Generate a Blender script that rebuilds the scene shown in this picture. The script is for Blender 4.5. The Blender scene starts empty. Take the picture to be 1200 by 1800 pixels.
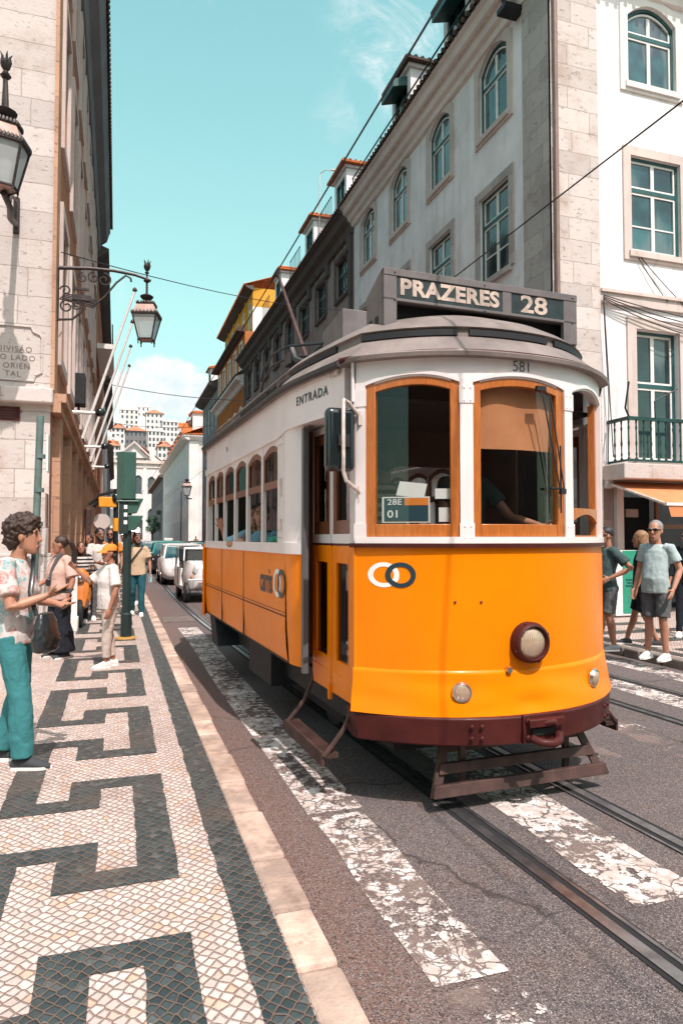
import bpy, bmesh, math, random
from mathutils import Vector, Matrix, noise
random.seed(11)
R = math.radians
SC = bpy.context.scene
COL = SC.collection
# ------------------------------------------------------------------ camera, world, sun, exposure
cd = bpy.data.cameras.new('camera'); cam = bpy.data.objects.new('camera', cd); COL.objects.link(cam)
cd.sensor_fit = 'VERTICAL'; cd.sensor_height = 36; cd.sensor_width = 24; cd.lens = 24; cd.clip_end = 2000; cd.clip_start = .05
cam.location = (0, 0, 1.70); cam.rotation_euler = (R(90 + 2.15), 0, R(-18.2)); SC.camera = cam
SUN_EL, SUN_AZ = R(57), R(180 - 5.7)          # azimuth clockwise from +Y
sd = bpy.data.lights.new('sun', 'SUN'); sd.energy = 4.5; sd.angle = R(.5); sd.color = (1, .885, .85)
sun = bpy.data.objects.new('sun', sd); COL.objects.link(sun)
sv = Vector((math.sin(SUN_AZ) * math.cos(SUN_EL), math.cos(SUN_AZ) * math.cos(SUN_EL), math.sin(SUN_EL)))
sun.rotation_euler = sv.to_track_quat('Z', 'Y').to_euler()
SC.view_settings.view_transform = 'Standard'; SC.view_settings.look = 'None'; SC.view_settings.gamma = 1
SC.view_settings.exposure = .26
SC.cycles.max_bounces = 8; SC.cycles.transparent_max_bounces = 12; SC.cycles.caustics_reflective = False; SC.cycles.caustics_refractive = False

class NT:                                       # small node-tree writer
    def __init__(s, tree): s.t = tree; tree.nodes.clear()
    def n(s, typ, props=None, **inp):
        nd = s.t.nodes.new('ShaderNode' + typ)
        for k, v in (props or {}).items(): setattr(nd, k, v)
        for k, v in inp.items(): s.put(nd.inputs[k.replace('_', ' ')], v)
        return nd
    def put(s, sock, v):
        if isinstance(v, bpy.types.NodeSocket): s.t.links.new(v, sock)
        elif v is not None:
            if hasattr(sock.default_value, '__len__') and len(sock.default_value) == 4 and len(v) == 3: v = (*v, 1)
            sock.default_value = v
    def m(s, op, a, b=None, c=None, clamp=False):
        nd = s.t.nodes.new('ShaderNodeMath'); nd.operation = op; nd.use_clamp = clamp
        for i, v in enumerate((a, b, c)):
            if v is not None: s.put(nd.inputs[i], v)
        return nd.outputs[0]
    def mix(s, f, a, b, mode='MIX'):
        nd = s.t.nodes.new('ShaderNodeMixRGB'); nd.blend_type = mode
        s.put(nd.inputs[0], f); s.put(nd.inputs[1], a); s.put(nd.inputs[2], b); return nd.outputs[0]
    def step(s, v, a, b, lo=0., hi=1.):
        nd = s.n('MapRange', {'interpolation_type': 'SMOOTHSTEP'}); s.put(nd.inputs[0], v)
        for i, q in enumerate((a, b, lo, hi)): nd.inputs[i + 1].default_value = q
        return nd.outputs[0]
    def noise(s, vec, scale, detail=4, rough=.55, dist=0):
        return s.n('TexNoise', None, Vector=vec, Scale=scale, Detail=detail, Roughness=rough, Distortion=dist).outputs[0]
    def vor(s, vec, scale, feature='F1', rand=1., dims='3D'):
        nd = s.n('TexVoronoi', {'voronoi_dimensions': dims, 'feature': feature}, Vector=vec, Scale=scale)
        nd.inputs['Randomness'].default_value = rand; return nd
    def mapping(s, vec, loc=(0, 0, 0), rot=(0, 0, 0), sc=(1, 1, 1)):
        return s.n('Mapping', None, Vector=vec, Location=loc, Rotation=rot, Scale=sc).outputs[0]

# world: Nishita daylight tinted towards the photograph's teal, with clouds
W = bpy.data.worlds.new('World'); SC.world = W; W.use_nodes = True
t = NT(W.node_tree)
sky = t.n('TexSky', {'sky_type': 'NISHITA', 'sun_disc': False, 'sun_elevation': SUN_EL, 'sun_rotation': SUN_AZ, 'air_density': 1.0, 'dust_density': 1.2, 'ozone_density': 1.0})
g = t.n('TexCoord').outputs['Generated']
sep = t.n('SeparateXYZ', None, Vector=g)
sdot = t.n('VectorMath', {'operation': 'DOT_PRODUCT'}); t.put(sdot.inputs[0], g); sdot.inputs[1].default_value = sv[:]
sunw = t.step(sdot.outputs['Value'], .45, .85)                # the sky whitens towards the sun, behind the photographer
skyc = t.mix(1.0, sky.outputs[0], t.mix(sunw, (2.75, 3.75, 2.3), (3.3, 3.0, 2.35)), 'MULTIPLY')
az = t.m('ARCTAN2', sep.outputs[0], sep.outputs[1]); el = t.m('ARCSINE', sep.outputs[2])
n1 = t.noise(g, 9, 7, .58); n2 = t.noise(t.mapping(g, (3, 1, 7)), 26, 6, .6); nb = t.noise(t.mapping(g, (1, 2, 5)), 3.2, 2)
top = t.m('ADD', t.m('MULTIPLY', n1, .22), t.m('MULTIPLY', nb, .20))
top = t.m('ADD', top, .055)
cum = t.step(t.m('SUBTRACT', top, el), -.004, .018)
front = t.step(t.m('ABSOLUTE', az), 1.2, .5)
body = t.step(t.noise(t.mapping(g, (5, 3, 1), sc=(1, 1, 2.2)), 5.5, 6, .6), .30, .46)
cum = t.m('MULTIPLY', cum, t.m('MULTIPLY', t.m('MAXIMUM', body, t.step(el, .12, .05)), front))
wn = t.noise(t.mapping(g, (2.3, 4.1, .6), (0, .4, .5), (1.0, 1.7, 1.0)), 10, 9, .68, .6)
wm = t.noise(t.mapping(g, (7.1, 1.4, 2.2)), 3.2, 2)
wisp = t.m('MULTIPLY', t.m('MULTIPLY', t.step(wn, .47, .74), t.step(wm, .46, .60)), .85)
cl = t.m('MAXIMUM', cum, wisp)
ccol = t.mix(t.step(n2, .3, .7), (7.0, 7.9, 8.3), (9.4, 9.5, 9.4))
pale = t.mix(t.step(el, .75, .0, .0, .62), skyc, (4.2, 5.2, 5.3))
allc = t.mix(cl, pale, ccol)
bg = t.n('Background', None, Color=allc, Strength=.099)
t.t.links.new(bg.outputs[0], t.n('OutputWorld').inputs[0])

# ------------------------------------------------------------------ object helpers
WORLDSPACE = set()
def thing(name, label, cat, loc=(0, 0, 0), rotz=0, group=None, local=False):
    o = bpy.data.objects.new(name, None); COL.objects.link(o); o.empty_display_size = .3
    o.location = loc; o.rotation_euler = (0, 0, rotz)
    o['label'] = label; o['category'] = cat
    if group: o['group'] = group
    if not local: WORLDSPACE.add(o.name)
    return o
def tag(o, label, cat, group=None):
    o['label'] = label; o['category'] = cat
    if group: o['group'] = group
    return o
def basis(o): return Matrix.Translation(o.location) @ o.rotation_euler.to_matrix().to_4x4()
def link(name, me, mat=None, parent=None):
    o = bpy.data.objects.new(name, me); COL.objects.link(o)
    if mat: me.materials.append(mat)
    if parent:
        o.parent = parent
        if parent.name in WORLDSPACE: o.matrix_parent_inverse = basis(parent).inverted()
    return o
class MB:
    def __init__(s): s.v = []; s.f = []
    def add(s, vs, fs):
        k = len(s.v); s.v += [tuple(v) for v in vs]; s.f += [tuple(i + k for i in f) for f in fs]; return s
    def box(s, c, d, M=None):
        c = Vector(c); h = Vector(d) / 2; vs = []
        for x, y, z in ((-1,-1,-1),(1,-1,-1),(1,1,-1),(-1,1,-1),(-1,-1,1),(1,-1,1),(1,1,1),(-1,1,1)):
            q = Vector((x * h.x, y * h.y, z * h.z)); vs.append(c + (M @ q if M else q))
        return s.add(vs, [(0,3,2,1),(4,5,6,7),(0,1,5,4),(1,2,6,5),(2,3,7,6),(3,0,4,7)])
    def bx(s, x0, x1, y0, y1, z0, z1): return s.box(((x0+x1)/2, (y0+y1)/2, (z0+z1)/2), (abs(x1-x0), abs(y1-y0), abs(z1-z0)))
    def prism(s, base, ext):
        n = len(base); e = Vector(ext); b = [Vector(p) for p in base]
        return s.add(b + [p + e for p in b], [tuple(range(n))[::-1], tuple(range(n, 2*n))] + [(i, (i+1) % n, n + (i+1) % n, n + i) for i in range(n)])
    def tube(s, pts, r, n=8, closed=False, caps=True, flat=None):
        P = [Vector(p) for p in pts]; m = len(P); rs = r if isinstance(r, (list, tuple)) else [r] * m
        T = []
        for i in range(m):
            a = P[(i-1) % m] if closed or i > 0 else P[i]; b = P[(i+1) % m] if closed or i < m-1 else P[i]
            d = b - a; T.append(d.normalized() if d.length > 1e-9 else Vector((0, 0, 1)))
        ref = Vector((0, 0, 1)) if abs(T[0].z) < .9 else Vector((1, 0, 0))
        N = (ref - T[0] * ref.dot(T[0])).normalized(); vs = []
        for i in range(m):
            N = N - T[i] * N.dot(T[i]); N = N.normalized() if N.length > 1e-6 else T[i].orthogonal().normalized()
            B = T[i].cross(N); ra, rb = rs[i] if isinstance(rs[i], tuple) else (rs[i], rs[i])
            for k in range(n):
                a = 2 * math.pi * k / n; vs.append(P[i] + N * (ra * math.cos(a)) + B * (rb * math.sin(a)))
        fs = []
        for i in range(m if closed else m - 1):
            j = (i + 1) % m
            for k in range(n): fs.append((i*n+k, i*n+(k+1) % n, j*n+(k+1) % n, j*n+k))
        if caps and not closed: fs += [tuple(range(n))[::-1], tuple((m-1)*n + k for k in range(n))]
        return s.add(vs, fs)
    def lathe(s, prof, c=(0, 0, 0), M=None, n=16, ph=0):
        c = Vector(c); vs = []; fs = []
        for r, z in prof:
            for k in range(n):
                a = 2 * math.pi * k / n + ph; q = Vector((r * math.cos(a), r * math.sin(a), z)); vs.append(c + (M @ q if M else q))
        m = len(prof)
        for i in range(m - 1):
            for k in range(n): fs.append((i*n+k, i*n+(k+1) % n, (i+1)*n+(k+1) % n, (i+1)*n+k))
        fs += [tuple(range(n))[::-1], tuple((m-1)*n+k for k in range(n))]
        return s.add(vs, fs)
    def ball(s, c, r, n=12, M=None):
        r = r if isinstance(r, (tuple, list)) else (r, r, r); c = Vector(c); m = n // 2 + 1; vs = []; fs = []
        for i in range(1, m):
            th = math.pi * i / m
            for k in range(n):
                a = 2 * math.pi * k / n; q = Vector((r[0]*math.sin(th)*math.cos(a), r[1]*math.sin(th)*math.sin(a), r[2]*math.cos(th))); vs.append(c + (M @ q if M else q))
        tq, bq = Vector((0, 0, r[2])), Vector((0, 0, -r[2])); vs += [c + (M @ tq if M else tq), c + (M @ bq if M else bq)]
        q = len(vs) - 2
        for i in range(m - 2):
            for k in range(n): fs.append((i*n+k, (i+1)*n+k, (i+1)*n+(k+1) % n, i*n+(k+1) % n))
        for k in range(n): fs += [(q, k, (k+1) % n), (q+1, (m-2)*n+(k+1) % n, (m-2)*n+k)]
        return s.add(vs, fs)
    def sheet(s, fn, nu, nv):
        return s.add([fn(i / nu, j / nv) for j in range(nv+1) for i in range(nu+1)], [(j*(nu+1)+i, j*(nu+1)+i+1, (j+1)*(nu+1)+i+1, (j+1)*(nu+1)+i) for j in range(nv) for i in range(nu)])
    def loft(s, rings, caps=True):
        n = len(rings[0]); k = []
        for r in rings: k += list(r)
        fs = [(i*n+j, i*n+(j+1) % n, (i+1)*n+(j+1) % n, (i+1)*n+j) for i in range(len(rings)-1) for j in range(n)]
        if caps: fs += [tuple(range(n))[::-1], tuple((len(rings)-1)*n + j for j in range(n))]
        return s.add(k, fs)
    def strip(s, path, z0, z1, o0=0., o1=None, t=.04, closed=False):   # a wall following a plan path, outward = right of... (ty,-tx)
        o1 = o0 if o1 is None else o1; m = len(path); P = [Vector((p[0], p[1])) for p in path]; nr = []
        for i in range(m):
            a = P[(i-1) % m] if closed or i > 0 else P[i]; b = P[(i+1) % m] if closed or i < m-1 else P[i]
            d = (b - a).normalized(); nr.append(Vector((d.y, -d.x)))
        vs = []
        for i in range(m):
            f = i / max(1, m-1); a = z0(f, P[i]) if callable(z0) else z0; b = z1(f, P[i]) if callable(z1) else z1
            for (o, z) in ((o0, a), (o1, b), (o1 - t, b), (o0 - t, a)):
                q = P[i] + nr[i] * o; vs.append((q.x, q.y, z))
        fs = []
        for i in range(m if closed else m-1):
            j = (i+1) % m
            for k in range(4): fs.append((i*4+k, j*4+k, j*4+(k+1) % 4, i*4+(k+1) % 4))
        if not closed: fs += [(0,1,2,3), ((m-1)*4+3, (m-1)*4+2, (m-1)*4+1, (m-1)*4)]
        return s.add(vs, fs)
    def xf(s, M): s.v = [tuple(M @ Vector(v)) for v in s.v]; return s
    def parts(s):
        p = list(range(len(s.v)))
        def find(i):
            while p[i] != i: p[i] = p[p[i]]; i = p[i]
            return i
        for f in s.f:
            a = find(f[0])
            for q in f[1:]: p[find(q)] = a
        gr = {}
        for f in s.f: gr.setdefault(find(f[0]), []).append(f)
        out = []
        for fs in gr.values():
            m = MB(); mp = {}
            for f in fs:
                for q in f:
                    if q not in mp: mp[q] = len(m.v); m.v.append(s.v[q])
                m.f.append(tuple(mp[q] for q in f))
            out.append(m)
        return out
    def each(s, name, mat, parent=None, **kw): return [m.build(name, mat, parent, **kw) for m in s.parts()]
    def mesh(s, name, smooth=True, angle=38):
        me = bpy.data.meshes.new(name); me.from_pydata(s.v, [], s.f)
        bm = bmesh.new(); bm.from_mesh(me); bmesh.ops.recalc_face_normals(bm, faces=bm.faces); bm.to_mesh(me); bm.free()
        if smooth:
            me.polygons.foreach_set('use_smooth', [True] * len(me.polygons)); me.set_sharp_from_angle(angle=R(angle))
        me.update(); return me
    def build(s, name, mat, parent=None, smooth=True, bevel=0, angle=38, sub=0, kind=None):
        o = link(name, s.mesh(name, smooth, angle), mat, parent)
        if bevel:
            b = o.modifiers.new('bevel', 'BEVEL'); b.width = bevel; b.segments = 2; b.limit_method = 'ANGLE'; b.angle_limit = R(40); b.harden_normals = False
        if sub: b = o.modifiers.new('sub', 'SUBSURF'); b.levels = sub; b.render_levels = sub
        if kind: o['kind'] = kind
        return o
def copy_tree(o, parent=None):
    c = o.copy(); COL.objects.link(c); c.parent = parent
    for ch in list(o.children): copy_tree(ch, c)
    return c
_txt = {}
def text_geo(s, size, bold=0., space=1.):
    cu = bpy.data.curves.new('t', 'FONT'); cu.body = s; cu.size = size; cu.offset = bold; cu.space_character = space; cu.resolution_u = 4; cu.align_x = 'CENTER'; cu.align_y = 'CENTER'
    o = bpy.data.objects.new('t', cu); COL.objects.link(o)
    dg = bpy.context.evaluated_depsgraph_get(); me = bpy.data.meshes.new_from_object(o.evaluated_get(dg))
    r = [tuple(v.co) for v in me.vertices], [tuple(p.vertices) for p in me.polygons]
    bpy.data.objects.remove(o); bpy.data.meshes.remove(me); bpy.data.curves.remove(cu); return r
def text(name, s, size, fn, mat, parent=None, bold=0., space=1.):       # fn(x, y) -> 3D point on the surface that carries the writing
    vs, fs = text_geo(s, size, bold, space); mb = MB(); mb.add([fn(x, y) for x, y, _ in vs], fs)
    me = bpy.data.meshes.new(name); me.from_pydata(mb.v, [], mb.f); return link(name, me, mat, parent)

# ------------------------------------------------------------------ materials
MATS = {}
def newmat(name):
    m = bpy.data.materials.new(name); m.use_nodes = True; t = NT(m.node_tree); MATS[name] = m
    t.out = t.n('OutputMaterial'); return m, t
def fin(t, col, rough=.6, metal=0., bump=None, bstr=.3, bdist=.01, **kw):
    p = t.n('BsdfPrincipled', None, Base_Color=col, Roughness=rough, Metallic=metal, **kw)
    if bump is not None:
        b = t.n('Bump', None, Strength=bstr, Distance=bdist, Height=bump); t.t.links.new(b.outputs[0], p.inputs['Normal'])
    t.t.links.new(p.outputs[0], t.out.inputs[0]); return p
def sc3(c, k): return tuple(min(1, max(0, x * k)) for x in c)
def mat(name, col, rough=.55, metal=0., var=.14, scale=3., bump=0., bscale=60., grime=0., gcol=(.06, .045, .035), gscale=1.2, coat=0., spec=.5, isl=0.):
    m, t = newmat(name); o = t.n('TexCoord').outputs['Object']
    n = t.noise(o, scale, 6, .6); c = t.mix(t.step(n, .3, .7), sc3(col, 1 - var), sc3(col, 1 + var))
    if isl: c = t.mix(1., c, t.n('CombineXYZ', None, **{q: t.m('ADD', 1 - isl, t.m('MULTIPLY', t.n('NewGeometry').outputs['Random Per Island'], 2 * isl)) for q in 'XYZ'}).outputs[0], 'MULTIPLY')
    if grime:
        gm = t.m('MULTIPLY', t.step(t.noise(t.mapping(o, (4, 2, 1), sc=(1, 1, .45)), gscale, 8, .65), .5, .72), grime); c = t.mix(gm, c, gcol)
    rr = t.m('ADD', rough, t.m('MULTIPLY', t.m('SUBTRACT', t.noise(o, scale * 3, 4), .5), .22), clamp=True)
    bh = t.noise(o, bscale, 4, .6) if bump else None
    fin(t, c, rr, metal, bh, bump, .01, Coat_Weight=coat, Coat_Roughness=.15, Specular_IOR_Level=spec); return m
def glass(name, tint=(.75, .85, .85), tr=.75, rough=.02):
    m, t = newmat(name); fc = t.n('LayerWeight', None, Blend=.5).outputs['Facing']; lw = t.m('ADD', .0, t.m('MULTIPLY', t.m('POWER', fc, 4.), .9))
    o = t.n('TexCoord').outputs['Object']; nz = t.noise(o, 1.7, 3)
    b = t.n('Bump', None, Strength=.04, Distance=.05, Height=nz)
    tb = t.n('BsdfTransparent', None, Color=sc3(tint, tr)); gb = t.n('BsdfGlossy', None, Color=(.95, .97, 1), Roughness=rough)
    t.t.links.new(b.outputs[0], gb.inputs['Normal'])
    mx = t.n('MixShader'); t.put(mx.inputs[0], t.m('ADD', t.m('MULTIPLY', lw, 1.1), .036, clamp=True)); t.t.links.new(tb.outputs[0], mx.inputs[1]); t.t.links.new(gb.outputs[0], mx.inputs[2])
    t.t.links.new(mx.outputs[0], t.out.inputs[0]); return m
def pane_mat(name, col=(.03, .055, .06), rough=.06):      # a window pane seen from outside, dark room, curtains and uneven reflection mixed into its colour
    m, t = newmat(name); o = t.n('TexCoord').outputs['Object']; n = t.noise(o, .9, 3)
    b = t.noise(o, 1.3, 3); cu = t.m('MULTIPLY', t.step(t.noise(t.mapping(o, (3, 1, 5), sc=(1, 1, .35)), .8, 3), .53, .60), .6); fold = t.noise(t.mapping(o, sc=(12, 12, .4)), 3, 3); fin(t, t.mix(cu, t.mix(t.step(n, .35, .65), sc3(col, .4), sc3(col, 1.6)), t.mix(fold, (.07, .11, .11), (.19, .22, .21))), rough, 0, b, .06, .1, Specular_IOR_Level=.9); return m

def cobble(name, cols, joint, rot=math.pi / 4, scale=1 / .0395, rand=.38):
    m, t = newmat(name); P = t.n('NewGeometry').outputs['Position']
    wob = t.n('TexNoise', None, Vector=P, Scale=2.2, Detail=2.).outputs[1]
    Pw = t.n('VectorMath', {'operation': 'ADD'}); t.put(Pw.inputs[0], P)
    sc = t.n('VectorMath', {'operation': 'SCALE'}); t.put(sc.inputs[0], wob); sc.inputs['Scale'].default_value = .05; t.t.links.new(sc.outputs[0], Pw.inputs[1])
    q = t.mapping(Pw.outputs[0], rot=(0, 0, rot), sc=(1, .92, 1))
    e = t.vor(q, scale, 'DISTANCE_TO_EDGE', rand, '2D').outputs[0]; f = t.vor(q, scale, 'F1', rand, '2D')
    rnd = t.n('SeparateXYZ', None, Vector=f.outputs['Color']).outputs
    c = t.mix(t.step(rnd[0], 0., 1.), cols[0], cols[1]); c = t.mix(t.step(rnd[1], .86, .95), c, cols[2])
    c = t.mix(t.m('MULTIPLY', t.step(t.noise(P, 70, 4), .45, .75), .35), c, sc3(cols[0], .6))
    c = t.mix(t.m('MULTIPLY', t.step(t.noise(P, 1.4, 5), .5, .72), .3), c, joint)
    ed = t.m('ADD', e, t.m('MULTIPLY', t.m('SUBTRACT', t.noise(P, 60, 3), .5), .09))
    jm = t.step(ed, .02, .075)
    sand = t.step(t.noise(P, 3.1, 5, .6), .67, .74)            # worn places where sand fills over the stones
    c = t.mix(jm, joint, c); c = t.mix(t.m('MULTIPLY', sand, t.m('SUBTRACT', 1., t.step(e, .12, .3))), c, sc3(joint, 1.4))
    h = t.m('ADD', t.step(ed, .02, .22), t.m('MULTIPLY', t.noise(P, 90, 3), .12)); h = t.m('ADD', h, t.m('MULTIPLY', rnd[2], .25))
    rg = t.m('SUBTRACT', .62, t.m('MULTIPLY', rnd[1], .22))
    fin(t, c, rg, 0, h, .75, .010); return m
cobble('white_cobble', [(.50, .40, .36), (.64, .53, .48), (.58, .39, .29)], (.15, .088, .062))
cobble('black_cobble', [(.022, .036, .040), (.045, .065, .068), (.09, .10, .10)], (.17, .10, .068))

def asphalt():
    m, t = newmat('asphalt'); P = t.n('NewGeometry').outputs['Position']
    big = t.noise(P, .55, 5, .6); md = t.noise(P, 4, 5, .6)
    c = t.mix(t.step(big, .3, .7), (.086, .071, .071), (.132, .107, .105))
    c = t.mix(t.m('MULTIPLY', t.step(md, .45, .75), .5), c, (.16, .095, .07))
    xs = t.n('SeparateXYZ', None, Vector=P).outputs[0]; dust = t.step(t.m('ADD', xs, t.m('MULTIPLY', t.m('SUBTRACT', big, .5), 1.3)), 1.55, .85); c = t.mix(t.m('MULTIPLY', dust, .6), c, (.21, .10, .068)); big2 = big
    v = t.vor(P, 215, 'F1'); rr = t.n('SeparateXYZ', None, Vector=v.outputs['Color']).outputs
    c = t.mix(t.step(rr[0], .62, .72), c, (.19, .155, .145)); c = t.mix(t.step(rr[1], .72, .82), c, (.035, .032, .034)); c = t.mix(t.step(rr[2], .93, .96), c, (.30, .26, .245))
    spot = t.vor(P, 2.1, 'F1'); so = t.step(t.m('ADD', spot.outputs[0], t.m('MULTIPLY', md, .08)), .085, .07); c = t.mix(t.m('MULTIPLY', so, .75), c, (.035, .04, .045))
    wq = t.n('TexNoise', None, Vector=P, Scale=1.3, Detail=5.).outputs[1]; wv = t.n('VectorMath', {'operation': 'SCALE'}); t.put(wv.inputs[0], wq); wv.inputs['Scale'].default_value = .9
    wa = t.n('VectorMath', {'operation': 'ADD'}); t.put(wa.inputs[0], P); t.t.links.new(wv.outputs[0], wa.inputs[1])
    crk = t.m('MULTIPLY', t.step(t.vor(wa.outputs[0], .55, 'DISTANCE_TO_EDGE', 1., '2D').outputs[0], .012, .003), t.step(t.noise(P, .8, 3), .48, .56)); c = t.mix(t.m('MULTIPLY', crk, .7), c, (.03, .024, .022))
    lane = t.step(t.m('ABSOLUTE', t.m('SUBTRACT', xs, 2.4)), .75, .2); c = t.mix(t.m('MULTIPLY', t.m('MULTIPLY', lane, t.step(t.noise(t.mapping(P, sc=(1.5, .35, 1)), 1.6, 6, .65), .5, .68)), .55), c, (.035, .028, .026))
    h = t.m('ADD', t.m('MULTIPLY', v.outputs[0], .7), t.m('MULTIPLY', t.noise(P, 260, 3), .5))
    fin(t, c, .85, 0, h, .6, .006, Specular_IOR_Level=.35); return m
asphalt()
def worn_paint(name='worn_paint', lvl=.215):
    m, t = newmat(name); P = t.n('NewGeometry').outputs['Position']
    w = t.n('TexNoise', None, Vector=P, Scale=6., Detail=4.); a = t.n('VectorMath', {'operation': 'SCALE'}); t.t.links.new(w.outputs[1], a.inputs[0]); a.inputs['Scale'].default_value = .12
    q = t.n('VectorMath', {'operation': 'ADD'}); t.put(q.inputs[0], P); t.t.links.new(a.outputs[0], q.inputs[1])
    ck = t.m('MAXIMUM', t.step(t.vor(q.outputs[0], 5.5, 'DISTANCE_TO_EDGE').outputs[0], .008, .03), t.step(t.noise(P, 2.3, 3), .44, .58)); ck2 = t.step(t.vor(q.outputs[0], 17, 'DISTANCE_TO_EDGE').outputs[0], .015, .05)
    z = t.noise(P, 1.1, 4, .6); ck2 = t.m('MAXIMUM', ck2, t.step(z, .55, .45))
    chip = t.noise(P, 13, 8, .74); th = t.m('ADD', t.m('MULTIPLY', t.noise(P, 1.7, 3), .55), lvl)
    cov = t.step(t.m('SUBTRACT', chip, th), -.05, .0)
    al = t.m('MULTIPLY', t.m('MULTIPLY', ck, ck2), cov)
    c = t.mix(t.step(t.noise(P, 9, 5), .4, .65), (.46, .385, .35), (.70, .66, .63))
    gh = t.m('MULTIPLY', t.step(t.noise(P, 3, 3), .4, .6), .35)        # thin worn film left where the thick paint has flaked
    c = t.mix(al, (.36, .27, .235), c)
    fac = t.m('MAXIMUM', al, gh)
    p = t.n('BsdfPrincipled', None, Base_Color=c, Roughness=.7); tr = t.n('BsdfTransparent')
    mx = t.n('MixShader'); t.put(mx.inputs[0], fac); t.t.links.new(tr.outputs[0], mx.inputs[1]); t.t.links.new(p.outputs[0], mx.inputs[2]); t.t.links.new(mx.outputs[0], t.out.inputs[0])
    b = t.n('Bump', None, Strength=.5, Distance=.004, Height=al); t.t.links.new(b.outputs[0], p.inputs['Normal'])
worn_paint(); worn_paint('faint_paint', .38)
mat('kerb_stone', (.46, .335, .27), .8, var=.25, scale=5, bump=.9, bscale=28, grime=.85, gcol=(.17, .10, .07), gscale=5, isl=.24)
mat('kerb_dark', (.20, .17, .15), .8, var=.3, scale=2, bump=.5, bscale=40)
mat('rail_steel', (.30, .30, .31), .35, .9, var=.3, scale=9)
mat('rail_groove', (.012, .012, .014), .9)
mat('manhole', (.20, .15, .13), .6, .4, var=.3, scale=8, bump=.5, bscale=50)

# ------------------------------------------------------------------ ground, road, pavements, rails
def struct(o): o['kind'] = 'structure'; return o
TA = R(2.15)
def TW(s, a, z=0.): return Vector((s * math.cos(TA) - a * math.sin(TA), s * math.sin(TA) + a * math.cos(TA), z))   # tram-axis frame -> world
mb = MB(); mb.add([(-700, -150, -.006), (700, -150, -.006), (700, 900, -.006), (-700, 900, -.006)], [(0, 1, 2, 3)]); struct(mb.build('ground', MATS['asphalt'], smooth=False))
mb = MB(); mb.add([(.81, -12, 0), (6.9, -12, 0), (6.9, 190, 0), (.81, 190, 0)], [(0, 1, 2, 3)]); struct(mb.build('road', MATS['asphalt'], smooth=False))
mb = MB(); mb.bx(-9, .645, -6, 190, -.05, .12); struct(mb.build('pavement', MATS['white_cobble'], smooth=False))
mb = MB(); mb.bx(7.05, 30, -6, 190, -.05, .12); struct(mb.build('pavement', MATS['white_cobble'], smooth=False))
# the black meander laid into the white pavement
mb = MB(); zp = .124
def rect(x0, x1, y0, y1):
    j = lambda: random.uniform(-.006, .006); n = max(1, int((y1 - y0) / .18)); m = max(1, int((x1 - x0) / .18))
    pts = [(x0 + (x1-x0)*i/m, y0 + j()) for i in range(m)] + [(x1 + j(), y0 + (y1-y0)*i/n) for i in range(n)] + [(x1 - (x1-x0)*i/m, y1 + j()) for i in range(m)] + [(x0 + j(), y1 - (y1-y0)*i/n) for i in range(n)]
    mb.add([(x, y, zp) for x, y in pts], [tuple(range(len(pts)))])
GX = (-.62, -.435, -.258, -.073, .115, .30); GY = (0, .17, .34, .505, .98, 1.15, 1.30, 1.47)
rows = [(k, i) for k in range(-4, 25) for i in range(8)]; ys = [3.31 + 1.93 * k + GY[i] for k, i in rows]
def isblack(x, y):
    for k in (-1, 0):
        q = ((y - 3.31) % 1.93) - 1.93 * k
        for a, b, c, d in ((1, 2, .34, .505), (2, 3, 0, .505), (3, 4, 0, .17), (4, 5, 0, 1.47), (2, 4, 1.30, 1.47), (2, 3, .98, 1.47), (0, 2, .98, 1.15), (0, 1, .98, 2.435)):
            if GX[a] < x < GX[b] and c < q < d: return True
    return False
fine_y = []
for a, b in zip(ys, ys[1:]):
    m = max(1, round((b - a) / .085)); fine_y += [a + (b - a) * q / m for q in range(m)]
fine_x = []
for a, b in zip(GX, GX[1:]): fine_x += [a, (a + b) / 2]
fine_x.append(GX[-1]); jit = {}
def V_(i, j):
    if (i, j) not in jit: jit[i, j] = len(mb.v); mb.v.append((fine_x[i] + random.uniform(-.005, .005), fine_y[j] + random.uniform(-.005, .005), zp))
    return jit[i, j]
for j in range(len(fine_y) - 1):
    for i in range(len(fine_x) - 1):
        if isblack((fine_x[i] + fine_x[i+1]) / 2, (fine_y[j] + fine_y[j+1]) / 2): mb.f.append((V_(i, j), V_(i+1, j), V_(i+1, j+1), V_(i, j+1)))
y = -3.
while y < 60:
    y = 60.
n = 760; e0 = [.475 + random.uniform(-.006, .006) for _ in range(n)]
mb.add([p for i in range(n) for p in ((e0[i], -3 + .083 * i, zp), (.6409, -3 + .083 * i, zp))], [(2*i, 2*i+1, 2*i+3, 2*i+2) for i in range(n - 1)])
struct(mb.build('pavement_pattern', MATS['black_cobble'], smooth=False))
mb = MB()
for k in range(22): rect(7.12 + .0, 7.32, -3 + k * 1.0, -2 + k * 1.0)
for k in range(10): rect(7.5, 9.3, 3 + k * .9, 3.3 + k * .9)
struct(mb.build('pavement_pattern', MATS['black_cobble'], smooth=False))
def kerb(x0, x1, m, seed):
    rd = random.Random(seed); mb = MB(); y = -4.
    while y < 95:
        L = rd.uniform(.28, .62) if y < 25 else 1.2; g = .012; d = rd.uniform(-.008, .008); h = .127 + rd.uniform(-.006, .006)
        mb.bx(x0 - .004, x1 + d, y + g, y + L - g, -.05, h); y += L
    return struct(mb.build('kerb', m, smooth=False, bevel=.022))
kerb(.645, .81, MATS['kerb_stone'], 3); kerb(6.9, 7.05, MATS['kerb_dark'], 5)
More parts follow.
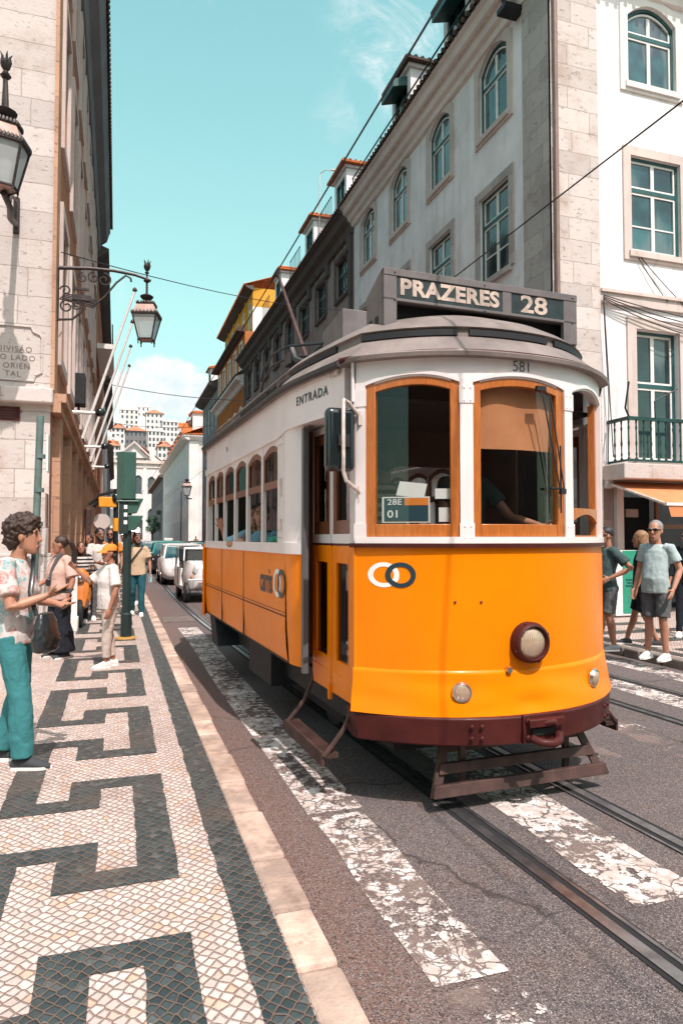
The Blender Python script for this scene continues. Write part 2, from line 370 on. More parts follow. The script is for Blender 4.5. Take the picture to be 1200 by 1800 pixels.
def rpath(s):
    pts = []
    for i in range(0, 160):
        a = -8 + i * .5
        if a < 12.5: pts.append(TW(s, a))
        else:
            p = TW(s, 12.5); d = a - 12.5; tt = min(1, d / 6); x = p.x - math.sin(TA) * (min(d, 6) - min(d, 6)**2 / 12); pts.append(Vector((x + .004 * max(0, d - 6), p.y + d, 0)))
    return pts
def ribbon(mb, pts, o0, o1, z):
    vs = []; fs = []
    for p in pts: vs += [(p.x + o0, p.y, z), (p.x + o1, p.y, z)]
    for i in range(len(pts) - 1): fs.append((2*i, 2*i+1, 2*i+3, 2*i+2))
    mb.add(vs, fs)
ms, mg = MB(), MB()
for s in (2.18, 3.08, 5.12, 6.02):
    p = rpath(s); sg = 1 if s in (2.18, 5.12) else -1
    ribbon(mg, p, -.075, .085, .004)
    ribbon(ms, p, *((-.05, .012) if sg > 0 else (-.012, .05)), .009); ribbon(ms, p, *((.052, .072) if sg > 0 else (-.072, -.052)), .008)
struct(mg.build('rail_groove', MATS['rail_groove'], smooth=False)); struct(ms.build('tram_rails', MATS['rail_steel'], smooth=False))
mb = MB()
def bar(x0, x1, y0, y1, z=.004):
    n = max(2, int((y1 - y0) / .35)); mb.sheet(lambda u, v: (x0 + (x1 - x0) * u + .012 * math.sin(9 * v + x0), y0 + (y1 - y0) * v, z), 2, n)
bar(1.15, 1.47, 2.40, 4.05); bar(1.12, 1.48, 4.10, 13.2)
bar(2.28, 2.70, 2.62, 4.2); bar(2.30, 2.72, 4.3, 12); bar(2.3, 2.65, -1, 2.2)
bar(5.35, 5.72, 2.6, 9.5); bar(6.35, 6.72, 2.6, 11)
struct(mb.build('crossing_stripes', MATS['worn_paint'], smooth=False))
mb = MB(); bar(1.18, 1.5, -1, 2.36); bar(4.15, 4.5, 2.5, 8.5); bar(3.5, 3.75, 4.4, 7.5); struct(mb.build('worn_stripes', MATS['faint_paint'], smooth=False))
mb = MB(); mb.add([(.93, 14.2, .004), (1.55, 14.2, .004), (1.6, 15.2, .004), (.93, 15.1, .004)], [(0, 1, 2, 3)]); struct(mb.build('manhole_cover', MATS['manhole'], smooth=False))
# ------------------------------------------------------------------ THE TRAM  (local frame: x right, y away from the camera, z up; origin on the ground under the front)
mat('cream_white', (.75, .69, .68), .42, var=.05, scale=2, bump=.05, bscale=25, grime=.22, gcol=(.45, .36, .30), gscale=2.4, coat=.2)
mat('tram_yellow', (.86, .215, .0006), .34, var=.06, scale=1.6, bump=.06, bscale=9, grime=.12, gcol=(.55, .16, .004), gscale=2.2, coat=.10, spec=.14)
mat('maroon', (.062, .0125, .011), .5, var=.2, scale=6, bump=.15, bscale=40, grime=.25, gcol=(.05, .018, .014), gscale=6, coat=.03, spec=.2)
mat('roof_grey', (.20, .165, .15), .75, var=.22, scale=3, bump=.15, bscale=30, grime=.5, gcol=(.09, .075, .065), gscale=3)
mat('box_grey', (.135, .12, .118), .55, .1, var=.18, scale=4, bump=.12, bscale=30, grime=.4, gcol=(.24, .21, .19), gscale=5)
mat('dark_gap', (.008, .009, .011), .7)
mat('under_black', (.012, .012, .014), .75, var=.4, scale=5, bump=.2)
mat('brown_iron', (.065, .032, .027), .6, .2, var=.3, scale=8, bump=.2, bscale=60, grime=.3, gcol=(.14, .09, .075), gscale=8)
mat('chrome', (.62, .60, .58), .22, 1., var=.1)
mat('black_rubber', (.014, .015, .017), .5, var=.2)
mat('black_gloss', (.010, .016, .018), .18, coat=.5, var=.1)
mat('ink_dark', (.008, .03, .042), .45, var=.05)
mat('ink_teal', (.012, .055, .075), .45, var=.05)
mat('print_white', (.80, .78, .74), .5, var=.04)
mat('worn_letter', (.46, .37, .31), .7, var=.3, scale=14)
mat('print_orange', (.75, .22, .03), .5, var=.05)
mat('sign_black', (.014, .026, .028), .5, var=.4, scale=9)
mat('pipe_white', (.55, .48, .44), .5, .1, var=.2, scale=14, grime=.5, gcol=(.22, .12, .08), gscale=14)
mat('roller_blind', (.60, .24, .10), .8, var=.12, scale=3)
mat('inside_dark', (.035, .028, .024), .7, var=.3)
mat('inside_wood', (.13, .045, .018), .5, var=.3)
mat('grey_metal', (.10, .105, .11), .5, .3, var=.15)
def wood(name, col, dark):
    m, t = newmat(name); o = t.n('TexCoord').outputs['Object']
    q = t.mapping(o, sc=(9, 9, 1.0)); n = t.noise(q, 9, 6, .7, .4); n2 = t.noise(o, 2.1, 4)
    c = t.mix(t.step(n, .3, .72), dark, col); c = t.mix(t.m('MULTIPLY', t.step(n2, .52, .72), .5), c, dark)
    fin(t, c, .42, 0, n, .25, .004, Coat_Weight=.35, Coat_Roughness=.2)
wood('varnished_wood', (.50, .15, .020), (.33, .088, .011)); wood('red_wood', (.22, .062, .018), (.10, .026, .009))
M_ = MATS
glass('tram_glass', (.92, .95, .95), .86, .015); glass('door_glass', (.35, .45, .5), .25, .01)
def lens_mat():
    m, t = newmat('lens'); o = t.n('TexCoord').outputs['Object']
    w = t.n('TexWave', None, Vector=o, Scale=22., Distortion=.4).outputs[1]
    fin(t, (.62, .45, .32), .08, .5, w, .5, .004, Coat_Weight=1.)
lens_mat()
tram = thing('tram', 'yellow and white vintage tram with a PRAZERES 28 board on its roof', 'tram', TW(2.60, 3.68), TA, local=True)
HF = .98
def vf(u): return .42 * (abs(u) / HF) ** 2.4
def front(u0, u1, n=14): return [(u0 + (u1 - u0) * i / n, vf(u0 + (u1 - u0) * i / n)) for i in range(n + 1)]
LSIDE = [(-1.16, 5.25), (-1.16, 4.4), (-1.16, 3.6), (-1.16, 2.8), (-1.16, 2.1), (-1.16, 1.62), (-1.152, 1.42), (-1.13, 1.2), (-1.095, .98), (-1.05, .74), (-1.01, .55)]
REAR = [(.99, 5.85), (.97, 6.25)] + [(u, 6.65 - vf(u)) for u in (.9, .75, .5, .2, -.2, -.5, -.75, -.9)] + [(-.97, 6.25), (-.99, 5.85), (-1.13, 5.45)]
RSIDE = [(-u, v) for u, v in LSIDE[::-1]]
LOOP = LSIDE + front(-HF, HF, 24) + RSIDE + [(1.13, 5.45)] + REAR
def scaled(d): return [(u * (1.16 - d) / 1.16, 3.32 + (v - 3.32) * (3.34 - d * 1.2) / 3.34) for u, v in LOOP]
# roof dome in two tiers
mb = MB(); prof = [(-.05, 2.835), (-.055, 2.86), (-.02, 2.885), (.03, 2.945), (.08, 2.995), (.10, 3.005), (.105, 3.052), (.085, 3.066), (.14, 3.12), (.24, 3.19), (.40, 3.265), (.60, 3.32), (.80, 3.35), (.95, 3.36), (1.08, 3.365)]
mb.loft([[(x, y, z) for x, y in scaled(d)] for d, z in prof]); roof = mb.build('roof', M_['roof_grey'], tram, angle=50)
# black ventilation slots under the upper tier
mb = MB(); ring = scaled(.092); nL = len(LSIDE)
def sub(path, i0, i1): return path[i0:i1 + 1]
for a, b in ((2, 4), (5, 9), (nL + 0, nL + 7), (nL + 8, nL + 16), (nL + 17, nL + 24), (nL + 26, nL + 30), (nL + 31, nL + 33)):
    mb.strip(sub(ring, a, b), 3.010, 3.050, .006, .006, .02)
mb.each('vent_slot', M_['dark_gap'], roof)
mb = MB(); fr = [(u, v, 2.862) for u, v in [(x, y - .035) for x, y in front(-1.0, 1.0, 24)]]
mb.tube([(-1.06, .50, 2.862)] + fr + [(1.06, .5, 2.862), (1.08, .55, 2.80)], .020, 8); mb.build('gutter_pipe', M_['maroon'], roof)
mb = MB(); g = [(u - .045, v, 2.855) for u, v in LSIDE]; mb.tube(g, (.028), 6); mb.tube([(-x, y, z) for x, y, z in g], .028, 6); mb.each('side_gutter', M_['black_rubber'], roof)
mb = MB()
for k in range(4): mb.box((-.86 + .1 * k, 1.35 + .1 * k, 3.10 + .025 * k), (.05, .11, .03), Matrix.Rotation(.6, 3, 'Z'))
mb.box((-1.04, .66, 2.815), (.02, .14, .035)); mb.each('bracket', M_['pipe_white'], roof)
# white upper body: letterboard, header, pillars, belt
mb = MB()
mb.strip(LSIDE, 2.555, 2.85, 0, 0, .06)                                            # letter board along the side
mb.strip(LSIDE, lambda f, p: 2.50 if p.y > 1.6 else 2.535, 2.57, .016, .016, .06)       # its lower moulding
mb.strip(RSIDE, 2.555, 2.85, 0, 0, .06)
hdr = front(-HF, HF, 40)
def arch(u):
    for a, b in ((-.935, -.425), (-.345, .345), (.425, .905)):
        if a <= u <= b: q = (u - (a + b) / 2) / ((b - a) / 2); return 2.665 + .055 * (1 - q * q)
    return 2.64
hu = sorted(set([-HF, HF] + [round(-HF + i * .0245, 4) for i in range(81)] + [-.935, -.425, -.345, .345, .425, .905]))
hp = [(u, vf(u)) for u in hu]
mb.strip(hp, lambda f, p: arch(p.x), 2.85, 0, 0, .055)
mb.strip(hp, lambda f, p: arch(p.x) + .012 if -.94 < p.x < .91 else 2.66, lambda f, p: arch(p.x) + .035 if -.94 < p.x < .91 else 2.69, .012, .012, .012)
header = mb.build('letterboard', M_['cream_white'], tram)
mb = MB()
for a, b in ((-HF, -.93), (-.425, -.345), (.345, .425), (.90, HF)): mb.strip(front(a, b, 4), 1.655, 2.70, .012, .012, .07)
mb.each('front_pillar', M_['cream_white'], tram)
mb = MB(); RV = MB()
for a, b in ((-.985, -.925), (-.43, -.34), (.34, .43)):
    for z in (1.735, 2.60): mb.strip(front(a, b, 4), z - .055, z + .055, .017, .017, .01)
    for z in (1.70, 1.77, 2.56, 2.64):
        for q in (.28, .72):
            u = a + (b - a) * q; RV.ball((u, vf(u) - .018, z), .006, 6)
PL = mb.each('pillar_plate', M_['cream_white'], tram); [q.build('rivet', M_['cream_white'], pl_) for q, pl_ in zip(RV.parts(), [p for p in PL for _ in range(4)])]
mb = MB(); mb.strip(front(-HF, HF, 24), 1.662, 1.705, .02, .02, .07); mb.build('window_sill', M_['cream_white'], tram)
mb = MB(); mb.strip([(-.985, .46)] + front(-HF, HF, 24), 1.637, 1.664, .026, .026, .07)
mb.build('belt_moulding', M_['maroon'], tram)
# yellow front apron with its flared skirt, maroon buffer beam
mb = MB(); mb.strip(front(-HF, HF, 30), .875, 1.64, 0, 0, .05); apron = mb.build('front_panel', M_['tram_yellow'], tram)
mb = MB(); pth = front(-.99, .99, 30); pr_ = [(-.015, .885), (.012, .872), (.018, .80), (.036, .70), (.058, .605)]
def offp(path, o):
    out = []
    for i, p in enumerate(path):
        a = Vector(path[max(0, i-1)]); b = Vector(path[min(len(path)-1, i+1)]); d = (b - a).normalized(); out.append((p[0] + d.y * o, p[1] - d.x * o))
    return out
def dent(x, z): return .012 * math.exp(-((x - .02)**2 / .012 + (z - .66)**2 / .002)) + .008 * math.exp(-((x + .28)**2 / .02 + (z - .64)**2 / .002)) - .006 * math.exp(-((x + .1)**2 / .03 + (z - .72)**2 / .004)) + .003 * math.sin(7 * x + 30 * z)
rows = []
for i in range(17):
    f = i / 16; z = .885 + (.605 - .885) * f; o = 0
    for (o0, za), (o1, zb) in zip(pr_, pr_[1:]):
        if zb <= z <= za: o = o0 + (o1 - o0) * (z - za) / (zb - za)
    rows.append([(x, y + dent(x, z), z) for x, y in offp(front(-.99, .99, 60), o)])
vs = [p for r in rows for p in r]; n = 61; mb.add(vs, [(j*n+i, j*n+i+1, (j+1)*n+i+1, (j+1)*n+i) for j in range(16) for i in range(n-1)])
mb.build('skirt', M_['tram_yellow'], tram, angle=60)
mb = MB(); bp = [(-.985, .56)] + [(u, v - .085 * (1 - .35 * abs(u))) for u, v in front(-.995, .995, 30)] + [(.985, .56)]
mb.strip(bp, .43, .605, .0, .012, .14); buf = mb.build('buffer_beam', M_['maroon'], tram, bevel=.012)
mb = MB()
for cu in (-.38, .74):
    for du in (-.03, .03):
        for dz in (-.035, .035): u = cu + du; mb.ball((u, vf(u) - .095, .52 + dz), (.015, .01, .015), 8)
mb.each('bolt', M_['maroon'], buf)
for u in (-.46, -.30): mb = MB(); mb.ball((u, vf(u) - .004, 1.30), (.009, .007, .009), 8); mb.build('panel_bolt', M_['brown_iron'], apron)
# coupler pocket
mb = MB(); cx = .06
mb.box((cx, -.095, .525), (.30, .03, .175)); mb.box((cx, -.125, .565), (.26, .05, .05)); mb.tube([(cx - .1, -.12, .47), (cx - .06, -.175, .455), (cx, -.195, .45), (cx + .06, -.175, .46), (cx + .1, -.12, .48)], .028, 8)
mb.tube([(cx - .02, -.13, .56), (cx + .03, -.17, .575), (cx + .07, -.13, .54)], .022, 8)
for du in (-.12, .125):
    for dz in (-.05, .05): mb.ball((cx + du, -.115, .525 + dz), (.02, .014, .02), 8)
cp = mb.build('coupler_pocket', M_['maroon'], tram, bevel=.008)
mb = MB(); mb.box((cx - .01, -.1125, .505), (.16, .012, .04)); mb.build('slot', M_['dark_gap'], cp)
# headlight and the two round lamps
FX = Matrix.Rotation(R(90), 3, 'X')
hz = 1.04; hv = -.0
mb = MB(); mb.lathe([(.128, .0), (.130, .045), (.120, .072), (.106, .080), (.099, .066), (.097, .04)], (0.02, hv, hz), FX, 32)
for k in range(4): a = k * math.pi / 2 + .4; mb.ball((.02 + .127 * math.cos(a), -.05, hz + .127 * math.sin(a)), .011, 8)
hl = mb.build('headlight', M_['maroon'], tram)
mb = MB(); mb.lathe([(.098, .03), (.095, .055), (.07, .072), (.03, .08), (.002, .082)], (0.02, hv, hz), FX, 28); mb.build('lens', M_['lens'], hl)
mb = MB(); mb.tube([(-.13, vf(.13), .875), (-.13, vf(.13) - .035, .875)], .02, 10); mb.build('marker_knob', M_['chrome'], tram)
for u in (-.43, .60):
    n_ = Vector((-.0, -1, 0)); sl = .42 * 2.4 * (abs(u) / HF)**1.4 / HF * (1 if u > 0 else -1); nrm = Vector((sl, -1, -.12)).normalized(); q = nrm.to_track_quat('Z', 'Y').to_matrix()
    c0 = Vector((u, vf(u), .755)) + nrm * .025
    mb = MB(); mb.lathe([(.062, .0), (.066, .012), (.058, .03), (.050, .028)], c0, q, 24); l_ = mb.build('lamp', M_['chrome'], tram)
    mb = MB(); mb.lathe([(.050, .02), (.045, .034), (.025, .042), (.002, .045)], c0, q, 20); mb.build('lens', M_['lens'], l_)
# interlocking ring emblem, number, lettering
def ring_emblem(fn, cx, cz, r, w, d, parent):
    def annulus(c, a0, a1, lift, mt, nm):
        mb = MB(); n = 40; vs = []
        for i in range(n + 1):
            a = a0 + (a1 - a0) * i / n
            for rr in (r - w / 2, r + w / 2): vs.append(fn(c + rr * math.cos(a), cz + rr * math.sin(a), lift))
        mb.add(vs, [(2*i, 2*i+1, 2*i+3, 2*i+2) for i in range(n)]); mb.build(nm, mt, parent, smooth=False)
    annulus(cx - d, 0, 2 * math.pi, .0025, M_['print_white'], 'emblem_ring'); annulus(cx + d, 0, 2 * math.pi, .0045, M_['ink_dark'], 'emblem_ring')
    annulus(cx - d, -.62, .62 - 0.9, .0065, M_['print_white'], 'emblem_ring')
ring_emblem(lambda x, z, l: (x, vf(x) - l, z), -.80, 1.465, .066, .027, .043, apron)
text('number', '581', .098, lambda x, y: (.0 + x, vf(x) - .004, 2.795 + y), M_['ink_dark'], header, bold=-.001)
def side_u(v):
    for (u0, v0), (u1, v1) in zip(LSIDE, LSIDE[1:]):
        if v1 <= v <= v0: return u0 + (u1 - u0) * (v - v0) / (v1 - v0)
    return -1.16
text('lettering', 'ENTRADA', .092, lambda x, y: (side_u(1.0 - x) - .004, 1.0 - x, 2.72 + y), M_['ink_dark'], header, bold=.002, space=1.25)
# front windows: varnished frames, panes
def fbar(mb, u0, u1, z0, z1, o=.0, t=.045, n=8): mb.strip(front(u0, u1, n), z0, z1, o, o, t)
panes = []
for k, (a, b) in enumerate(((-.935, -.425), (-.345, .345))):
    mb = MB(); lw = .075 if k == 0 else .055; rw = .055 if k == 0 else .065
    lw = .052
    fbar(mb, a, a + lw, 1.70, 2.70, .0); fbar(mb, b - rw, b, 1.70, 2.70, .0); fbar(mb, a + lw, b - rw, 1.705, 1.785, -.002)
    pth = front(a, b, 16); mb.strip(pth, lambda f, p: arch(p.x) - .052, lambda f, p: arch(p.x) + .004, -.003, -.003, .04)
    wf = mb.build('front_window', M_['varnished_wood'], tram, bevel=.004)
    mb = MB(); pa = front(a + lw - .01, b - rw + .01, 10); mb.add([(u, v + .022, 1.78) for u, v in pa] + [(u, v + .022, 2.66) for u, v in pa], [(i, i+1, i+12, i+11) for i in range(10)]); mb.build('pane', M_['tram_glass'], wf)
mb = MB(); fbar(mb, .855, .905, 1.70, 2.66, -.02)                                    # dropped sash in the third opening
mb.strip(front(.43, .86, 12), lambda f, p: 1.80 + .06 * (1 - ((p.x - .645) / .21) ** 2), 1.90, -.01, -.01, .035); mb.strip(front(.43, .86, 8), 1.70, 1.715, -.01, -.01, .035)
wf = mb.build('dropped_sash', M_['varnished_wood'], tram)
# wipers
mb = MB()
for d in (0, .055):
    mb.tube([(.10 + d, vf(.1) - .03, 2.655), (.13 + d, vf(.15) - .05, 2.60), (.27 + d * .6, vf(.3) - .045, 2.02)], .005, 6)
mb.tube([(.285, vf(.3) - .035, 2.30), (.285, vf(.3) - .035, 1.86)], .006, 6); mb.tube([(.295, vf(.3) - .04, 2.02), (.20, vf(.22) - .03, 2.02)], .008, 6)
mb.box((.29, vf(.29) - .045, 2.0), (.04, .025, .035)); mb.box((.12, vf(.12) - .035, 2.66), (.07, .025, .03)); mb.build('wiper', M_['black_rubber'], tram)
mb = MB(); mb.sheet(lambda u, v: (-.30 + .60 * u, .075 + vf(-.3 + .6 * u) + .008 * math.sin(9 * u + 4 * v), 2.27 + .42 * v), 12, 6); mb.build('roller_blind', M_['roller_blind'], tram)
# saloon body below the belt: slabs with seams
for s in (-1, 1):
    mb = MB(); nm = MB()
    prof = [(1.16, 1.575), (1.16, 1.25), (1.158, 1.0), (1.15, .85), (1.135, .73)]
    vs = []
    for (x, z) in prof:
        for v in (5.27, 1.46): vs.append((s * x, v, z))
    nm.add(vs, [(2*i, 2*i+1, 2*i+3, 2*i+2) for i in range(4)])
    # curved end of the saloon turning in to the doorway
    ep = [(1.16, 1.462), (1.155, 1.40), (1.14, 1.33), (1.118, 1.26), (1.09, 1.21)]
    vs = []
    for (x, y) in ep: vs += [(s * x, y, 1.575), (s * (x - .012), y - .015, 1.0), (s * (x - .03), y - .02, .73)]
    nm.add(vs, [(3*i+j, 3*i+j+1, 3*i+j+4, 3*i+j+3) for i in range(4) for j in range(2)])
    bodyp = nm.build('side_panel', M_['tram_yellow'], tram, angle=30)
    mb = MB()
    for v in (2.97, 4.12): mb.bx(s * 1.150, s * 1.1625, v - .006, v + .006, .735, 1.574)
    mb.bx(s * 1.150, s * 1.1620, 1.47, 5.26, 1.085, 1.094); mb.bx(s * 1.15, s * 1.1615, 1.47, 5.26, 1.115, 1.119); mb.bx(s * 1.13, s * 1.142, 1.47, 5.26, .73, .745)
    mb.each('seam', M_['dark_gap'], bodyp, smooth=False)
    mb = MB(); mb.strip([(s * x, y) for x, y in ([(1.16, 5.27), (1.16, 1.47)] + ep[1:])][::(1 if s < 0 else -1)], 1.575, 1.66, .014, .014, .04); mb.build('belt_rail', M_['cream_white'], tram)
    # pillars of the saloon windows and the wide end panel
    mb = MB()
    for v in (2.24, 2.86, 3.45, 4.05, 4.61): mb.bx(s * 1.157, s * 1.122, v - .028, v + .028, 1.655, 2.53)
    mb.bx(s * 1.16, s * 1.09, 5.15, 5.27, 1.655, 2.56)
    mb.strip([(s * x, y) for x, y in ([(1.16, 1.66), (1.16, 1.46)] + ep[1:])][::(1 if s < 0 else -1)], 1.655, 2.56, 0, 0, .05)
    mb.strip([(s * 1.165, 1.68), (s * 1.165, 1.50)][::(1 if s < 0 else -1)], 1.66, 2.53, 0, 0, .008)
    sp = mb.each('window_pillar', M_['cream_white'], tram)[-2]
    mb = MB(); mb.box((s * 1.17, 1.56, 2.10), (.012, .05, .14)); mb.box((s * 1.17, 1.56, 1.80), (.014, .04, .09))
    for z in (1.70, 1.76, 2.44, 2.50):
        for v in (1.53, 1.58, 1.63): mb.ball((s * 1.169, v, z), .006, 6)
    mb.each('latch', M_['pipe_white'], sp)
    edges = [1.66, 2.24, 2.86, 3.45, 4.05, 4.61, 5.16]
    for i in range(6):
        v0 = edges[i] + (.0 if i == 0 else .028); v1 = edges[i+1] - (.028 if i < 5 else .0); md = (v0 + v1) / 2; hw = (v1 - v0) / 2
        mb = MB(); ap = [(v0 + (v1 - v0) * k / 10) for k in range(11)]; az_ = lambda v: 2.41 + .065 * (1 - ((v - md) / hw) ** 2)
        for k in range(10):                                                        # white arched spandrel
            p, q = ap[k], ap[k+1]; mb.prism([(s*1.15, p, az_(p)), (s*1.15, q, az_(q)), (s*1.15, q, 2.54), (s*1.15, p, 2.54)], (-s*.02, 0, 0))
        mb.build('window_arch', M_['cream_white'], tram)
        mb = MB()
        for k in range(10):
            p, q = ap[k], ap[k+1]; mb.prism([(s*1.147, p, az_(p) - .05), (s*1.147, q, az_(q) - .05), (s*1.147, q, az_(q) + .003), (s*1.147, p, az_(p) + .003)], (-s*.02, 0, 0))
        zt = 2.165
        mb.bx(s*1.148, s*1.125, v0, v1, zt - .055, zt + .01); mb.bx(s*1.147, s*1.125, v0, v0 + .03, zt, 2.41); mb.bx(s*1.147, s*1.125, v1 - .03, v1, zt, 2.41)
        tf = mb.build('transom_sash', M_['red_wood'], tram)
        mb = MB(); mb.add([(s*1.132, v0 + .02, zt), (s*1.132, v1 - .02, zt), (s*1.132, v1 - .02, 2.42), (s*1.132, v0 + .02, 2.42)], [(0,1,2,3)]); mb.build('pane', M_['tram_glass'], tf)
    # grey door post, folding doors, lintel soffit
    mb = MB(); mb.bx(s * 1.105, s * 1.065, 1.16, 1.21, .70, 2.52); mb.build('door_post', M_['grey_metal'], tram)
    mb = MB(); mb.prism([(s * x, y, 2.545) for x, y in [(-u, v) for u, v in LSIDE[5:]]] + [(s * .90, .5, 2.545), (s * .90, 1.62, 2.545)], (0, 0, .02)); mb.build('doorway_soffit', M_['cream_white'], tram, smooth=False)
    mb = MB(); mb.bx(s * .90, s * .86, .55, 1.75, .62, .66); mb.build('door_sill', M_['under_black'], tram)
    DX = .955
    for (v0, v1) in ((.52, .955), (.975, 1.40)):
        dm = MB(); inset = .10 if v0 < .9 else .115
        for (a, b) in ((v0, v0 + .085), (v1 - .085, v1)): dm.bx(s * DX, s * (DX - .04), a, b, .60, 1.645)
        dm.bx(s * DX, s * (DX - .04), v0 + .085, v1 - .085, 1.52, 1.645); dm.bx(s * DX, s * (DX - .04), v0 + .085, v1 - .085, .60, .84)
        dm.bx(s * (DX + .004), s * (DX - .03), v0 + .02, v1 - .02, .60, .755)
        door = dm.build('door', M_['tram_yellow'], tram, bevel=.006)
        dm = MB(); dm.bx(s * DX, s * (DX - .04), v0, v1, 1.66, 1.725); dm.bx(s * DX, s * (DX - .04), v0, v0 + .022, 1.725, 2.50); dm.bx(s * DX, s * (DX - .04), v1 - .022, v1, 1.725, 2.50); dm.bx(s * DX, s * (DX - .04), v0, v1, 2.48, 2.53); dm.build('upper_leaf', M_['cream_white'], door)
        dm = MB(); dm.bx(s * (DX - .003), s * (DX - .035), v0, v1, 1.64, 1.665); dm.build('belt_moulding', M_['maroon'], door)
        dm = MB()
        for (a, b) in ((v0 + .022, v0 + .088), (v1 - .088, v1 - .022)): dm.bx(s * (DX - .004), s * (DX - .035), a, b, 1.725, 2.48)
        dm.bx(s * (DX - .004), s * (DX - .035), v0 + .088, v1 - .088, 1.725, 1.82); dm.bx(s * (DX - .004), s * (DX - .035), v0 + .088, v1 - .088, 2.40, 2.48); dm.build('window_frame', M_['red_wood'], door)
        dm = MB(); 
        for (z0, z1) in ((.84, 1.52), (1.82, 2.40)): dm.add([(s * (DX - .02), v0 + .08, z0), (s * (DX - .02), v1 - .08, z0), (s * (DX - .02), v1 - .08, z1), (s * (DX - .02), v0 + .08, z1)], [(0,1,2,3)])
        dm.build('pane', M_['door_glass'], door)
    mb = MB(); mb.box((s * .965, .965, .60), (.025, .03, .10)); mb.build('hinge', M_['tram_yellow'], tram)
    # step board on curved hangers
    mb = MB(); mb.prism([(s*1.17, 1.38, .285), (s*1.17, .50, .285), (s*1.07, .50, .285), (s*1.07, 1.38, .285)], (0, 0, .03)); mb.prism([(s*1.185, 1.38, .24), (s*1.185, .50, .24), (s*1.165, .50, .24), (s*1.165, 1.38, .24)], (0, 0, .085))
    for k in range(27): mb.box((s*1.12, .53 + k * .032, .318), (.09, .008, .008))
    st = mb.build('footboard', M_['brown_iron'], tram)
    mb = MB()
    for v in (1.36, .50): mb.tube([(s*1.17, v, .30), (s*1.12, v, .36), (s*1.03, v + .01, .46), (s*.96, v + .02, .60), (s*.93, v + .02, .72)], (.016), 6)
    mb.each('hanger', M_['brown_iron'], st)
# emblem and lettering on the camera side
sidef = lambda dv: (lambda x, y, l=.003: (-1.1625 - l, dv - x, 1.315 + y))
text('lettering', 'carris', .20, lambda x, y: (-1.164, 2.06 - x * .95, 1.33 + y * 1.5), M_['ink_dark'], bodyp if False else tram, bold=.004)
ring_emblem(lambda x, z, l: (-1.162 - l, x, z), 1.62, 1.335, .095, .04, -.062, tram)
text('number', '581', .07, lambda x, y: (-1.163, 3.85 - x, 2.68 + y), M_['ink_dark'], header)
# corner trim beside the doors, conduit on the corner, mirror
mb = MB(); mb.strip([(-.975, .56), (-.985, .46), (-.985, .425)], .62, 1.64, .005, .005, .05); mb.strip([(.985, .425), (.985, .46), (.975, .56)], .62, 1.64, .005, .005, .05); mb.bx(-.992, -.965, .42, .45, .66, 1.63)
mb.each('corner_post', M_['tram_yellow'], tram)
mb = MB(); mb.strip([(-.955, .58), (-.975, .50), (-.985, .425)], 1.66, 2.56, .005, .005, .05); mb.strip([(.985, .425), (.975, .5), (.955, .58)], 1.66, 2.56, .005, .005, .05); mb.tube([(-1.0, .42, 2.85), (-1.0, .42, 2.58)], .012, 8)
mb.each('corner_post', M_['cream_white'], tram)
mb = MB(); mb.tube([(-.955, .395, 2.47), (-1.05, .36, 2.56), (-1.092, .345, 2.575), (-1.10, .33, 2.55), (-1.10, .33, 2.12), (-1.08, .335, 2.06), (-.955, .40, 1.985)], .0125, 8)
mb.box((-.955, .40, 2.47), (.05, .05, .09)); mb.box((-.96, .41, 1.98), (.03, .04, .10)); arm = mb.build('mirror_arm', M_['pipe_white'], tram)
mb = MB(); mb.box((-1.10, .40, 2.325), (.20, .085, .41)); mir = mb.build('mirror', M_['black_gloss'], tram, bevel=.04); mir.modifiers['bevel'].segments = 5
mb = MB(); mb.box((-1.075, .355, 2.315), (.05, .02, .08)); mb.box((-1.10, .34, 2.315), (.06, .02, .07)); mb.build('clamp', M_['black_rubber'], mir)
# destination box on legs
bv = .47; BZ = .04
mb = MB()
side = [(bv + .30, 3.045), (bv + .30, 3.405), (bv + .06, 3.510), (bv, 3.520), (bv, 3.105)]
for u0 in (-.76, .80):
    mb.prism([(u0, y, z) for y, z in side], (.02, 0, 0))
mb.bx(-.76, .82, bv - .012, bv + .04, 3.470, 3.520); mb.bx(-.76, .82, bv - .008, bv + .03, 3.300, 3.320)
mb.bx(-.76, -.665, bv - .008, bv + .03, 3.095, 3.475); mb.bx(.17, .245, bv - .008, bv + .03, 3.315, 3.475); mb.bx(.70, .82, bv - .008, bv + .03, 3.145, 3.475)
mb.prism([(-.75, bv, 3.511), (-.75, bv + .30, 3.400), (-.75, bv + .30, 3.315), (-.75, bv + .02, 3.315)], (1.56, 0, 0))
for u in (-.68, .02, .78):
    for dz in (3.495, 3.310): mb.ball((u, bv - .014, dz), .008, 6)
box = mb.build('destination_box', M_['box_grey'], tram, smooth=False, bevel=.004)
mb = MB(); mb.bx(-.665, .17, bv - .003, bv + .012, 3.320, 3.470); mb.bx(.245, .70, bv - .003, bv + .012, 3.320, 3.470); mb.build('sign_panel', M_['sign_black'], box, smooth=False)
mb = MB(); mb.bx(-.74, .79, bv + .10, bv + .12, 3.095, 3.315); mb.build('box_shade', M_['dark_gap'], box, smooth=False)
mb = MB()
for y in (bv + .09, bv + .2): mb.bx(-.765, -.7595, y, y + .05, 3.145, 3.215)
mb.build('hole', M_['dark_gap'], box, smooth=False)
text('lettering', 'PRAZERES', .150, lambda x, y: (-.25 + x * 1.13, bv - .006, 3.397 + y), M_['worn_letter'], box, bold=.006, space=1.04)
text('lettering', '28', .175, lambda x, y: (.44 + x * 1.35, bv - .006, 3.395 + y), M_['worn_letter'], box, bold=.004)
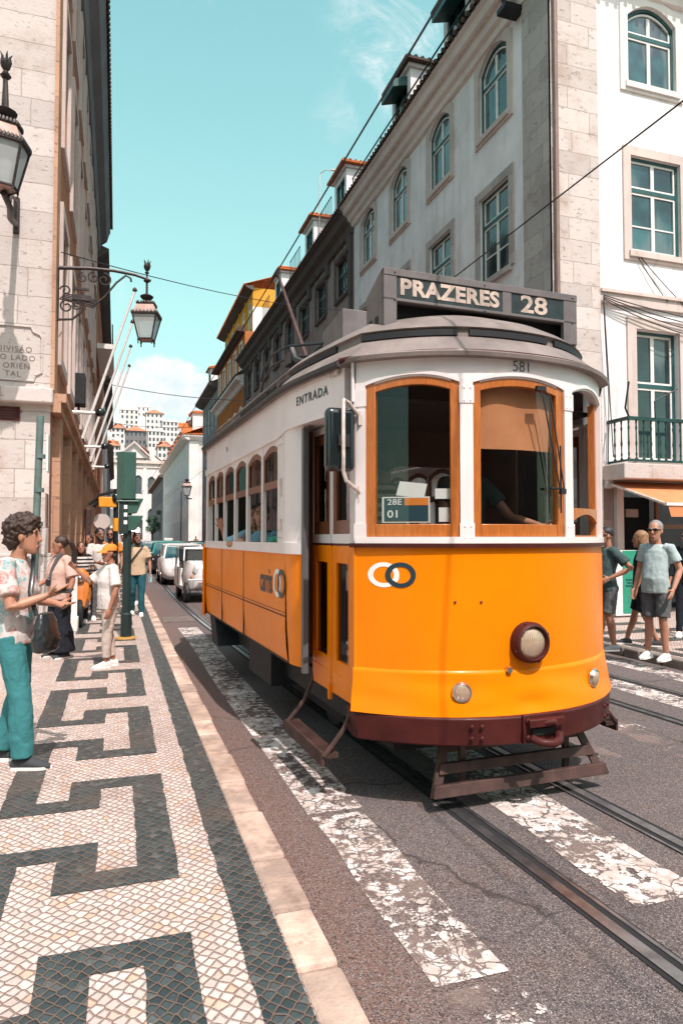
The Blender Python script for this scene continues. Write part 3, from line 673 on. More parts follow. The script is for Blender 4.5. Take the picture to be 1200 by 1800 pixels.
# second equipment box, trolley pole, hooks
mb = MB(); by = 1.36; mb.prism([(-.72, by, 3.15), (-.72, by, 3.53), (-.72, by + .5, 3.47), (-.72, by + .5, 3.15)], (1.3, 0, 0)); mb.build('equipment_box', M_['box_grey'], tram, smooth=False, bevel=.006)
mb = MB(); mb.box((0, 4.0, 3.36), (.5, .7, .06)); mb.box((0, 4.05, 3.40), (.16, .2, .10)); mb.build('pole_base', M_['under_black'], tram)
TP0 = Vector((0, 4.05, 3.36)); TP1 = Vector((0, 6.09, 5.67))
mb = MB(); mb.tube([TP0, TP0.lerp(TP1, .5), TP1], [.034, .028, .02], 10); tp = mb.build('trolley_pole', M_['brown_iron'], tram)
mb = MB(); mb.lathe([(.03, -.02), (.05, 0), (.03, .02)], TP1, Matrix.Rotation(R(90), 3, 'Y'), 12); mb.box(TP1 - Vector((0, .03, .03)), (.05, .10, .09)); mb.build('trolley_wheel', M_['under_black'], tp)
mb = MB()
for dz in (0, .10): mb.tube([(-.75, 1.75, 3.25 + dz), (-1.0, 1.95, 3.25 + dz), (-1.07, 2.2, 3.24 + dz), (-1.08, 2.5, 3.17 + dz), (-1.08, 2.6, 3.08 + dz)], .012, 6)
mb.tube([(-.88, 1.6, 3.1), (-.98, 1.8, 3.2), (-1.0, 1.85, 3.3)], .03, 6); mb.box((-1.0, 1.9, 3.22), (.06, .16, .1)); mb.tube([(-1.14, 1.9, 2.9), (-1.12, 1.7, 2.96), (-.95, 1.45, 3.06), (-.6, 1.25, 3.25)], .024, 6); mb.tube([(-1.16, 1.95, 2.88), (-1.20, 1.9, 2.93), (-1.15, 1.84, 2.97), (-1.12, 1.92, 2.9)], .014, 6)
mb.each('roof_hook', M_['black_rubber'], tram)
# life guard in front of the wheels
mb = MB()
for (w, v, z0, z1) in ((.645, .075, .105, .175), (.575, .135, .225, .285), (.50, .20, .335, .39)):
    mb.prism([(.06 - w - .02, v, z0), (.06 + w + .02, v, z0), (.06 + w, v + .02, z1), (.06 - w, v + .02, z1)], (0, .03, 0))
mb.bx(-.42, .54, .28, .31, .41, .45)
cg = mb.build('life_guard', M_['brown_iron'], tram, smooth=False, bevel=.004)
mb = MB()
for sgn in (-1, 1):
    mb.prism([(.06 + sgn * .665, .11, .10), (.06 + sgn * .60, .11, .10), (.06 + sgn * .46, .24, .46), (.06 + sgn * .52, .24, .46)], (0, .02, 0)); mb.box((.06 + sgn * .40, .2, .27), (.04, .03, .34))
mb.tube([(.55, .25, .42), (.62, .25, .42)], .03, 8); mb.each('guard_strut', M_['brown_iron'], cg, smooth=False)
# underframe, wheels, interior
mb = MB(); mb.bx(-.86, .86, .5, 6.2, .42, .72); mb.bx(-.62, .62, 1.6, 4.9, .18, .45); mb.bx(-.7, .7, .45, .75, .3, .6); mb.bx(-1.0, -.6, 2.5, 3.4, .33, .7); mb.build('underframe', M_['under_black'], tram, smooth=False)
for v in (2.15, 4.3):
    for u in (-.47, .47):
        mb = MB(); mb.lathe([(.30, -.05), (.34, -.05), (.34, -.03), (.31, -.02), (.31, .05), (.22, .05), (.20, .02), (.08, .02), (.08, .06), (.01, .06)], (u, v, .34), Matrix.Rotation(R(90 if u > 0 else -90), 3, 'Y'), 24); mb.build('wheel', M_['under_black'], tram)
mb = MB(); mb.prism([(-1.12, 4.95, .40), (-1.12, 4.55, .40), (-1.12, 4.8, .72), (-1.12, 5.15, .72)], (.5, 0, 0)); mb.build('mud_guard', M_['under_black'], tram, smooth=False)
mb = MB(); mb.bx(-1.1, 1.1, 1.5, 5.3, .76, .80); mb.bx(-.9, .9, .35, 1.6, .70, .735); mb.bx(-1.1, 1.1, 1.55, 5.3, 2.60, 2.63); mb.bx(-.88, .88, .42, 1.545, 2.60, 2.63); mb.bx(-1.10, -.55, 5.27, 5.30, .8, 2.6); mb.bx(.55, 1.10, 5.27, 5.30, .8, 2.6); mb.bx(-1.02, 1.02, 6.3, 6.34, .7, 1.66); mb.each('interior_panel', M_['inside_dark'], tram, smooth=False)
mb = MB()
for x0, x1 in ((-1.05, -.40), (.40, 1.05)): mb.bx(x0, x1, 1.50, 1.54, .8, 2.6)
mb.bx(-.40, .40, 1.50, 1.54, 2.3, 2.6); mb.bx(-.34, .1, .62, .86, .735, 1.55); mb.bx(.16, .30, .55, .75, .735, 1.75)
for k in range(6):
    for x0, x1 in ((-1.0, -.42), (.42, 1.0)):
        y = 1.85 + k * .58; mb.bx(x0, x1, y, y + .34, 1.16, 1.22); mb.bx(x0, x1, y + .32, y + .38, 1.16, 1.66); mb.bx(x0 + .2, x1 - .2, y + .1, y + .2, .8, 1.16)
mb.each('interior_fitting', M_['inside_wood'], tram, smooth=False)
for s in (-1, 1):
    mb = MB(); mb.strip([(s * u, v) for u, v in ((1.16, 5.27), (1.09, 5.5), (.99, 5.85), (.97, 6.25))][::(1 if s < 0 else -1)], .7, 1.62, -.01, -.01, .03); mb.build('rear_panel', M_['tram_yellow'], tram)
mb = MB(); mb.strip([(u, 6.65 - vf(u)) for u in (.97, .75, .5, .2, -.2, -.5, -.75, -.97)], .6, 1.64, 0, 0, .04); mb.build('rear_panel', M_['tram_yellow'], tram)
mb = MB()
for q in (-.93, -.385, .385, .93): mb.box((q, 6.62 - vf(q), 2.2), (.09, .06, 1.2))
mb.each('rear_pillar', M_['cream_white'], tram)
# cards behind the windscreen
card = thing('route_card', 'dark blue and orange card reading 28E 01 propped inside the left windscreen of the tram', 'card', TW(2.60, 3.68), TA, local=True)
mb = MB(); F = lambda x, z, l=0: (x, vf(x) + .045 - l, z)
mb.sheet(lambda u, v: F(-.835 + .255 * u, 1.795 + .165 * v), 6, 1); mb.build('card', M_['print_white'], card, smooth=False)
mb = MB(); mb.sheet(lambda u, v: F(-.826 + .237 * u, 1.803 + .149 * v, .002), 6, 1); mb.build('blue_panel', M_['ink_teal'], card, smooth=False)
mb = MB(); mb.sheet(lambda u, v: F(-.72 + .131 * u, 1.905 + .047 * v, .004), 6, 1); mb.build('orange_panel', M_['print_orange'], card, smooth=False)
text('lettering', '28E', .052, lambda x, y: F(-.772 + x, 1.925 + y, .005), M_['print_white'], card, bold=.0005)
text('lettering', '01', .066, lambda x, y: F(-.778 + x, 1.848 + y, .005), M_['print_white'], card, bold=.001)
mb = MB(); mb.sheet(lambda u, v: F(-.76 + .15 * u + .02 * v, 1.97 + .09 * v - .02 * u, -.008), 4, 1); o = mb.build('paper_sheet', M_['print_white'], None, smooth=False); o.location = TW(2.60, 3.68); o.rotation_euler = (0, 0, TA); tag(o, 'white printed paper sheet stuck behind the tram windscreen above the 28E card', 'paper')
mb = MB(); mb.sheet(lambda u, v: F(-.55 + .085 * u, 1.945 + .065 * v, 0), 3, 1); mb.sheet(lambda u, v: F(-.53 + .06 * u, 1.80 + .09 * v, .001), 3, 1); o = mb.build('notice', M_['print_white'], None, smooth=False); o.location = TW(2.60, 3.68); o.rotation_euler = (0, 0, TA); tag(o, 'small pale notice on the windscreen right of the 28E card', 'notice')
# ------------------------------------------------------------------ BUILDINGS
def plaster(name, col, grime=.5, gcol=(.25, .21, .19), rough=.85, bump=.25, streak=1., big=.6):
    m, t = newmat(name); o = t.n('TexCoord').outputs['Object']
    n = t.noise(o, .8, 7, .62); c = t.mix(t.step(n, .3, .7), sc3(col, .88), sc3(col, 1.08))
    st = t.noise(t.mapping(o, sc=(2.2, 2.2, .16)), 1.6, 7, .7); st = t.m('MULTIPLY', t.step(st, .50, .74), grime * streak)
    c = t.mix(st, c, gcol)
    pt = t.m('MULTIPLY', t.step(t.noise(t.mapping(o, (9, 3, 4)), big, 8, .7), .55, .70), grime * .8); c = t.mix(pt, c, sc3(gcol, 1.25))
    fin(t, c, rough, 0, t.noise(o, 14, 6, .65), bump, .02, Specular_IOR_Level=.0); return m
def stone(name, col, bw=1.0, bh=.45, mortar=(.22, .17, .14), grime=.45, gcol=(.30, .19, .13), pit=.6, ax='XZ'):
    m, t = newmat(name); o = t.n('TexCoord').outputs['Object']; sp = t.n('SeparateXYZ', None, Vector=o).outputs
    uv = t.n('CombineXYZ', None, X=t.m('ADD', sp[0], sp[1]), Y=sp[2]).outputs[0]
    w = t.n('TexNoise', None, Vector=o, Scale=5., Detail=3.).outputs[1]; ws = t.n('VectorMath', {'operation': 'SCALE'}); t.t.links.new(w, ws.inputs[0]); ws.inputs['Scale'].default_value = .03
    ad = t.n('VectorMath', {'operation': 'ADD'}); t.t.links.new(uv, ad.inputs[0]); t.t.links.new(ws.outputs[0], ad.inputs[1])
    br = t.n('TexBrick', {'offset': .42, 'squash': 1.3, 'squash_frequency': 3}, Vector=ad.outputs[0], Color1=(0, 0, 0), Color2=(1, 1, 1), Mortar=(.5, .5, .5), Scale=1., Mortar_Size=.008, Mortar_Smooth=.3, Brick_Width=bw, Row_Height=bh)
    tone = t.n('SeparateXYZ', None, Vector=br.outputs['Color']).outputs[0]
    c = t.mix(tone, sc3(col, .84), sc3(col, 1.08)); c = t.mix(t.m('MULTIPLY', t.step(t.noise(o, 1.1, 8, .7), .48, .7), grime), c, gcol)
    pn = t.noise(t.mapping(o, sc=(1, 1, 2.2)), 7, 8, .75); pits = t.step(pn, .57, .68)
    c = t.mix(t.m('MULTIPLY', pits, .55), c, sc3(gcol, .5)); jm = br.outputs['Fac']; c = t.mix(t.m('MULTIPLY', jm, .5), c, mortar)
    h = t.m('SUBTRACT', t.m('MULTIPLY', t.noise(o, 22, 6, .7), .5), t.m('ADD', t.m('MULTIPLY', pits, pit), jm))
    fin(t, c, .85, 0, h, .6, .03, Specular_IOR_Level=.0); return m
plaster('plaster_white', (.77, .73, .73), .6, (.40, .34, .315)); plaster('plaster_grey', (.31, .245, .225), .75, (.07, .055, .052), big=.9)
plaster('plaster_orange', (.40, .145, .055), .35, (.28, .10, .045)); plaster('plaster_yellow', (.62, .30, .05), .3, (.45, .2, .05))
plaster('plaster_far', (.60, .57, .56), .3, (.42, .36, .33)); plaster('plaster_brown', (.42, .20, .13), .5, (.17, .085, .06)); plaster('plaster_slate', (.20, .19, .20), .5, (.12, .11, .11))
plaster('trim_pink', (.58, .49, .45), .5, (.32, .25, .22)); plaster('trim_dark', (.12, .105, .10), .5, (.05, .045, .045)); plaster('trim_white', (.70, .66, .63), .3, (.42, .36, .33))
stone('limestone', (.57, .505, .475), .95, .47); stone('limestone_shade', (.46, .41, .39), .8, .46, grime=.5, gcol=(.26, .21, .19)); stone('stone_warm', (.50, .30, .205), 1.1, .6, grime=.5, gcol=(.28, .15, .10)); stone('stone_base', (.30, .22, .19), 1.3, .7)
mat('frame_teal', (.012, .075, .075), .5, var=.3, scale=4, grime=.3, gcol=(.1, .12, .11)); mat('sash_white', (.72, .70, .67), .5, var=.08, grime=.3, gcol=(.42, .38, .34), gscale=6)
mat('frame_dark', (.018, .026, .028), .55, var=.3); mat('iron_green', (.012, .05, .046), .45, .3, var=.3, scale=9); mat('iron_black', (.015, .018, .02), .5, .4, var=.3)
mat('cable', (.02, .02, .022), .6); mat('pipe_brown', (.20, .13, .105), .6, var=.2); mat('far_window', (.055, .075, .085), .25, var=.3, scale=.7); mat('room_dark', (.010, .011, .013), .8)
pane_mat('pane_teal', (.02, .075, .08), .07); pane_mat('pane_dark', (.010, .022, .025), .08)
def tiles(name, col):
    m, t = newmat(name); o = t.n('TexCoord').outputs['Object']; n = t.noise(o, 3.5, 6, .65); c = t.mix(t.step(n, .3, .7), sc3(col, .6), sc3(col, 1.25))
    c = t.mix(t.m('MULTIPLY', t.step(t.noise(o, 1.3, 6, .7), .52, .7), .5), c, (.06, .04, .03)); fin(t, c, .85, 0, t.noise(o, 30, 4), .3, .01, Specular_IOR_Level=.2)
tiles('tiles_orange', (.50, .135, .04)); tiles('tiles_dark', (.085, .055, .045)); tiles('tiles_far', (.48, .20, .12))
class Wall:                                     # wall plane: P(u, z, d) with u along the wall, d outwards
    def __init__(s, o, u, n): s.o = Vector(o); s.u = Vector(u).normalized(); s.n = Vector(n).normalized()
    def __call__(s, u, z, d=0.): return s.o + s.u * u + Vector((0, 0, z)) + s.n * d
    def box(s, mb, u0, u1, z0, z1, d0, d1): return mb.prism([s(u0, z0, d0), s(u1, z0, d0), s(u1, z1, d0), s(u0, z1, d0)], s.n * (d1 - d0))
def arc(u0, u1, z, rise, n=10): return [(u0 + (u1-u0) * i / n, z + rise * (1 - (2 * i / n - 1) ** 2)) for i in range(n + 1)]
def wall_open(mb, P, u0, u1, z0, z1, ops, depth=.22):      # ops: (u0,u1,z0,z1,rise)
    us = sorted({u0, u1} | {round(o[i], 4) for o in ops for i in (0, 1)}); zs = sorted({z0, z1} | {round(o[2], 4) for o in ops} | {round(o[3] + o[4], 4) for o in ops})
    for a, b in zip(us, us[1:]):
        for c, d in zip(zs, zs[1:]):
            mu, mz = (a + b) / 2, (c + d) / 2
            if not any(o[0] < mu < o[1] and o[2] < mz < o[3] + o[4] for o in ops): mb.add([P(a, c), P(b, c), P(b, d), P(a, d)], [(0, 1, 2, 3)])
    for (a, b, c, d, r) in ops:
        tp = arc(a, b, d, r) if r else [(a, d), (b, d)]
        if r:
            for p, q in zip(tp, tp[1:]): mb.add([P(*p), P(*q), P(q[0], d + r), P(p[0], d + r)], [(0, 1, 2, 3)])
        ring = [(a, c)] + tp + [(b, c)]
        for p, q in zip(ring, ring[1:] + ring[:1]): mb.add([P(*p), P(*q), P(*q, -depth), P(*p, -depth)], [(0, 1, 2, 3)])
def ringbar(mb, P, ring, w, d0, d1, bottom=True):         # a bar of width w inside the closed ring (last edge is the bottom)
    cu = sum(p[0] for p in ring) / len(ring); lo = min(p[1] for p in ring)
    u0, u1 = min(p[0] for p in ring), max(p[0] for p in ring); hi = max(p[1] for p in ring)
    inn = [((p[0] + (w if p[0] < cu - 1e-6 else -w if p[0] > cu + 1e-6 else 0)) if p[0] in (u0, u1) else u0 + w + (p[0] - u0) * (u1 - u0 - 2*w) / (u1 - u0), max(lo + (w if bottom else 0), p[1] - (w if p[1] > lo + 1e-6 else 0))) for p in ring]
    n = len(ring)
    for i in range(n):
        j = (i + 1) % n
        if j == 0 and not bottom: continue
        q = [P(*ring[i], d0), P(*ring[j], d0), P(*inn[j], d0), P(*inn[i], d0)]; mb.prism(q, P.n * (d1 - d0))
def window(P, root, op, outer, sash, pane, mull=1, trans=None, bars=(), depth=.2, sur=None, surw=.2, name='window', fw=.06, sw=.045, apron=False):
    a, b, c, d, r = op; ring = [(a, c)] + (arc(a, b, d, r) if r else [(a, d), (b, d)]) + [(b, c)]
    mb = MB(); ringbar(mb, P, ring, fw, -depth + .005, -depth + .07)
    if trans: P.box(mb, a + fw, b - fw, trans - .045, trans + .045, -depth + .005, -depth + .06)
    f = mb.build(name, outer, root, smooth=False)
    mb = MB(); A, B, C_, D = a + fw, b - fw, c + fw, d - fw + (r * .6 if r else 0); d0, d1 = -depth + .012, -depth + .045
    spans = [(C_, (trans - .045) if trans else D)] + ([(trans + .045, D)] if trans else [])
    cols = [A + (B - A) * i / (mull + 1) for i in range(mull + 2)]
    for (lo, hi) in spans:
        for u0, u1 in zip(cols, cols[1:]):
            P.box(mb, u0, u0 + sw, lo, hi, d0, d1); P.box(mb, u1 - sw, u1, lo, hi, d0, d1); P.box(mb, u0 + sw, u1 - sw, lo, lo + sw, d0, d1)
            if not (r and hi == D): P.box(mb, u0 + sw, u1 - sw, hi - sw, hi, d0, d1)
            for z in bars:
                if lo < z < hi: P.box(mb, u0 + sw, u1 - sw, z - .015, z + .015, d0, d1 - .008)
    if r:
        tp = arc(A, B, d - fw, r * .9)
        for p, q in zip(tp, tp[1:]): mb.prism([P(*p, d0), P(*q, d0), P(q[0], q[1] - sw, d0), P(p[0], p[1] - sw, d0)], P.n * (d1 - d0))
    mb.build('sash', sash, f, smooth=False)
    mb = MB(); mb.add([P(u, z, -depth + .018) for u, z in ring], [tuple(range(len(ring)))]); mb.build('pane', pane, f, smooth=False)
    if sur:
        mb = MB(); w = surw; o2 = [(a - w, c - (w if apron else .02))] + (arc(a - w, b + w, d + w, r) if r else [(a - w, d + w), (b + w, d + w)]) + [(b + w, c - (w if apron else .02))]
        n = len(ring)
        for i in range(n - 1 if not apron else n):
            j = (i + 1) % n; mb.prism([P(*ring[i]), P(*ring[j]), P(*o2[j]), P(*o2[i])], P.n * .045)
        P.box(mb, a - .08, b + .08, c - .13, c - .004, 0, .09)
        mb.build('surround', sur, f, smooth=False)
    return f
def cornice(mb, P, u0, u1, prof):                # prof: (d, z) outline, swept along u
    mb.prism([P(u0, z, d) for d, z in prof], P.u * (u1 - u0))
def tile_roof(mb, P, u0, u1, d0, z0, d1, z1, pitch=.22, amp=.045):   # rows of round tiles from the eave up
    n = max(2, int((u1 - u0) / pitch)) * 4
    mb.sheet(lambda a, b: P(u0 + (u1 - u0) * a, z0 + (z1 - z0) * b + amp * abs(math.sin(math.pi * a * n / 4)), d0 + (d1 - d0) * b), n, 4)
    for i in range(n // 4):
        a = u0 + (u1 - u0) * (i + .5) / (n / 4); mb.tube([P(a, z0 + .0, d0 + .03), P(a, z0 + .03, d0 - .25)], amp * 1.3, 6)
def pipe(mb, pts, r=.045): mb.tube(pts, r, 8)

XR, YC = 8.6, 12.0
PS = Wall((XR, 0, 0), (0, 1, 0), (-1, 0, 0))     # right-hand street line
PF = Wall((0, YC, 0), (1, 0, 0), (0, -1, 0))     # the front that faces the camera across the side street
def dormer(root, P, yc, w, zb, h, tilem, wallm, d=-.15, depth=2.6, pane='pane_dark', frame='frame_teal', box=None):
    u0, u1 = yc - w/2, yc + w/2
    mb = MB(); op = (u0 + .25, u1 - .25, zb + .15, zb + h - .45, 0); Q = Wall(P(0, 0, d), P.u, P.n)
    wall_open(mb, Q, u0, u1, zb - .6, zb + h - .12, [op], .1)
    for u in (u0, u1): mb.add([Q(u, zb - .6), Q(u, zb + h - .12), Q(u, zb + h - .12, -depth), Q(u, zb - .6, -depth)], [(0, 1, 2, 3)])
    mb.prism([Q(u0 - .1, zb + h - .22, .1), Q(u1 + .1, zb + h - .22, .1), Q(u1 + .1, zb + h - .22, -depth), Q(u0 - .1, zb + h - .22, -depth)], (0, 0, .1))
    dm = mb.build('dormer', wallm, root, smooth=False)
    mb = MB(); e = .28
    b = [Q(u0 - e, zb + h - .11, e), Q(u1 + e, zb + h - .11, e), Q(u1 + e, zb + h - .11, -depth), Q(u0 - e, zb + h - .11, -depth)]; k = [Q(yc, zb + h + .42, -.55), Q(yc, zb + h + .42, -depth)]
    mb.add(b + k + [p + Vector((0, 0, .08)) for p in b], [(3, 2, 1, 0), (0, 1, 7, 6), (1, 2, 8, 7), (2, 3, 9, 8), (3, 0, 6, 9), (6, 7, 4), (7, 8, 5, 4), (8, 9, 5), (9, 6, 4, 5)])
    m8 = int((depth + e) / .24)
    for i in range(m8):                          # tile ridges running down both slopes
        dd = e - .1 - i * .24
        for uu in (u0 - e, u1 + e): mb.tube([Q(uu, zb + h - .03, dd), Q(yc, zb + h + .45, min(dd, -.55))], .06, 5)
    mb.build('dormer_roof', tilem, dm, smooth=False)
    mb = MB(); a, b_, c, d_, _ = op; ringbar(mb, Q, [(a, c), (a, d_), (b_, d_), (b_, c)], .07, -.09, -.02); Q.box(mb, yc - .03, yc + .03, c, d_, -.09, -.03); mb.build('dormer_window', MATS[frame], dm, smooth=False)
    mb = MB(); mb.add([Q(a, c, -.085), Q(b_, c, -.085), Q(b_, d_, -.085), Q(a, d_, -.085)], [(0, 1, 2, 3)]); mb.build('dormer_pane', MATS[pane], dm, smooth=False)
    if box: mb = MB(); mb.prism([Q(a, d_ + .1, 0), Q(a, d_ - .1, .5), Q(a, d_ - .35, .5), Q(a, d_ - .2, 0)], Q.u * (b_ - a)); mb.build('dormer_awning', MATS['frame_teal'], dm, smooth=False)
    return dm

# --- white corner building on the right
wb = thing('corner_building', 'white plastered corner house with a small green balcony right of the tram', 'building', (XR, YC, .12))
ops = []; wy = [14.3, 17.2, 20.1, 23.0]
for y in wy: ops += [(y - .66, y + .66, 11.72, 13.36, .34), (y - .68, y + .68, 8.02, 10.16, 0), (y - .62, y + .62, 3.5, 6.25, 0)]
for y in wy: ops.append((y - .7, y + .7, .12, 2.75, 0))
fo = [(10.57, 11.90, 11.74, 13.26, .32), (10.60, 11.96, 7.96, 10.1, 0), (10.68, 11.86, 3.35, 6.25, 0), (13.4, 14.6, 11.85, 13.2, .32), (13.4, 14.6, 8.05, 10.0, 0), (13.4, 14.6, 3.35, 6.25, 0), (10.3, 12.9, .12, 2.72, 0), (13.3, 15.2, .12, 2.72, 0)]
mb = MB(); wall_open(mb, PS, YC, 24.6, .1, 14.1, ops); wall_open(mb, PF, XR, 17, 3.2, 14.1, [o for o in fo if o[3] > 3.3]); mb.add([PF(17, .1), PF(17, 14), Vector((17, 24.6, 14)), Vector((17, 24.6, .1))], [(0, 1, 2, 3)])
mb.build('wall', MATS['plaster_white'], wb, smooth=False)
mb = MB(); wall_open(mb, PF, XR, 17, .1, 3.2, [o for o in fo if o[3] < 3.3], .35); mb.build('ground_floor', MATS['stone_base'], wb, smooth=False)
mb = MB(); PF.box(mb, 10.05, 10.22, .12, 2.85, 0, .10); PF.box(mb, 10.22, 13.0, 2.72, 2.86, 0, .07); PF.box(mb, 12.9, 13.1, .12, 2.85, 0, .1); mb.build('door_surround', MATS['trim_pink'], wb, smooth=False)
mb = MB(); PF.box(mb, 10.3, 12.9, .12, 2.72, -2.2, -2.1); mb.add([PF(10.3, .14, -.35), PF(12.9, .14, -.35), PF(12.9, .14, -2.2), PF(10.3, .14, -2.2)], [(0,1,2,3)]); PF.box(mb, 13.3, 15.2, .12, 2.72, -.9, -.8); mb.build('shop_interior', MATS['room_dark'], wb, smooth=False)
mb = MB(); PF.box(mb, 11.4, 11.48, .12, 2.7, -.32, -.26); PF.box(mb, 11.48, 12.9, 1.9, 2.0, -.32, -.26); PF.box(mb, 10.36, 10.42, .12, 2.0, -.3, -.24); mb.build('shop_front', MATS['red_wood'], wb, smooth=False)
mb = MB(); PF.box(mb, 10.62, 10.95, 2.15, 2.33, -.34, -.30); mb.build('shop_sign', MATS['plaster_grey'], wb, smooth=False)
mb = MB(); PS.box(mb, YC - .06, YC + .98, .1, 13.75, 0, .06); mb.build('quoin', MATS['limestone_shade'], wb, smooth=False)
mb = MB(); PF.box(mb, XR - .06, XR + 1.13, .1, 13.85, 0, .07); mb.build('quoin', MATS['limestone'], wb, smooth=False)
mb = MB(); PF.box(mb, XR + 1.13, 17, 6.72, 6.95, 0, .07); PF.box(mb, XR + 1.13, 17, 6.95, 7.02, 0, .12); mb.build('string_course', MATS['trim_pink'], wb, smooth=False)
cprof = [(0, 13.72), (.10, 13.74), (.14, 13.86), (.24, 13.92), (.30, 14.06), (.44, 14.14), (.50, 14.30), (.58, 14.34), (.58, 14.42), (0, 14.5)]
mb = MB(); cornice(mb, PS, YC - .55, 24.6, cprof); cornice(mb, PF, XR - .55, 17.2, cprof); mb.build('cornice', MATS['trim_white'], wb, smooth=False)
mb = MB(); PS.box(mb, YC - .5, 24.6, 14.2, 14.34, .30, .46); mb.tube([PS(12.3, 14.12, .34), PS(24.5, 14.12, .34)], .05, 6); mb.build('gutter', MATS['pipe_white'], wb, smooth=False)
mb = MB(); tile_roof(mb, PS, YC - .6, 24.6, .66, 14.44, -4, 17.4); tile_roof(mb, PF, XR - .6, 17.2, .66, 14.44, -4, 17.4); mb.build('roof', MATS['tiles_dark'], wb, smooth=False)
mb = MB(); pipe(mb, [PF(XR + .02, .1, .13), PF(XR + .02, 13.7, .13)], .05); mb.build('downpipe', MATS['pipe_brown'], wb)
mb = MB(); mb.tube([PS(13.2, 14.35, .5), PS(13.2, 13.8, .35), PS(13.2, 13.7, .1)], .05, 6); PS.box(mb, 12.95, 13.3, 13.6, 13.72, 0, .5)
mb.each('rain_spout', MATS['iron_black'], wb)
T_ = MATS
for (a, b, c, d, r) in ops:
    if c > 11: window(PS, wb, (a, b, c, d, r), T_['frame_teal'], T_['sash_white'], T_['pane_teal'], 1, 12.95, sur=T_['trim_pink'], apron=True, depth=.13)
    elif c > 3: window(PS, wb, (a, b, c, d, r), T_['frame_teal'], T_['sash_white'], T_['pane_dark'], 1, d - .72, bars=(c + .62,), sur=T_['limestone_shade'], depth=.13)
    else: window(PS, wb, (a, b, c, d, r), T_['frame_dark'], T_['frame_dark'], T_['pane_dark'], 1, 2.1)
for (a, b, c, d, r) in fo:
    if c > 11: window(PF, wb, (a, b, c, d, r), T_['frame_teal'], T_['sash_white'], T_['pane_teal'], 1, 12.9, sur=T_['trim_white'], apron=True, depth=.12)
    elif c > 7: window(PF, wb, (a, b, c, d, r), T_['frame_teal'], T_['sash_white'], T_['pane_teal'], 1, d - .72, bars=(c + .62,), sur=T_['trim_pink'], apron=True, depth=.12)
    elif c > 3: window(PF, wb, (a, b, c, d, r), T_['frame_teal'], T_['sash_white'], T_['pane_dark'], 1, 5.05, bars=(4.35,), sur=T_['trim_pink'], surw=.24, name='balcony_door')
# balcony: slab, cast balusters, rail
BD = .62
mb = MB(); PF.box(mb, 9.72, 13.2, 2.90, 3.22, 0.0, BD + .1); slab = mb.build('balcony_slab', MATS['limestone'], wb, smooth=False, bevel=.02)
mb = MB(); PF.box(mb, 9.9, 13.1, 4.12, 4.19, BD - .06, BD + .02); PF.box(mb, 9.9, 9.97, 4.12, 4.19, 0, BD - .06); PF.box(mb, 9.9, 13.1, 3.27, 3.31, BD - .05, BD + .01); PF.box(mb, 9.9, 9.96, 3.27, 3.31, 0, BD - .05); rail_ = mb.build('balcony_rail', MATS['iron_green'], slab, smooth=False)
bprof = [(.03, 0), (.03, .05), (.012, .08), (.022, .14), (.012, .19), (.014, .30), (.024, .36), (.016, .42), (.013, .62), (.024, .68), (.012, .74), (.02, .80), (.02, .84)]
for k in range(17): mb = MB(); mb.lathe(bprof, PF(9.94 + .19 * k, 3.28, BD - .02), n=8); mb.build('baluster', MATS['iron_green'], slab)
for k in range(2): mb = MB(); mb.lathe(bprof, PF(9.93, 3.28, .2 + .2 * k), n=8); mb.build('baluster', MATS['iron_green'], slab)
mb = MB(); mb.tube([PF(9.95, 4.15, BD), PF(9.83, 4.35, BD + .02), PF(9.93, 4.9, BD + .02)], .02, 6); mb.tube([PF(10.6, 4.15, BD), PF(10.45, 4.5, BD + .15), PF(10.9, 4.75, BD + .3)], .015, 6); mb.each('flag_holder', MATS['iron_black'], slab)
for yc, bx_ in ((16.65, True), (20.55, True)): dormer(wb, PS, yc, 1.55, 15.05, 2.1, MATS['tiles_dark'], MATS['plaster_white'], d=-.25, box=bx_)
mb = MB(); mb.tube([PS(13, 15.0, .45), PS(23.5, 15.0, .45)], .025, 6)
for y in (13.2, 15.2, 17.5, 18.8, 20.6, 23.4): mb.tube([PS(y, 14.5, .45), PS(y, 15.0, .45)], .02, 6)
mb.build('roof_railing', MATS['iron_black'], wb)
# loose cables on the front
mb = MB()
def sag(a, b, s, n=12): a, b = Vector(a), Vector(b); return [a.lerp(b, i/n) - Vector((0, 0, s * 4 * (i/n) * (1 - i/n))) for i in range(n + 1)]
for k in range(4): mb.tube(sag(PF(9.74, 6.85 - .03*k, .14), PF(14, 6.5 - .12*k, .14), .08 + .05*k), .012, 5)
mb.tube(sag(PF(9.76, 6.8, .13), PF(9.95, 3.4, .13), 0) , .012, 5); mb.tube([PF(9.76, 6.7, .12), PF(9.8, 5.6, .13), PF(9.86, 4.6, .12), PF(9.82, 3.3, .13)], .010, 5); mb.tube(sag(PF(10.7, 7.9, .05), PF(11.5, 6.9, .1), .05), .01, 5); mb.tube(sag(PF(10.75, 7.9, .05), PF(12.2, 6.7, .1), .05), .01, 5)
mb.each('facade_cable', MATS['cable'], wb)
aw = thing('awning', 'orange fabric awning with a hanging valance over the shop front', 'awning', PF(11.5, 2.8, .1))
mb = MB(); A_ = lambda u, z, d: PF(u, z, d)
mb.prism([A_(9.85, 2.86, .12), A_(13.4, 2.86, .12), A_(13.4, 2.34, 1.55), A_(9.95, 2.34, 1.55)], (0, 0, .015)); mb.build('canopy', mat('awning_cloth', (.56, .21, .085), .85, var=.1), aw, smooth=False)
mb = MB(); mb.prism([A_(9.98, 2.33, 1.57), A_(13.4, 2.33, 1.57), A_(13.4, 2.10, 1.57), A_(10.05, 2.10, 1.57)], PF.n * .008); mb.build('valance', MATS['awning_cloth'], aw, smooth=False)
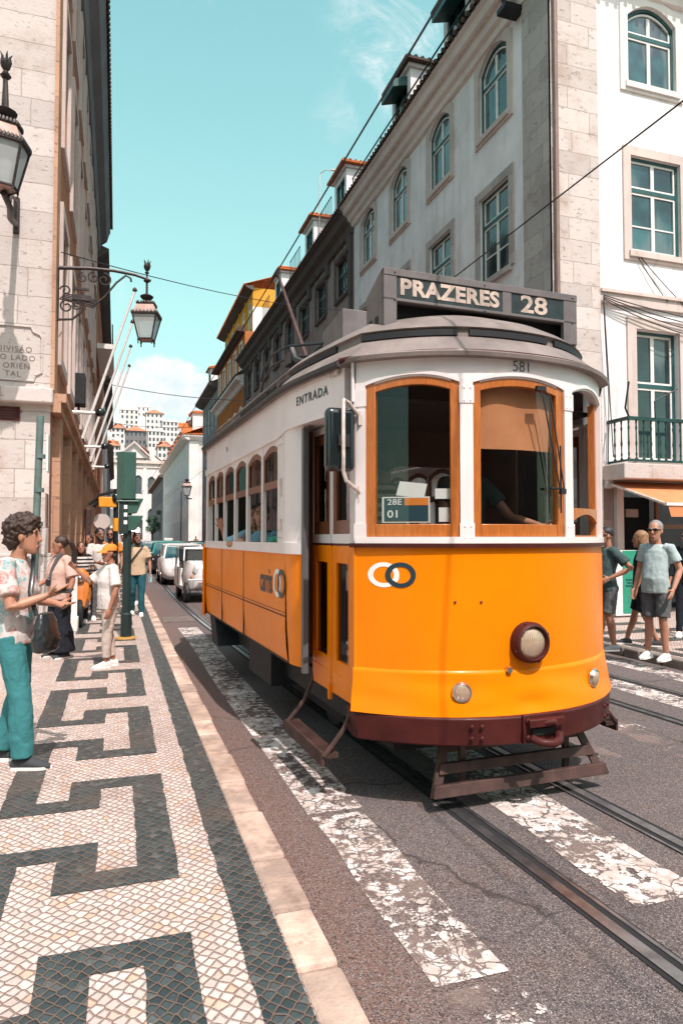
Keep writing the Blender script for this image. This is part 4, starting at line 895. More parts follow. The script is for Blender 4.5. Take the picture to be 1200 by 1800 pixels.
mb = MB(); PF.box(mb, 9.93, 13.4, 2.315, 2.37, 1.53, 1.60); mb.build('front_bar', MATS['sash_white'], aw, smooth=False)
mb = MB(); mb.tube([A_(9.83, 2.84, .12), A_(9.93, 2.36, 1.52)], .03, 6); PF.box(mb, 9.75, 9.9, 2.74, 2.9, .02, .18); mb.each('arm', MATS['pipe_white'], aw)

# --- dark weathered building beyond it
gb = thing('weathered_building', 'dark grey weathered house with blackened cornice and shuttered windows behind the tram', 'building', (XR, 24.6, .12))
ops = []
for k in range(8):
    y = 26.1 + k * 2.95; ops += [(y - .74, y + .74, 11.5, 13.1, .3 if k > 2 else 0), (y - .74, y + .74, 7.7, 10.1, 0), (y - .62, y + .62, 3.5, 6.2, 0)]
mb = MB(); wall_open(mb, PS, 24.6, 48.4, .1, 14.0, ops); mb.build('wall', MATS['plaster_grey'], gb, smooth=False)
for i, (a, b, c, d, r) in enumerate(ops):
    if c > 3: window(PS, gb, (a, b, c, d, r), T_['frame_dark'], T_['frame_dark'] if c > 11 else T_['frame_teal'], T_['pane_dark'], 1, d - .6, bars=(c + .4, c + .8), sur=T_['trim_dark'], depth=.16)
mb = MB(); cp2 = [(0, 13.5), (.12, 13.55), (.2, 13.8), (.4, 13.95), (.5, 14.2), (.62, 14.25), (.62, 14.36), (0, 14.45)]
cornice(mb, PS, 24.6, 48.4, cp2)
for k in range(8): PS.box(mb, 24.75 + 2.95 * k, 25.25 + 2.95 * k, 13.0, 13.55, 0, .12)
mb.build('cornice', MATS['trim_dark'], gb, smooth=False)
mb = MB(); tile_roof(mb, PS, 24.6, 48.4, .68, 14.36, -4, 17.0); mb.build('roof', MATS['tiles_dark'], gb, smooth=False)
for y in (24.9, 48.1): mb = MB(); PS.box(mb, y - .22, y + .22, .1, 13.5, 0, .07); mb.build('pilaster', MATS['trim_dark'], gb, smooth=False)
for yc in (26.9, 31.8, 38.6): dormer(gb, PS, yc, 1.6, 15.0, 2.15, MATS['tiles_orange'], MATS['plaster_white'], d=-.2)
for yc in (27.5, 32.5, 39.4):
    mb = MB(); mb.tube([PS(yc - 1.4, 15.6, .45), PS(yc + .6, 15.6, .45)], .02, 6)
    for q in range(9): mb.tube([PS(yc - 1.4 + .25 * q, 14.5, .45), PS(yc - 1.4 + .25 * q, 15.6, .45)], .012, 5)
    mb.build('roof_railing', MATS['iron_black'], gb)
mb = MB(); mb.tube([PS(29.1, 14.4, .1), PS(29.0, 18.1, .1)], .03, 6); mb.tube([PS(29.0, 18.1, .1), PS(28.8, 18.2, -.1), PS(28.6, 18.1, -.3)], .02, 6); mb.box(PS(28.5, 18.1, -.4), (.2, .1, .05)); mb.build('lamp_mast', MATS['pipe_white'], gb)
mb = MB(); pipe(mb, [PS(24.75, 13.4, .12), PS(24.75, .2, .12)], .05); mb.build('downpipe', MATS['trim_dark'], gb)

# --- orange house with the yellow attic, then a lower slate house, further down the street
ob = thing('orange_building', 'terracotta orange house with a bright yellow attic storey and tiled roof', 'building', (XR, 48.4, .12))
ops = []
for k in range(5):
    y = 49.9 + k * 2.75; ops += [(y - .55, y + .55, 3.5, 6.0, .2), (y - .55, y + .55, 8.2, 10.9, .3), (y - .5, y + .5, 14.1, 16.0, 0)]
mb = MB(); wall_open(mb, PS, 48.4, 62.2, .1, 16.6, ops); mb.add([PS(48.4, 13), PS(48.4, 16.6), PS(48.4, 16.6, -9), PS(48.4, 13, -9)], [(0,1,2,3)]); mb.build('wall', MATS['plaster_orange'], ob, smooth=False)
for op in ops: window(PS, ob, op, T_['sash_white'], T_['sash_white'], T_['far_window'], 1, op[3] - .5, sur=T_['trim_white'], surw=.17, depth=.15)
mb = MB(); cornice(mb, PS, 48.4, 62.2, [(0, 12.6), (.15, 12.65), (.3, 12.95), (.65, 13.05), (.65, 13.25), (0, 13.5)]); mb.build('cornice', MATS['trim_white'], ob, smooth=False)
mb = MB(); cornice(mb, PS, 48.4, 62.2, [(0, 13.5), (.72, 13.25), (.72, 13.35), (0, 13.9)]); cornice(mb, PS, 48.3, 62.3, [(0, 16.5), (.6, 16.55), (.6, 16.7), (0, 17.1)]); mb.build('eave', MATS['tiles_dark'], ob, smooth=False)
mb = MB(); AT = Wall(PS(0, 0, -.6), PS.u, PS.n); ao = [(49.9 + k * 2.75 - .6, 49.9 + k * 2.75 + .6, 17.1, 19.3, 0) for k in range(5)]
wall_open(mb, AT, 48.6, 62.0, 16.6, 19.9, ao, .15); mb.add([AT(48.6, 18.5), AT(48.6, 19.9), AT(48.6, 19.9, -8), AT(48.6, 18.5, -8)], [(0,1,2,3)]); att = mb.build('attic', MATS['plaster_yellow'], ob, smooth=False)
mb = MB(); mb.add([AT(48.59, 15.7), AT(48.59, 18.5), AT(48.59, 18.5, -8), AT(48.59, 15.7, -8)], [(0,1,2,3)]); mb.build('gable_wall', MATS['plaster_white'], ob, smooth=False)
for op in ao: window(AT, ob, op, T_['sash_white'], T_['sash_white'], T_['far_window'], 1, op[3] - .7, depth=.12)
mb = MB()
for k in range(4): AT.box(mb, 51.15 + 2.75 * k, 51.4 + 2.75 * k, 17.5, 19.9, 0, .10)
mb.each('party_fin', MATS['plaster_yellow'], ob, smooth=False)
mb = MB(); tile_roof(mb, AT, 48.2, 62.4, .7, 19.95, -5, 22, .3, .07); mb.add([AT(48.2, 19.95, .7), AT(62.4, 19.95, .7), AT(62.4, 19.85, .7), AT(48.2, 19.85, .7)], [(0,1,2,3)])
tr_ = mb.build('roof', MATS['tiles_orange'], ob, smooth=False)
mb = MB(); cornice(mb, AT, 48.3, 62.3, [(0, 19.6), (.3, 19.7), (.62, 19.85), (.62, 19.93), (0, 19.93)]); mb.build('eave', MATS['trim_dark'], ob, smooth=False)
sb = thing('slate_building', 'low slate grey house between the orange house and the side street', 'building', (XR, 62.2, .12))
ops = []
for k in range(4): y = 63.6 + k * 2.7; ops += [(y - .5, y + .5, 12.0, 14.6, 0), (y - .5, y + .5, 8.0, 10.4, 0), (y - .5, y + .5, 3.6, 6, 0)]
mb = MB(); wall_open(mb, PS, 62.2, 73.5, .1, 15.6, ops); mb.add([PS(73.5, .1), PS(73.5, 15.6), PS(73.5, 15.6, -8), PS(73.5, .1, -8)], [(0,1,2,3)]); mb.build('wall', MATS['plaster_slate'], sb, smooth=False)
for op in ops: window(PS, sb, op, T_['sash_white'], T_['sash_white'], T_['far_window'], 1, op[3] - .5, depth=.15)
mb = MB(); cornice(mb, PS, 62.2, 73.7, [(0, 15.3), (.3, 15.4), (.8, 15.65), (.8, 15.8), (0, 16)]); mb.build('cornice', MATS['trim_dark'], sb, smooth=False)
mb = MB(); tile_roof(mb, PS, 62.2, 73.7, .8, 15.8, -4, 18, .35, .06); mb.build('roof', MATS['tiles_dark'], sb, smooth=False)
dormer(sb, PS, 68.0, 1.8, 16.0, 2.4, MATS['tiles_orange'], MATS['plaster_white'], d=0)

# --- far white house closing the row, beyond the side street
fb = thing('far_building', 'long pale stone house with many windows and orange tiled attics far down the street', 'building', (XR, 88, .12))
ops = []
for k in range(15):
    y = 90.5 + k * 3.0
    for z in (10.9, 7.5, 4.1): ops.append((y - .75, y + .75, z, z + 2.4, 0))
FY = 88.0; PE = Wall((0, FY, 0), (1, 0, 0), (0, -1, 0))
mb = MB(); wall_open(mb, PS, FY, 138, 0, 14.4, ops, .25); mb.add([PS(FY, 0), PS(FY, 14.4), PS(FY, 14.4, -14), PS(FY, 0, -14)], [(0,1,2,3)]); mb.build('wall', MATS['plaster_far'], fb, smooth=False)
for (a, b, c, d, r) in ops:
    mb = MB(); PS.box(mb, a, b, c, d, -.2, -.03); w_ = mb.build('window', MATS['far_window'], fb, smooth=False)
    mb = MB(); ringbar(mb, PS, [(a, c), (a, d), (b, d), (b, c)], .07, -.03, -.01); PS.box(mb, (a+b)/2 - .03, (a+b)/2 + .03, c, d, -.03, -.012); mb.build('frame', MATS['sash_white'], w_, smooth=False)
mb = MB(); cornice(mb, PS, FY - .6, 138, [(0, 14), (.3, 14.1), (.9, 14.5), (.9, 14.7), (0, 14.8)]); cornice(mb, PE, XR - .9, 23, [(0, 14), (.3, 14.1), (.7, 14.5), (.7, 14.7), (0, 14.8)]); mb.build('cornice', MATS['trim_white'], fb, smooth=False)
mb = MB(); PE.box(mb, XR, XR + 1.2, 0, 14, 0, .12); mb.build('quoin', MATS['trim_white'], fb, smooth=False)
mb = MB(); tile_roof(mb, PE, XR - .9, 23, .8, 14.75, -5, 17, .4, .08); tile_roof(mb, PS, FY - .8, 138, .9, 14.72, -5, 17, .5, .08); mb.build('roof', MATS['tiles_orange'], fb, smooth=False)
for k in range(9): dormer(fb, PS, 91 + k * 5, 2.6, 15.0, 2.6 if k else 3.0, MATS['tiles_orange'], MATS['plaster_white'], d=-.6, depth=4)
mb = MB(); PE.box(mb, XR + 1, 23, 16.0, 17.6, -4, -12); fa = mb.build('attic', MATS['plaster_far'], fb, smooth=False)
mb = MB(); tile_roof(mb, Wall((0, FY + 4, 0), (1, 0, 0), (0, -1, 0)), XR + .6, 23, .5, 17.6, -5, 19, .4, .08); mb.build('roof', MATS['tiles_orange'], fa, smooth=False)

# --- left-hand corner building
XL = -1.05
PL_ = Wall((XL, 0, 0), (0, 1, 0), (1, 0, 0)); PW = Wall((0, YC, 0), (-1, 0, 0), (0, -1, 0))
lb = thing('stone_building', 'tall limestone corner house with carved inscription, lantern and russet pilastered street side', 'building', (XL, YC, .12))
mb = MB(); mb.add([PW(1.05, .1), PW(12, .1), PW(12, 17), PW(1.05, 17)], [(0,1,2,3)]); mb.build('front_wall', MATS['limestone'], lb, smooth=False)
ops = []
LE = 34.0
for k in range(8):
    y = 14.0 + k * 2.55
    for z, h in ((5.0, 2.6), (9.0, 2.6), (12.8, 2.2)): ops.append((y - .65, y + .65, z, z + h, 0))
    ops.append((y - .75, y + .75, .12, 3.5, 0))
mb = MB(); wall_open(mb, PL_, YC, LE, .1, 16.4, ops, .28); mb.add([PL_(LE, .1), PL_(LE, 16.4), PL_(LE, 16.4, -9), PL_(LE, .1, -9)], [(0,1,2,3)]); mb.build('side_wall', MATS['plaster_brown'], lb, smooth=False)
for (a, b, c, d, r) in ops:
    mb = MB(); ringbar(mb, PL_, [(a, c), (a, d), (b, d), (b, c)], .09, -.24, -.14); PL_.box(mb, (a+b)/2 - .05, (a+b)/2 + .05, c, d, -.24, -.15); f = mb.build('window', MATS['frame_dark'] if c < 1 else MATS['frame_teal'], lb, smooth=False)
    mb = MB(); mb.add([PL_(a, c, -.22), PL_(b, c, -.22), PL_(b, d, -.22), PL_(a, d, -.22)], [(0,1,2,3)]); mb.build('pane', MATS['pane_dark'], f, smooth=False)
    mb = MB(); ring = [(a, c), (a, d), (b, d), (b, c)]; o2 = [(a - .2, c - .2), (a - .2, d + .2), (b + .2, d + .2), (b + .2, c - .2)]
    if c > 1:
        for i in range(4): mb.prism([PL_(*ring[i]), PL_(*ring[(i+1) % 4]), PL_(*o2[(i+1) % 4]), PL_(*o2[i])], PL_.n * .07)
        mb.build('surround', MATS['trim_pink'], f, smooth=False)
for k in range(9): mb = MB(); y = 12.72 + k * 2.55; PL_.box(mb, y - .27, y + .27, .1, 3.75, 0, .13); PL_.box(mb, y - .33, y + .33, .1, .75, .0, .18); mb.build('pilaster', MATS['stone_warm'], lb, smooth=False)
mb = MB(); PL_.box(mb, YC - .06, YC + .5, 4.1, 16.2, 0, .06); mb.build('quoin', MATS['stone_warm'], lb, smooth=False)
mb = MB(); PL_.box(mb, YC - .0, LE, 3.75, 3.92, 0, .16); PL_.box(mb, YC, LE, 3.92, 4.06, 0, .24); mb.build('string_course', MATS['stone_warm'], lb, smooth=False)
mb = MB(); PW.box(mb, 1.0, 12, 3.86, 4.1, 0, .20); mb.build('string_course', MATS['limestone'], lb, smooth=False, bevel=.02)
mb = MB(); PW.box(mb, 1.0, 12, .1, 1.45, 0, .06); mb.build('plinth', MATS['limestone'], lb, smooth=False, bevel=.015)
mb = MB(); cornice(mb, PL_, YC - .5, LE, [(0, 15.2), (.12, 15.25), (.2, 15.6), (.45, 15.8), (.55, 16.15), (.60, 16.25), (.60, 16.45), (0, 16.7)]); mb.build('cornice', MATS['plaster_slate'], lb, smooth=False)
mb = MB(); tile_roof(mb, PL_, YC - .5, LE, .68, 16.45, -4, 19); mb.build('roof', MATS['tiles_dark'], lb, smooth=False)
# inscription panel with its raised moulding, and the dark street plate
mb = MB(); mb.tube([PW(u, z, .012) for u, z in [(4, 4.24), (1.30, 4.24), (1.28, 4.33), (1.19, 4.38), (1.19, 4.95), (1.22, 5.0), (1.32, 5.04), (1.36, 5.12), (4, 5.12)]], .018, 6); mb.build('panel_moulding', MATS['limestone'], lb)
ink = mat('carved_ink', (.20, .13, .10), .8, var=.3, scale=20)
for i, (s_, xr, zc) in enumerate((('DIVISÃO', 1.34, 4.74), ('DO LADO', 1.29, 4.60), ('ORIEN', 1.37, 4.465), ('TAL', 1.50, 4.335))):
    vs, fs = text_geo(s_, .125, -.0012, 1.15); mx = max(v[0] for v in vs); mbt = MB(); mbt.add([PW(xr + (mx - x), zc + y, .006) for x, y, _ in vs], fs); me = bpy.data.meshes.new('inscription'); me.from_pydata(mbt.v, [], mbt.f); link('inscription', me, ink, lb)
mb = MB(); PW.box(mb, 1.5, 3, 3.58, 3.80, 0, .03); mb.build('name_plate', MATS['maroon'], lb, smooth=False)
mb = MB()
for k in range(4): PW.box(mb, 1.56 + .02 * (k % 2), 2.9, 3.615 + .042 * k, 3.632 + .042 * k, .03, .034)
mb.each('plate_moulding', MATS['brown_iron'], lb, smooth=False)
# --- further buildings on the left
def simple_left(name, label, y0, y1, h, m, over, n, win):
    rt = thing(name, label, 'building', (XL, y0, .12)); ops = []
    for k in range(n):
        y = y0 + (y1 - y0) * (k + .5) / n
        for z in win: ops.append((y - .6, y + .6, z, z + 2.2, 0))
    mb = MB(); wall_open(mb, PL_, y0, y1, .1, h, ops, .2); 
    for yy in (y0, y1): mb.add([PL_(yy, .1), PL_(yy, h), PL_(yy, h, -9), PL_(yy, .1, -9)], [(0,1,2,3)])
    mb.build('wall', MATS[m], rt, smooth=False)
    for (a, b, c, d, r) in ops: mb = MB(); PL_.box(mb, a, b, c, d, -.18, -.04); mb.build('window', MATS['far_window'], rt, smooth=False)
    mb = MB(); cornice(mb, PL_, y0, y1, [(0, h - .5), (.2, h - .4), (over, h - .1), (over, h), (0, h + .2)]); mb.build('cornice', MATS['trim_dark'], rt, smooth=False)
    return rt
b2 = simple_left('brown_building', 'dark brown house with a railed balcony past the limestone corner house', 34.0, 52, 15.5, 'plaster_brown', .55, 6, (4.6, 8.4, 12))
mb = MB(); PL_.box(mb, 36, 42, 11.2, 11.45, 0, .8); mb.build('balcony_slab', MATS['sash_white'], b2, smooth=False)
mb = MB(); PL_.box(mb, 36, 42, 12.4, 12.46, .7, .76)
for k in range(25): PL_.box(mb, 36 + .25 * k - .02, 36 + .25 * k + .02, 11.45, 12.4, .71, .75)
mb.build('balcony_rail', MATS['iron_black'], b2, smooth=False)
simple_left('pale_building', 'pale stone house in the far left row before the hill', 52, 76, 13.5, 'plaster_far', .6, 7, (4.4, 8, 11)); simple_left('grey_building', 'slim grey house at the far end of the left row', 76, 118, 11.5, 'plaster_slate', .6, 10, (4.2, 7.6))
# unseen houses behind the photographer, added to block sky light and darken glass reflections
for nm, lb_, o_, u_, n_, L_, m_ in (('unseen_house', 'unseen pale house added on the same pavement side behind the photographer', (-1.05, -60, 0), (0, 1, 0), (1, 0, 0), 50, 'plaster_brown'), ('unseen_house', 'unseen grey house added across the street behind the photographer', (8.6, -60, 0), (0, 1, 0), (-1, 0, 0), 50, 'plaster_grey'), ('unseen_house', 'unseen pale house added to close the side street on the left', (-34, -12, 0), (0, 1, 0), (1, 0, 0), 30, 'plaster_brown'), ('unseen_house', 'unseen brown house added to close the street behind the photographer', (-12, -60, 0), (1, 0, 0), (0, 1, 0), 34, 'plaster_brown')):
    rt = thing(nm, lb_, 'building', (o_[0] + u_[0] * 10, o_[1] + 30 * u_[1], 0)); Q = Wall(o_, u_, n_); ops = [(2 + 3.2 * k, 3.4 + 3.2 * k, z, z + 2.2, 0) for k in range(int(L_ / 3.2) - 1) for z in (.8, 4.4, 8.2)]
    mb = MB(); wall_open(mb, Q, 0, L_, 0, 12.4, ops, .2); mb.add([Q(0, 12.4), Q(L_, 12.4), Q(L_, 12.4, -8), Q(0, 12.4, -8)], [(0,1,2,3)])
    for u in (0, L_): mb.add([Q(u, 0), Q(u, 12.4), Q(u, 12.4, -8), Q(u, 0, -8)], [(0,1,2,3)])
    mb.build('wall', MATS[m_], rt, smooth=False)
    mb = MB()
    for (a, b, c, d, r) in ops: mb.add([Q(a, c, -.18), Q(b, c, -.18), Q(b, d, -.18), Q(a, d, -.18)], [(0,1,2,3)])
    w_ = mb.build('window_glass', MATS['far_window'], rt, smooth=False); w_['kind'] = 'stuff'
    mb = MB(); cornice(mb, Q, 0, L_, [(0, 12), (.6, 12.3), (.6, 12.5), (0, 12.8)]); mb.build('cornice', MATS['trim_pink'], rt, smooth=False)
# ------------------------------------------------------------------ PEOPLE
def skin_mat(name, col):
    m, t = newmat(name); o = t.n('TexCoord').outputs['Object']; n = t.noise(o, 9, 4)
    fin(t, t.mix(t.step(n, .3, .7), sc3(col, .9), sc3(col, 1.08)), .5, 0, t.noise(o, 70, 3), .08, .004, Subsurface_Weight=.08); return m
skin_mat('skin_light', (.42, .205, .13)); skin_mat('skin_tan', (.34, .155, .095)); skin_mat('skin_brown', (.24, .11, .065))
def hair_mat(name, col):
    m, t = newmat(name); o = t.n('TexCoord').outputs['Object']; n = t.noise(t.mapping(o, sc=(1, 1, .25)), 90, 5, .7)
    fin(t, t.mix(t.step(n, .3, .7), sc3(col, .45), sc3(col, 1.6)), .5, 0, n, .6, .01); return m
hair_mat('hair_black', (.012, .010, .010)); hair_mat('hair_brown', (.035, .016, .010)); hair_mat('hair_grey', (.22, .21, .20)); hair_mat('hair_blond', (.24, .13, .06))
def cloth(name, col, fold=.5, var=.06, rough=.85, pat=None):
    m, t = newmat(name); o = t.n('TexCoord').outputs['Object']; n = t.noise(o, 4, 4); c = t.mix(t.step(n, .3, .7), sc3(col, 1 - var), sc3(col, 1 + var))
    if pat == 'floral':
        v = t.vor(o, 11, 'F1', .75); rr = t.n('SeparateXYZ', None, Vector=v.outputs['Color']).outputs
        blob = t.step(t.m('ADD', v.outputs[0], t.m('MULTIPLY', t.noise(o, 26, 4), .45)), .84, .74)
        pc = t.mix(t.step(rr[0], .45, .5), (.52, .17, .14), (.12, .36, .38)); pc = t.mix(t.step(rr[1], .7, .75), pc, (.50, .30, .22)); pc = t.mix(t.step(t.noise(o, 60, 3), .4, .6), pc, sc3(col, .8)); c = t.mix(t.m('MULTIPLY', blob, .85), c, pc)
    if pat == 'stripe':
        s = t.n('SeparateXYZ', None, Vector=o).outputs[2]; w = t.step(t.m('SINE', t.m('MULTIPLY', s, 95.)), -.1, .1); c = t.mix(w, c, (.55, .5, .46))
    if pat == 'denim':
        c = t.mix(t.step(t.noise(o, 2.6, 4), .45, .7), c, sc3(col, 1.9))
    h = t.m('ADD', t.noise(t.mapping(o, sc=(1, 1, .6)), 6.5, 4, .6, 1.2), t.m('MULTIPLY', t.noise(o, 240, 2), .04)); fin(t, c, rough, 0, h, fold, .035, Specular_IOR_Level=.2); return m
cloth('cloth_floral', (.58, .52, .49), pat='floral'); cloth('cloth_teal', (.045, .20, .215)); cloth('cloth_pink', (.54, .36, .305)); cloth('cloth_black', (.012, .014, .020)); cloth('cloth_white', (.60, .55, .52))
cloth('cloth_cream', (.52, .44, .39)); cloth('cloth_orange', (.62, .22, .04)); cloth('cloth_beige', (.50, .36, .24)); cloth('cloth_denim', (.015, .08, .10), pat='denim'); cloth('cloth_slate', (.05, .085, .085)); cloth('cloth_mint', (.36, .45, .45))
cloth('cloth_grey', (.10, .105, .11)); cloth('cloth_stripe', (.02, .02, .02), pat='stripe'); cloth('cloth_blue', (.28, .45, .55)); cloth('cloth_green', (.10, .42, .28)); cloth('shoe_white', (.70, .67, .64), .2); cloth('shoe_dark', (.05, .055, .06), .2); cloth('shoe_grey', (.30, .32, .33), .2)
mat('eye_dark', (.015, .01, .01), .3); mat('lips', (.28, .07, .055), .5); mat('leather_black', (.012, .016, .018), .35, coat=.3); mat('phone_black', (.012, .012, .014), .2)
def ell(c, rx, ry, n=14, M=None): return [Vector(c) + (M @ Vector((rx * math.cos(2*math.pi*i/n), ry * math.sin(2*math.pi*i/n), 0)) if M else Vector((rx * math.cos(2*math.pi*i/n), ry * math.sin(2*math.pi*i/n), 0))) for i in range(n)]
def hand(mb, W, d, n, side, k=1., curl=.35):
    d = Vector(d).normalized(); n = Vector(n); n = (n - d * n.dot(d)).normalized(); t = d.cross(n) * side
    M = Matrix((t, n, d)).transposed()
    mb.loft([ell(Vector(W) + d * z * k, a * k, b * k, 10, M) for z, a, b in ((-.03, .025, .02), (.0, .026, .019), (.03, .036, .018), (.07, .041, .016), (.092, .040, .013))])
    for i, L in enumerate((.068, .077, .072, .055)):
        p = Vector(W) + (d * .086 + t * (.031 - .0205 * i)) * k; a = curl * (.5 + .25 * i); pts = [p]; dd = d + t * (.10 - .07 * i)
        for j, q in enumerate((.45, .3, .25)):
            a2 = a * (.6 + .5 * j); dir_ = (dd * math.cos(a2 + a * .5 * j) + n * math.sin(a2 + a * .5 * j)).normalized(); p = p + dir_ * L * q * k; pts.append(p)
        mb.tube(pts, [.0092 * k, .0088 * k, .0080 * k, .0065 * k], 7)
    p = Vector(W) + (d * .022 + t * .03) * k; q = p + (d * .6 + t * .75 + n * .25).normalized() * .042 * k; mb.tube([p, q, q + (d * .85 + t * .3 + n * .35).normalized() * .034 * k], [.013 * k, .0105 * k, .008 * k], 7)
def remesh(o, vox, smooth=4, disp=0., dsize=.12):
    r = o.modifiers.new('remesh', 'REMESH'); r.mode = 'VOXEL'; r.voxel_size = vox; r.use_smooth_shade = True
    if smooth: s = o.modifiers.new('smooth', 'SMOOTH'); s.iterations = smooth; s.factor = .5
    if disp:
        tx = bpy.data.textures.get('fold_%d' % int(dsize * 1000)) or bpy.data.textures.new('fold_%d' % int(dsize * 1000), 'CLOUDS'); tx.noise_scale = dsize; tx.noise_depth = 2
        d = o.modifiers.new('folds', 'DISPLACE'); d.texture = tx; d.strength = disp; d.mid_level = .5; d.texture_coords = 'LOCAL'
def mirx(p): return Vector((-p[0], p[1], p[2]))
def person(label, loc, face, H=1.72, group=None, J=None, skin='skin_light', shirt='cloth_white', pants='cloth_black', shoes='shoe_white', hair=('short', 'hair_black'), look=0., nod=0., build=1., belly=0., bust=0., sleeve=.62, pantlen='long', flare=0., vox=.009, lower=True, glasses=False, cap=None, beard=False, palms=None, curl=.4, hem=.90, name='person', lean=0.):
    """face: world direction the body faces; joints J are in the body's own frame (x to its right, y forward, z up) for a 1.72 m figure"""
    k = H / 1.72; f = Vector((face[0], face[1], 0)).normalized(); root = thing(name, label, 'person', loc, math.atan2(-f.x, f.y), group, local=True)
    j = dict(hipL=(-.09, 0, .90), hipR=(.09, 0, .90), kneeL=(-.10, .02, .49), kneeR=(.10, .02, .49), ankL=(-.10, -.01, .085), ankR=(.10, -.01, .085), shL=(-.168, -.01, 1.385), shR=(.168, -.01, 1.385),
             elL=(-.235, -.02, 1.12), elR=(.235, -.02, 1.12), wrL=(-.25, .07, .88), wrR=(.25, .07, .88), neck=(0, -.01, 1.45), head=(0, .02, 1.60), toeL=(0, 1, 0), toeR=(0, 1, 0))
    j.update(J or {}); j = {a: Vector(b) * k for a, b in j.items()}; b = build * k; S = MATS[skin]
    HM = Matrix.Rotation(look, 3, 'Z') @ Matrix.Rotation(-nod, 3, 'X'); hc = j['head']; kh = k; k = k * 1.07; hp = lambda x, y, z: hc + HM @ Vector((x * kh * 1.07, y * kh * 1.07, z * kh * 1.07))
    mb = MB()
    # head with jaw, nose, ears, neck
    mb.ball(hp(0, -.012, .028), (.074 * k, .092 * k, .088 * k), 16, HM); mb.loft([ell(hp(0, y, z), rx * k, ry * k, 14, HM) for z, y, rx, ry in ((-.125, .052, .018, .018), (-.118, .044, .034, .034), (-.09, .030, .050, .052), (-.05, .018, .060, .066), (0, .008, .068, .080), (.05, -.005, .066, .082))])
    mb.loft([ell(hp(0, y, z), rx * k, ry * k, 8, HM) for z, y, rx, ry in ((-.045, .088, .014, .016), (-.03, .092, .013, .018), (.0, .082, .009, .014), (.03, .074, .007, .01))])
    for s in (-1, 1): mb.ball(hp(s * .072, -.005, -.012), (.012 * k, .020 * k, .032 * k), 8, HM); mb.ball(hp(s * .03, .068, .022), (.022 * k, .014 * k, .008 * k), 8, HM)
    mb.ball(hp(0, .078, -.078), (.024 * k, .012 * k, .009 * k), 8, HM)
    k = kh
    mb.tube([j['neck'] - Vector((0, .01, .08)) * k, j['neck'], hp(0, -.015, -.06)], [.062 * k, .052 * k, .050 * k], 10)
    pel = (j['hipL'] + j['hipR']) / 2; sho = (j['shL'] + j['shR']) / 2
    def tors(f_, rx, ry, dy=0.): c = pel.lerp(sho, f_); return c + Vector((0, dy * k, 0)), rx * b, ry * b
    core = [tors(-.10, .14, .10), tors(.1, .145, .105), tors(.35, .125, .095, belly * .3), tors(.7, .145, .10), tors(.95, .14, .075), tors(1.06, .07, .06)]
    mb.loft([ell(c, rx, ry) for c, rx, ry in core])
    for s, a in (('L', -1), ('R', 1)):
        sh, el, wr = j['sh' + s], j['el' + s], j['wr' + s]
        mb.tube([sh, sh.lerp(el, .35), el, el.lerp(wr, .3), wr], [.050 * b, .046 * b, .037 * b, .038 * b, .025 * k], 10)
        d = (wr - el).normalized(); pn = (palms or {}).get(s, (-a, .0, 0)); hand(mb, wr + d * .015, d, pn, a * (1 if True else -1), k, curl)
        if lower:
            hp_, kn, an = j['hip' + s], j['knee' + s], j['ank' + s]; cal = kn.lerp(an, .32) + Vector((0, -.015, 0)) * k
            mb.tube([hp_, hp_.lerp(kn, .5), kn, cal, kn.lerp(an, .7), an], [.082 * b, .07 * b, .050 * b, .054 * b, .040 * b, .034 * k], 12)
    body = mb.build('body', S, root); remesh(body, vox)
    k = kh * 1.07
    # face details
    mbb = MB()
    if not glasses:
        for s in (-1, 1): mbb.ball(hp(s * .03, .079, .006), (.013 * k, .006 * k, .0055 * k), 8, HM)
        mbb.build('eyes', MATS['eye_dark'], body)
        mbb = MB()
        for s in (-1, 1): mbb.ball(hp(s * .032, .080, .027), (.020 * k, .007 * k, .0045 * k), 8, HM)
        mbb.build('eyebrows', MATS[hair[1]], body)
    else:
        for s in (-1, 1): mbb.ball(hp(s * .034, .086, .008), (.031 * k, .010 * k, .018 * k), 10, HM); mbb.tube([hp(s * .062, .078, .012), hp(s * .074, .0, .01)], .005 * k, 5)
        mbb.tube([hp(-.01, .094, .012), hp(.01, .094, .012)], .004 * k, 5); mbb.build('sunglasses', MATS['phone_black'], body)
    mbb = MB(); mbb.ball(hp(0, .086, -.076), (.023 * k, .006 * k, .0065 * k), 8, HM); mbb.build('mouth', MATS['lips'], body)
    if beard: mbb = MB(); mbb.loft([ell(hp(0, y, z), rx * k, ry * k, 12, HM) for z, y, rx, ry in ((-.135, .05, .022, .024), (-.115, .042, .045, .045), (-.085, .026, .058, .060), (-.05, .006, .066, .068), (-.03, -.004, .069, .06))]); bd = mbb.build('beard', MATS[hair[1]], body)
    # hair
    st, hm = hair; mbb = MB(); nz = lambda v, a, s_: v + (v - hc).normalized() * a * k * noise.noise(Vector(v) * s_ / k)
    if st == 'short': mbb.ball(hp(0, -.022, .040), (.081 * k, .094 * k, .086 * k), 20, HM); mbb.ball(hp(0, -.045, -.01), (.074 * k, .06 * k, .07 * k), 14, HM); am = .012
    elif st == 'curly': mbb.ball(hp(0, -.028, .045), (.094 * k, .108 * k, .096 * k), 30, HM); mbb.ball(hp(0, -.06, -.015), (.082 * k, .065 * k, .085 * k), 24, HM); mbb.ball(hp(0, .03, .085), (.07 * k, .06 * k, .05 * k), 20, HM); am = .035
    elif st == 'crop': mbb.ball(hp(0, -.022, .040), (.078 * k, .090 * k, .084 * k), 18, HM); am = .004
    elif st in ('tail', 'long', 'bun', 'under'):
        mbb.ball(hp(0, -.022, .036), (.080 * k, .094 * k, .087 * k), 20, HM); am = .008
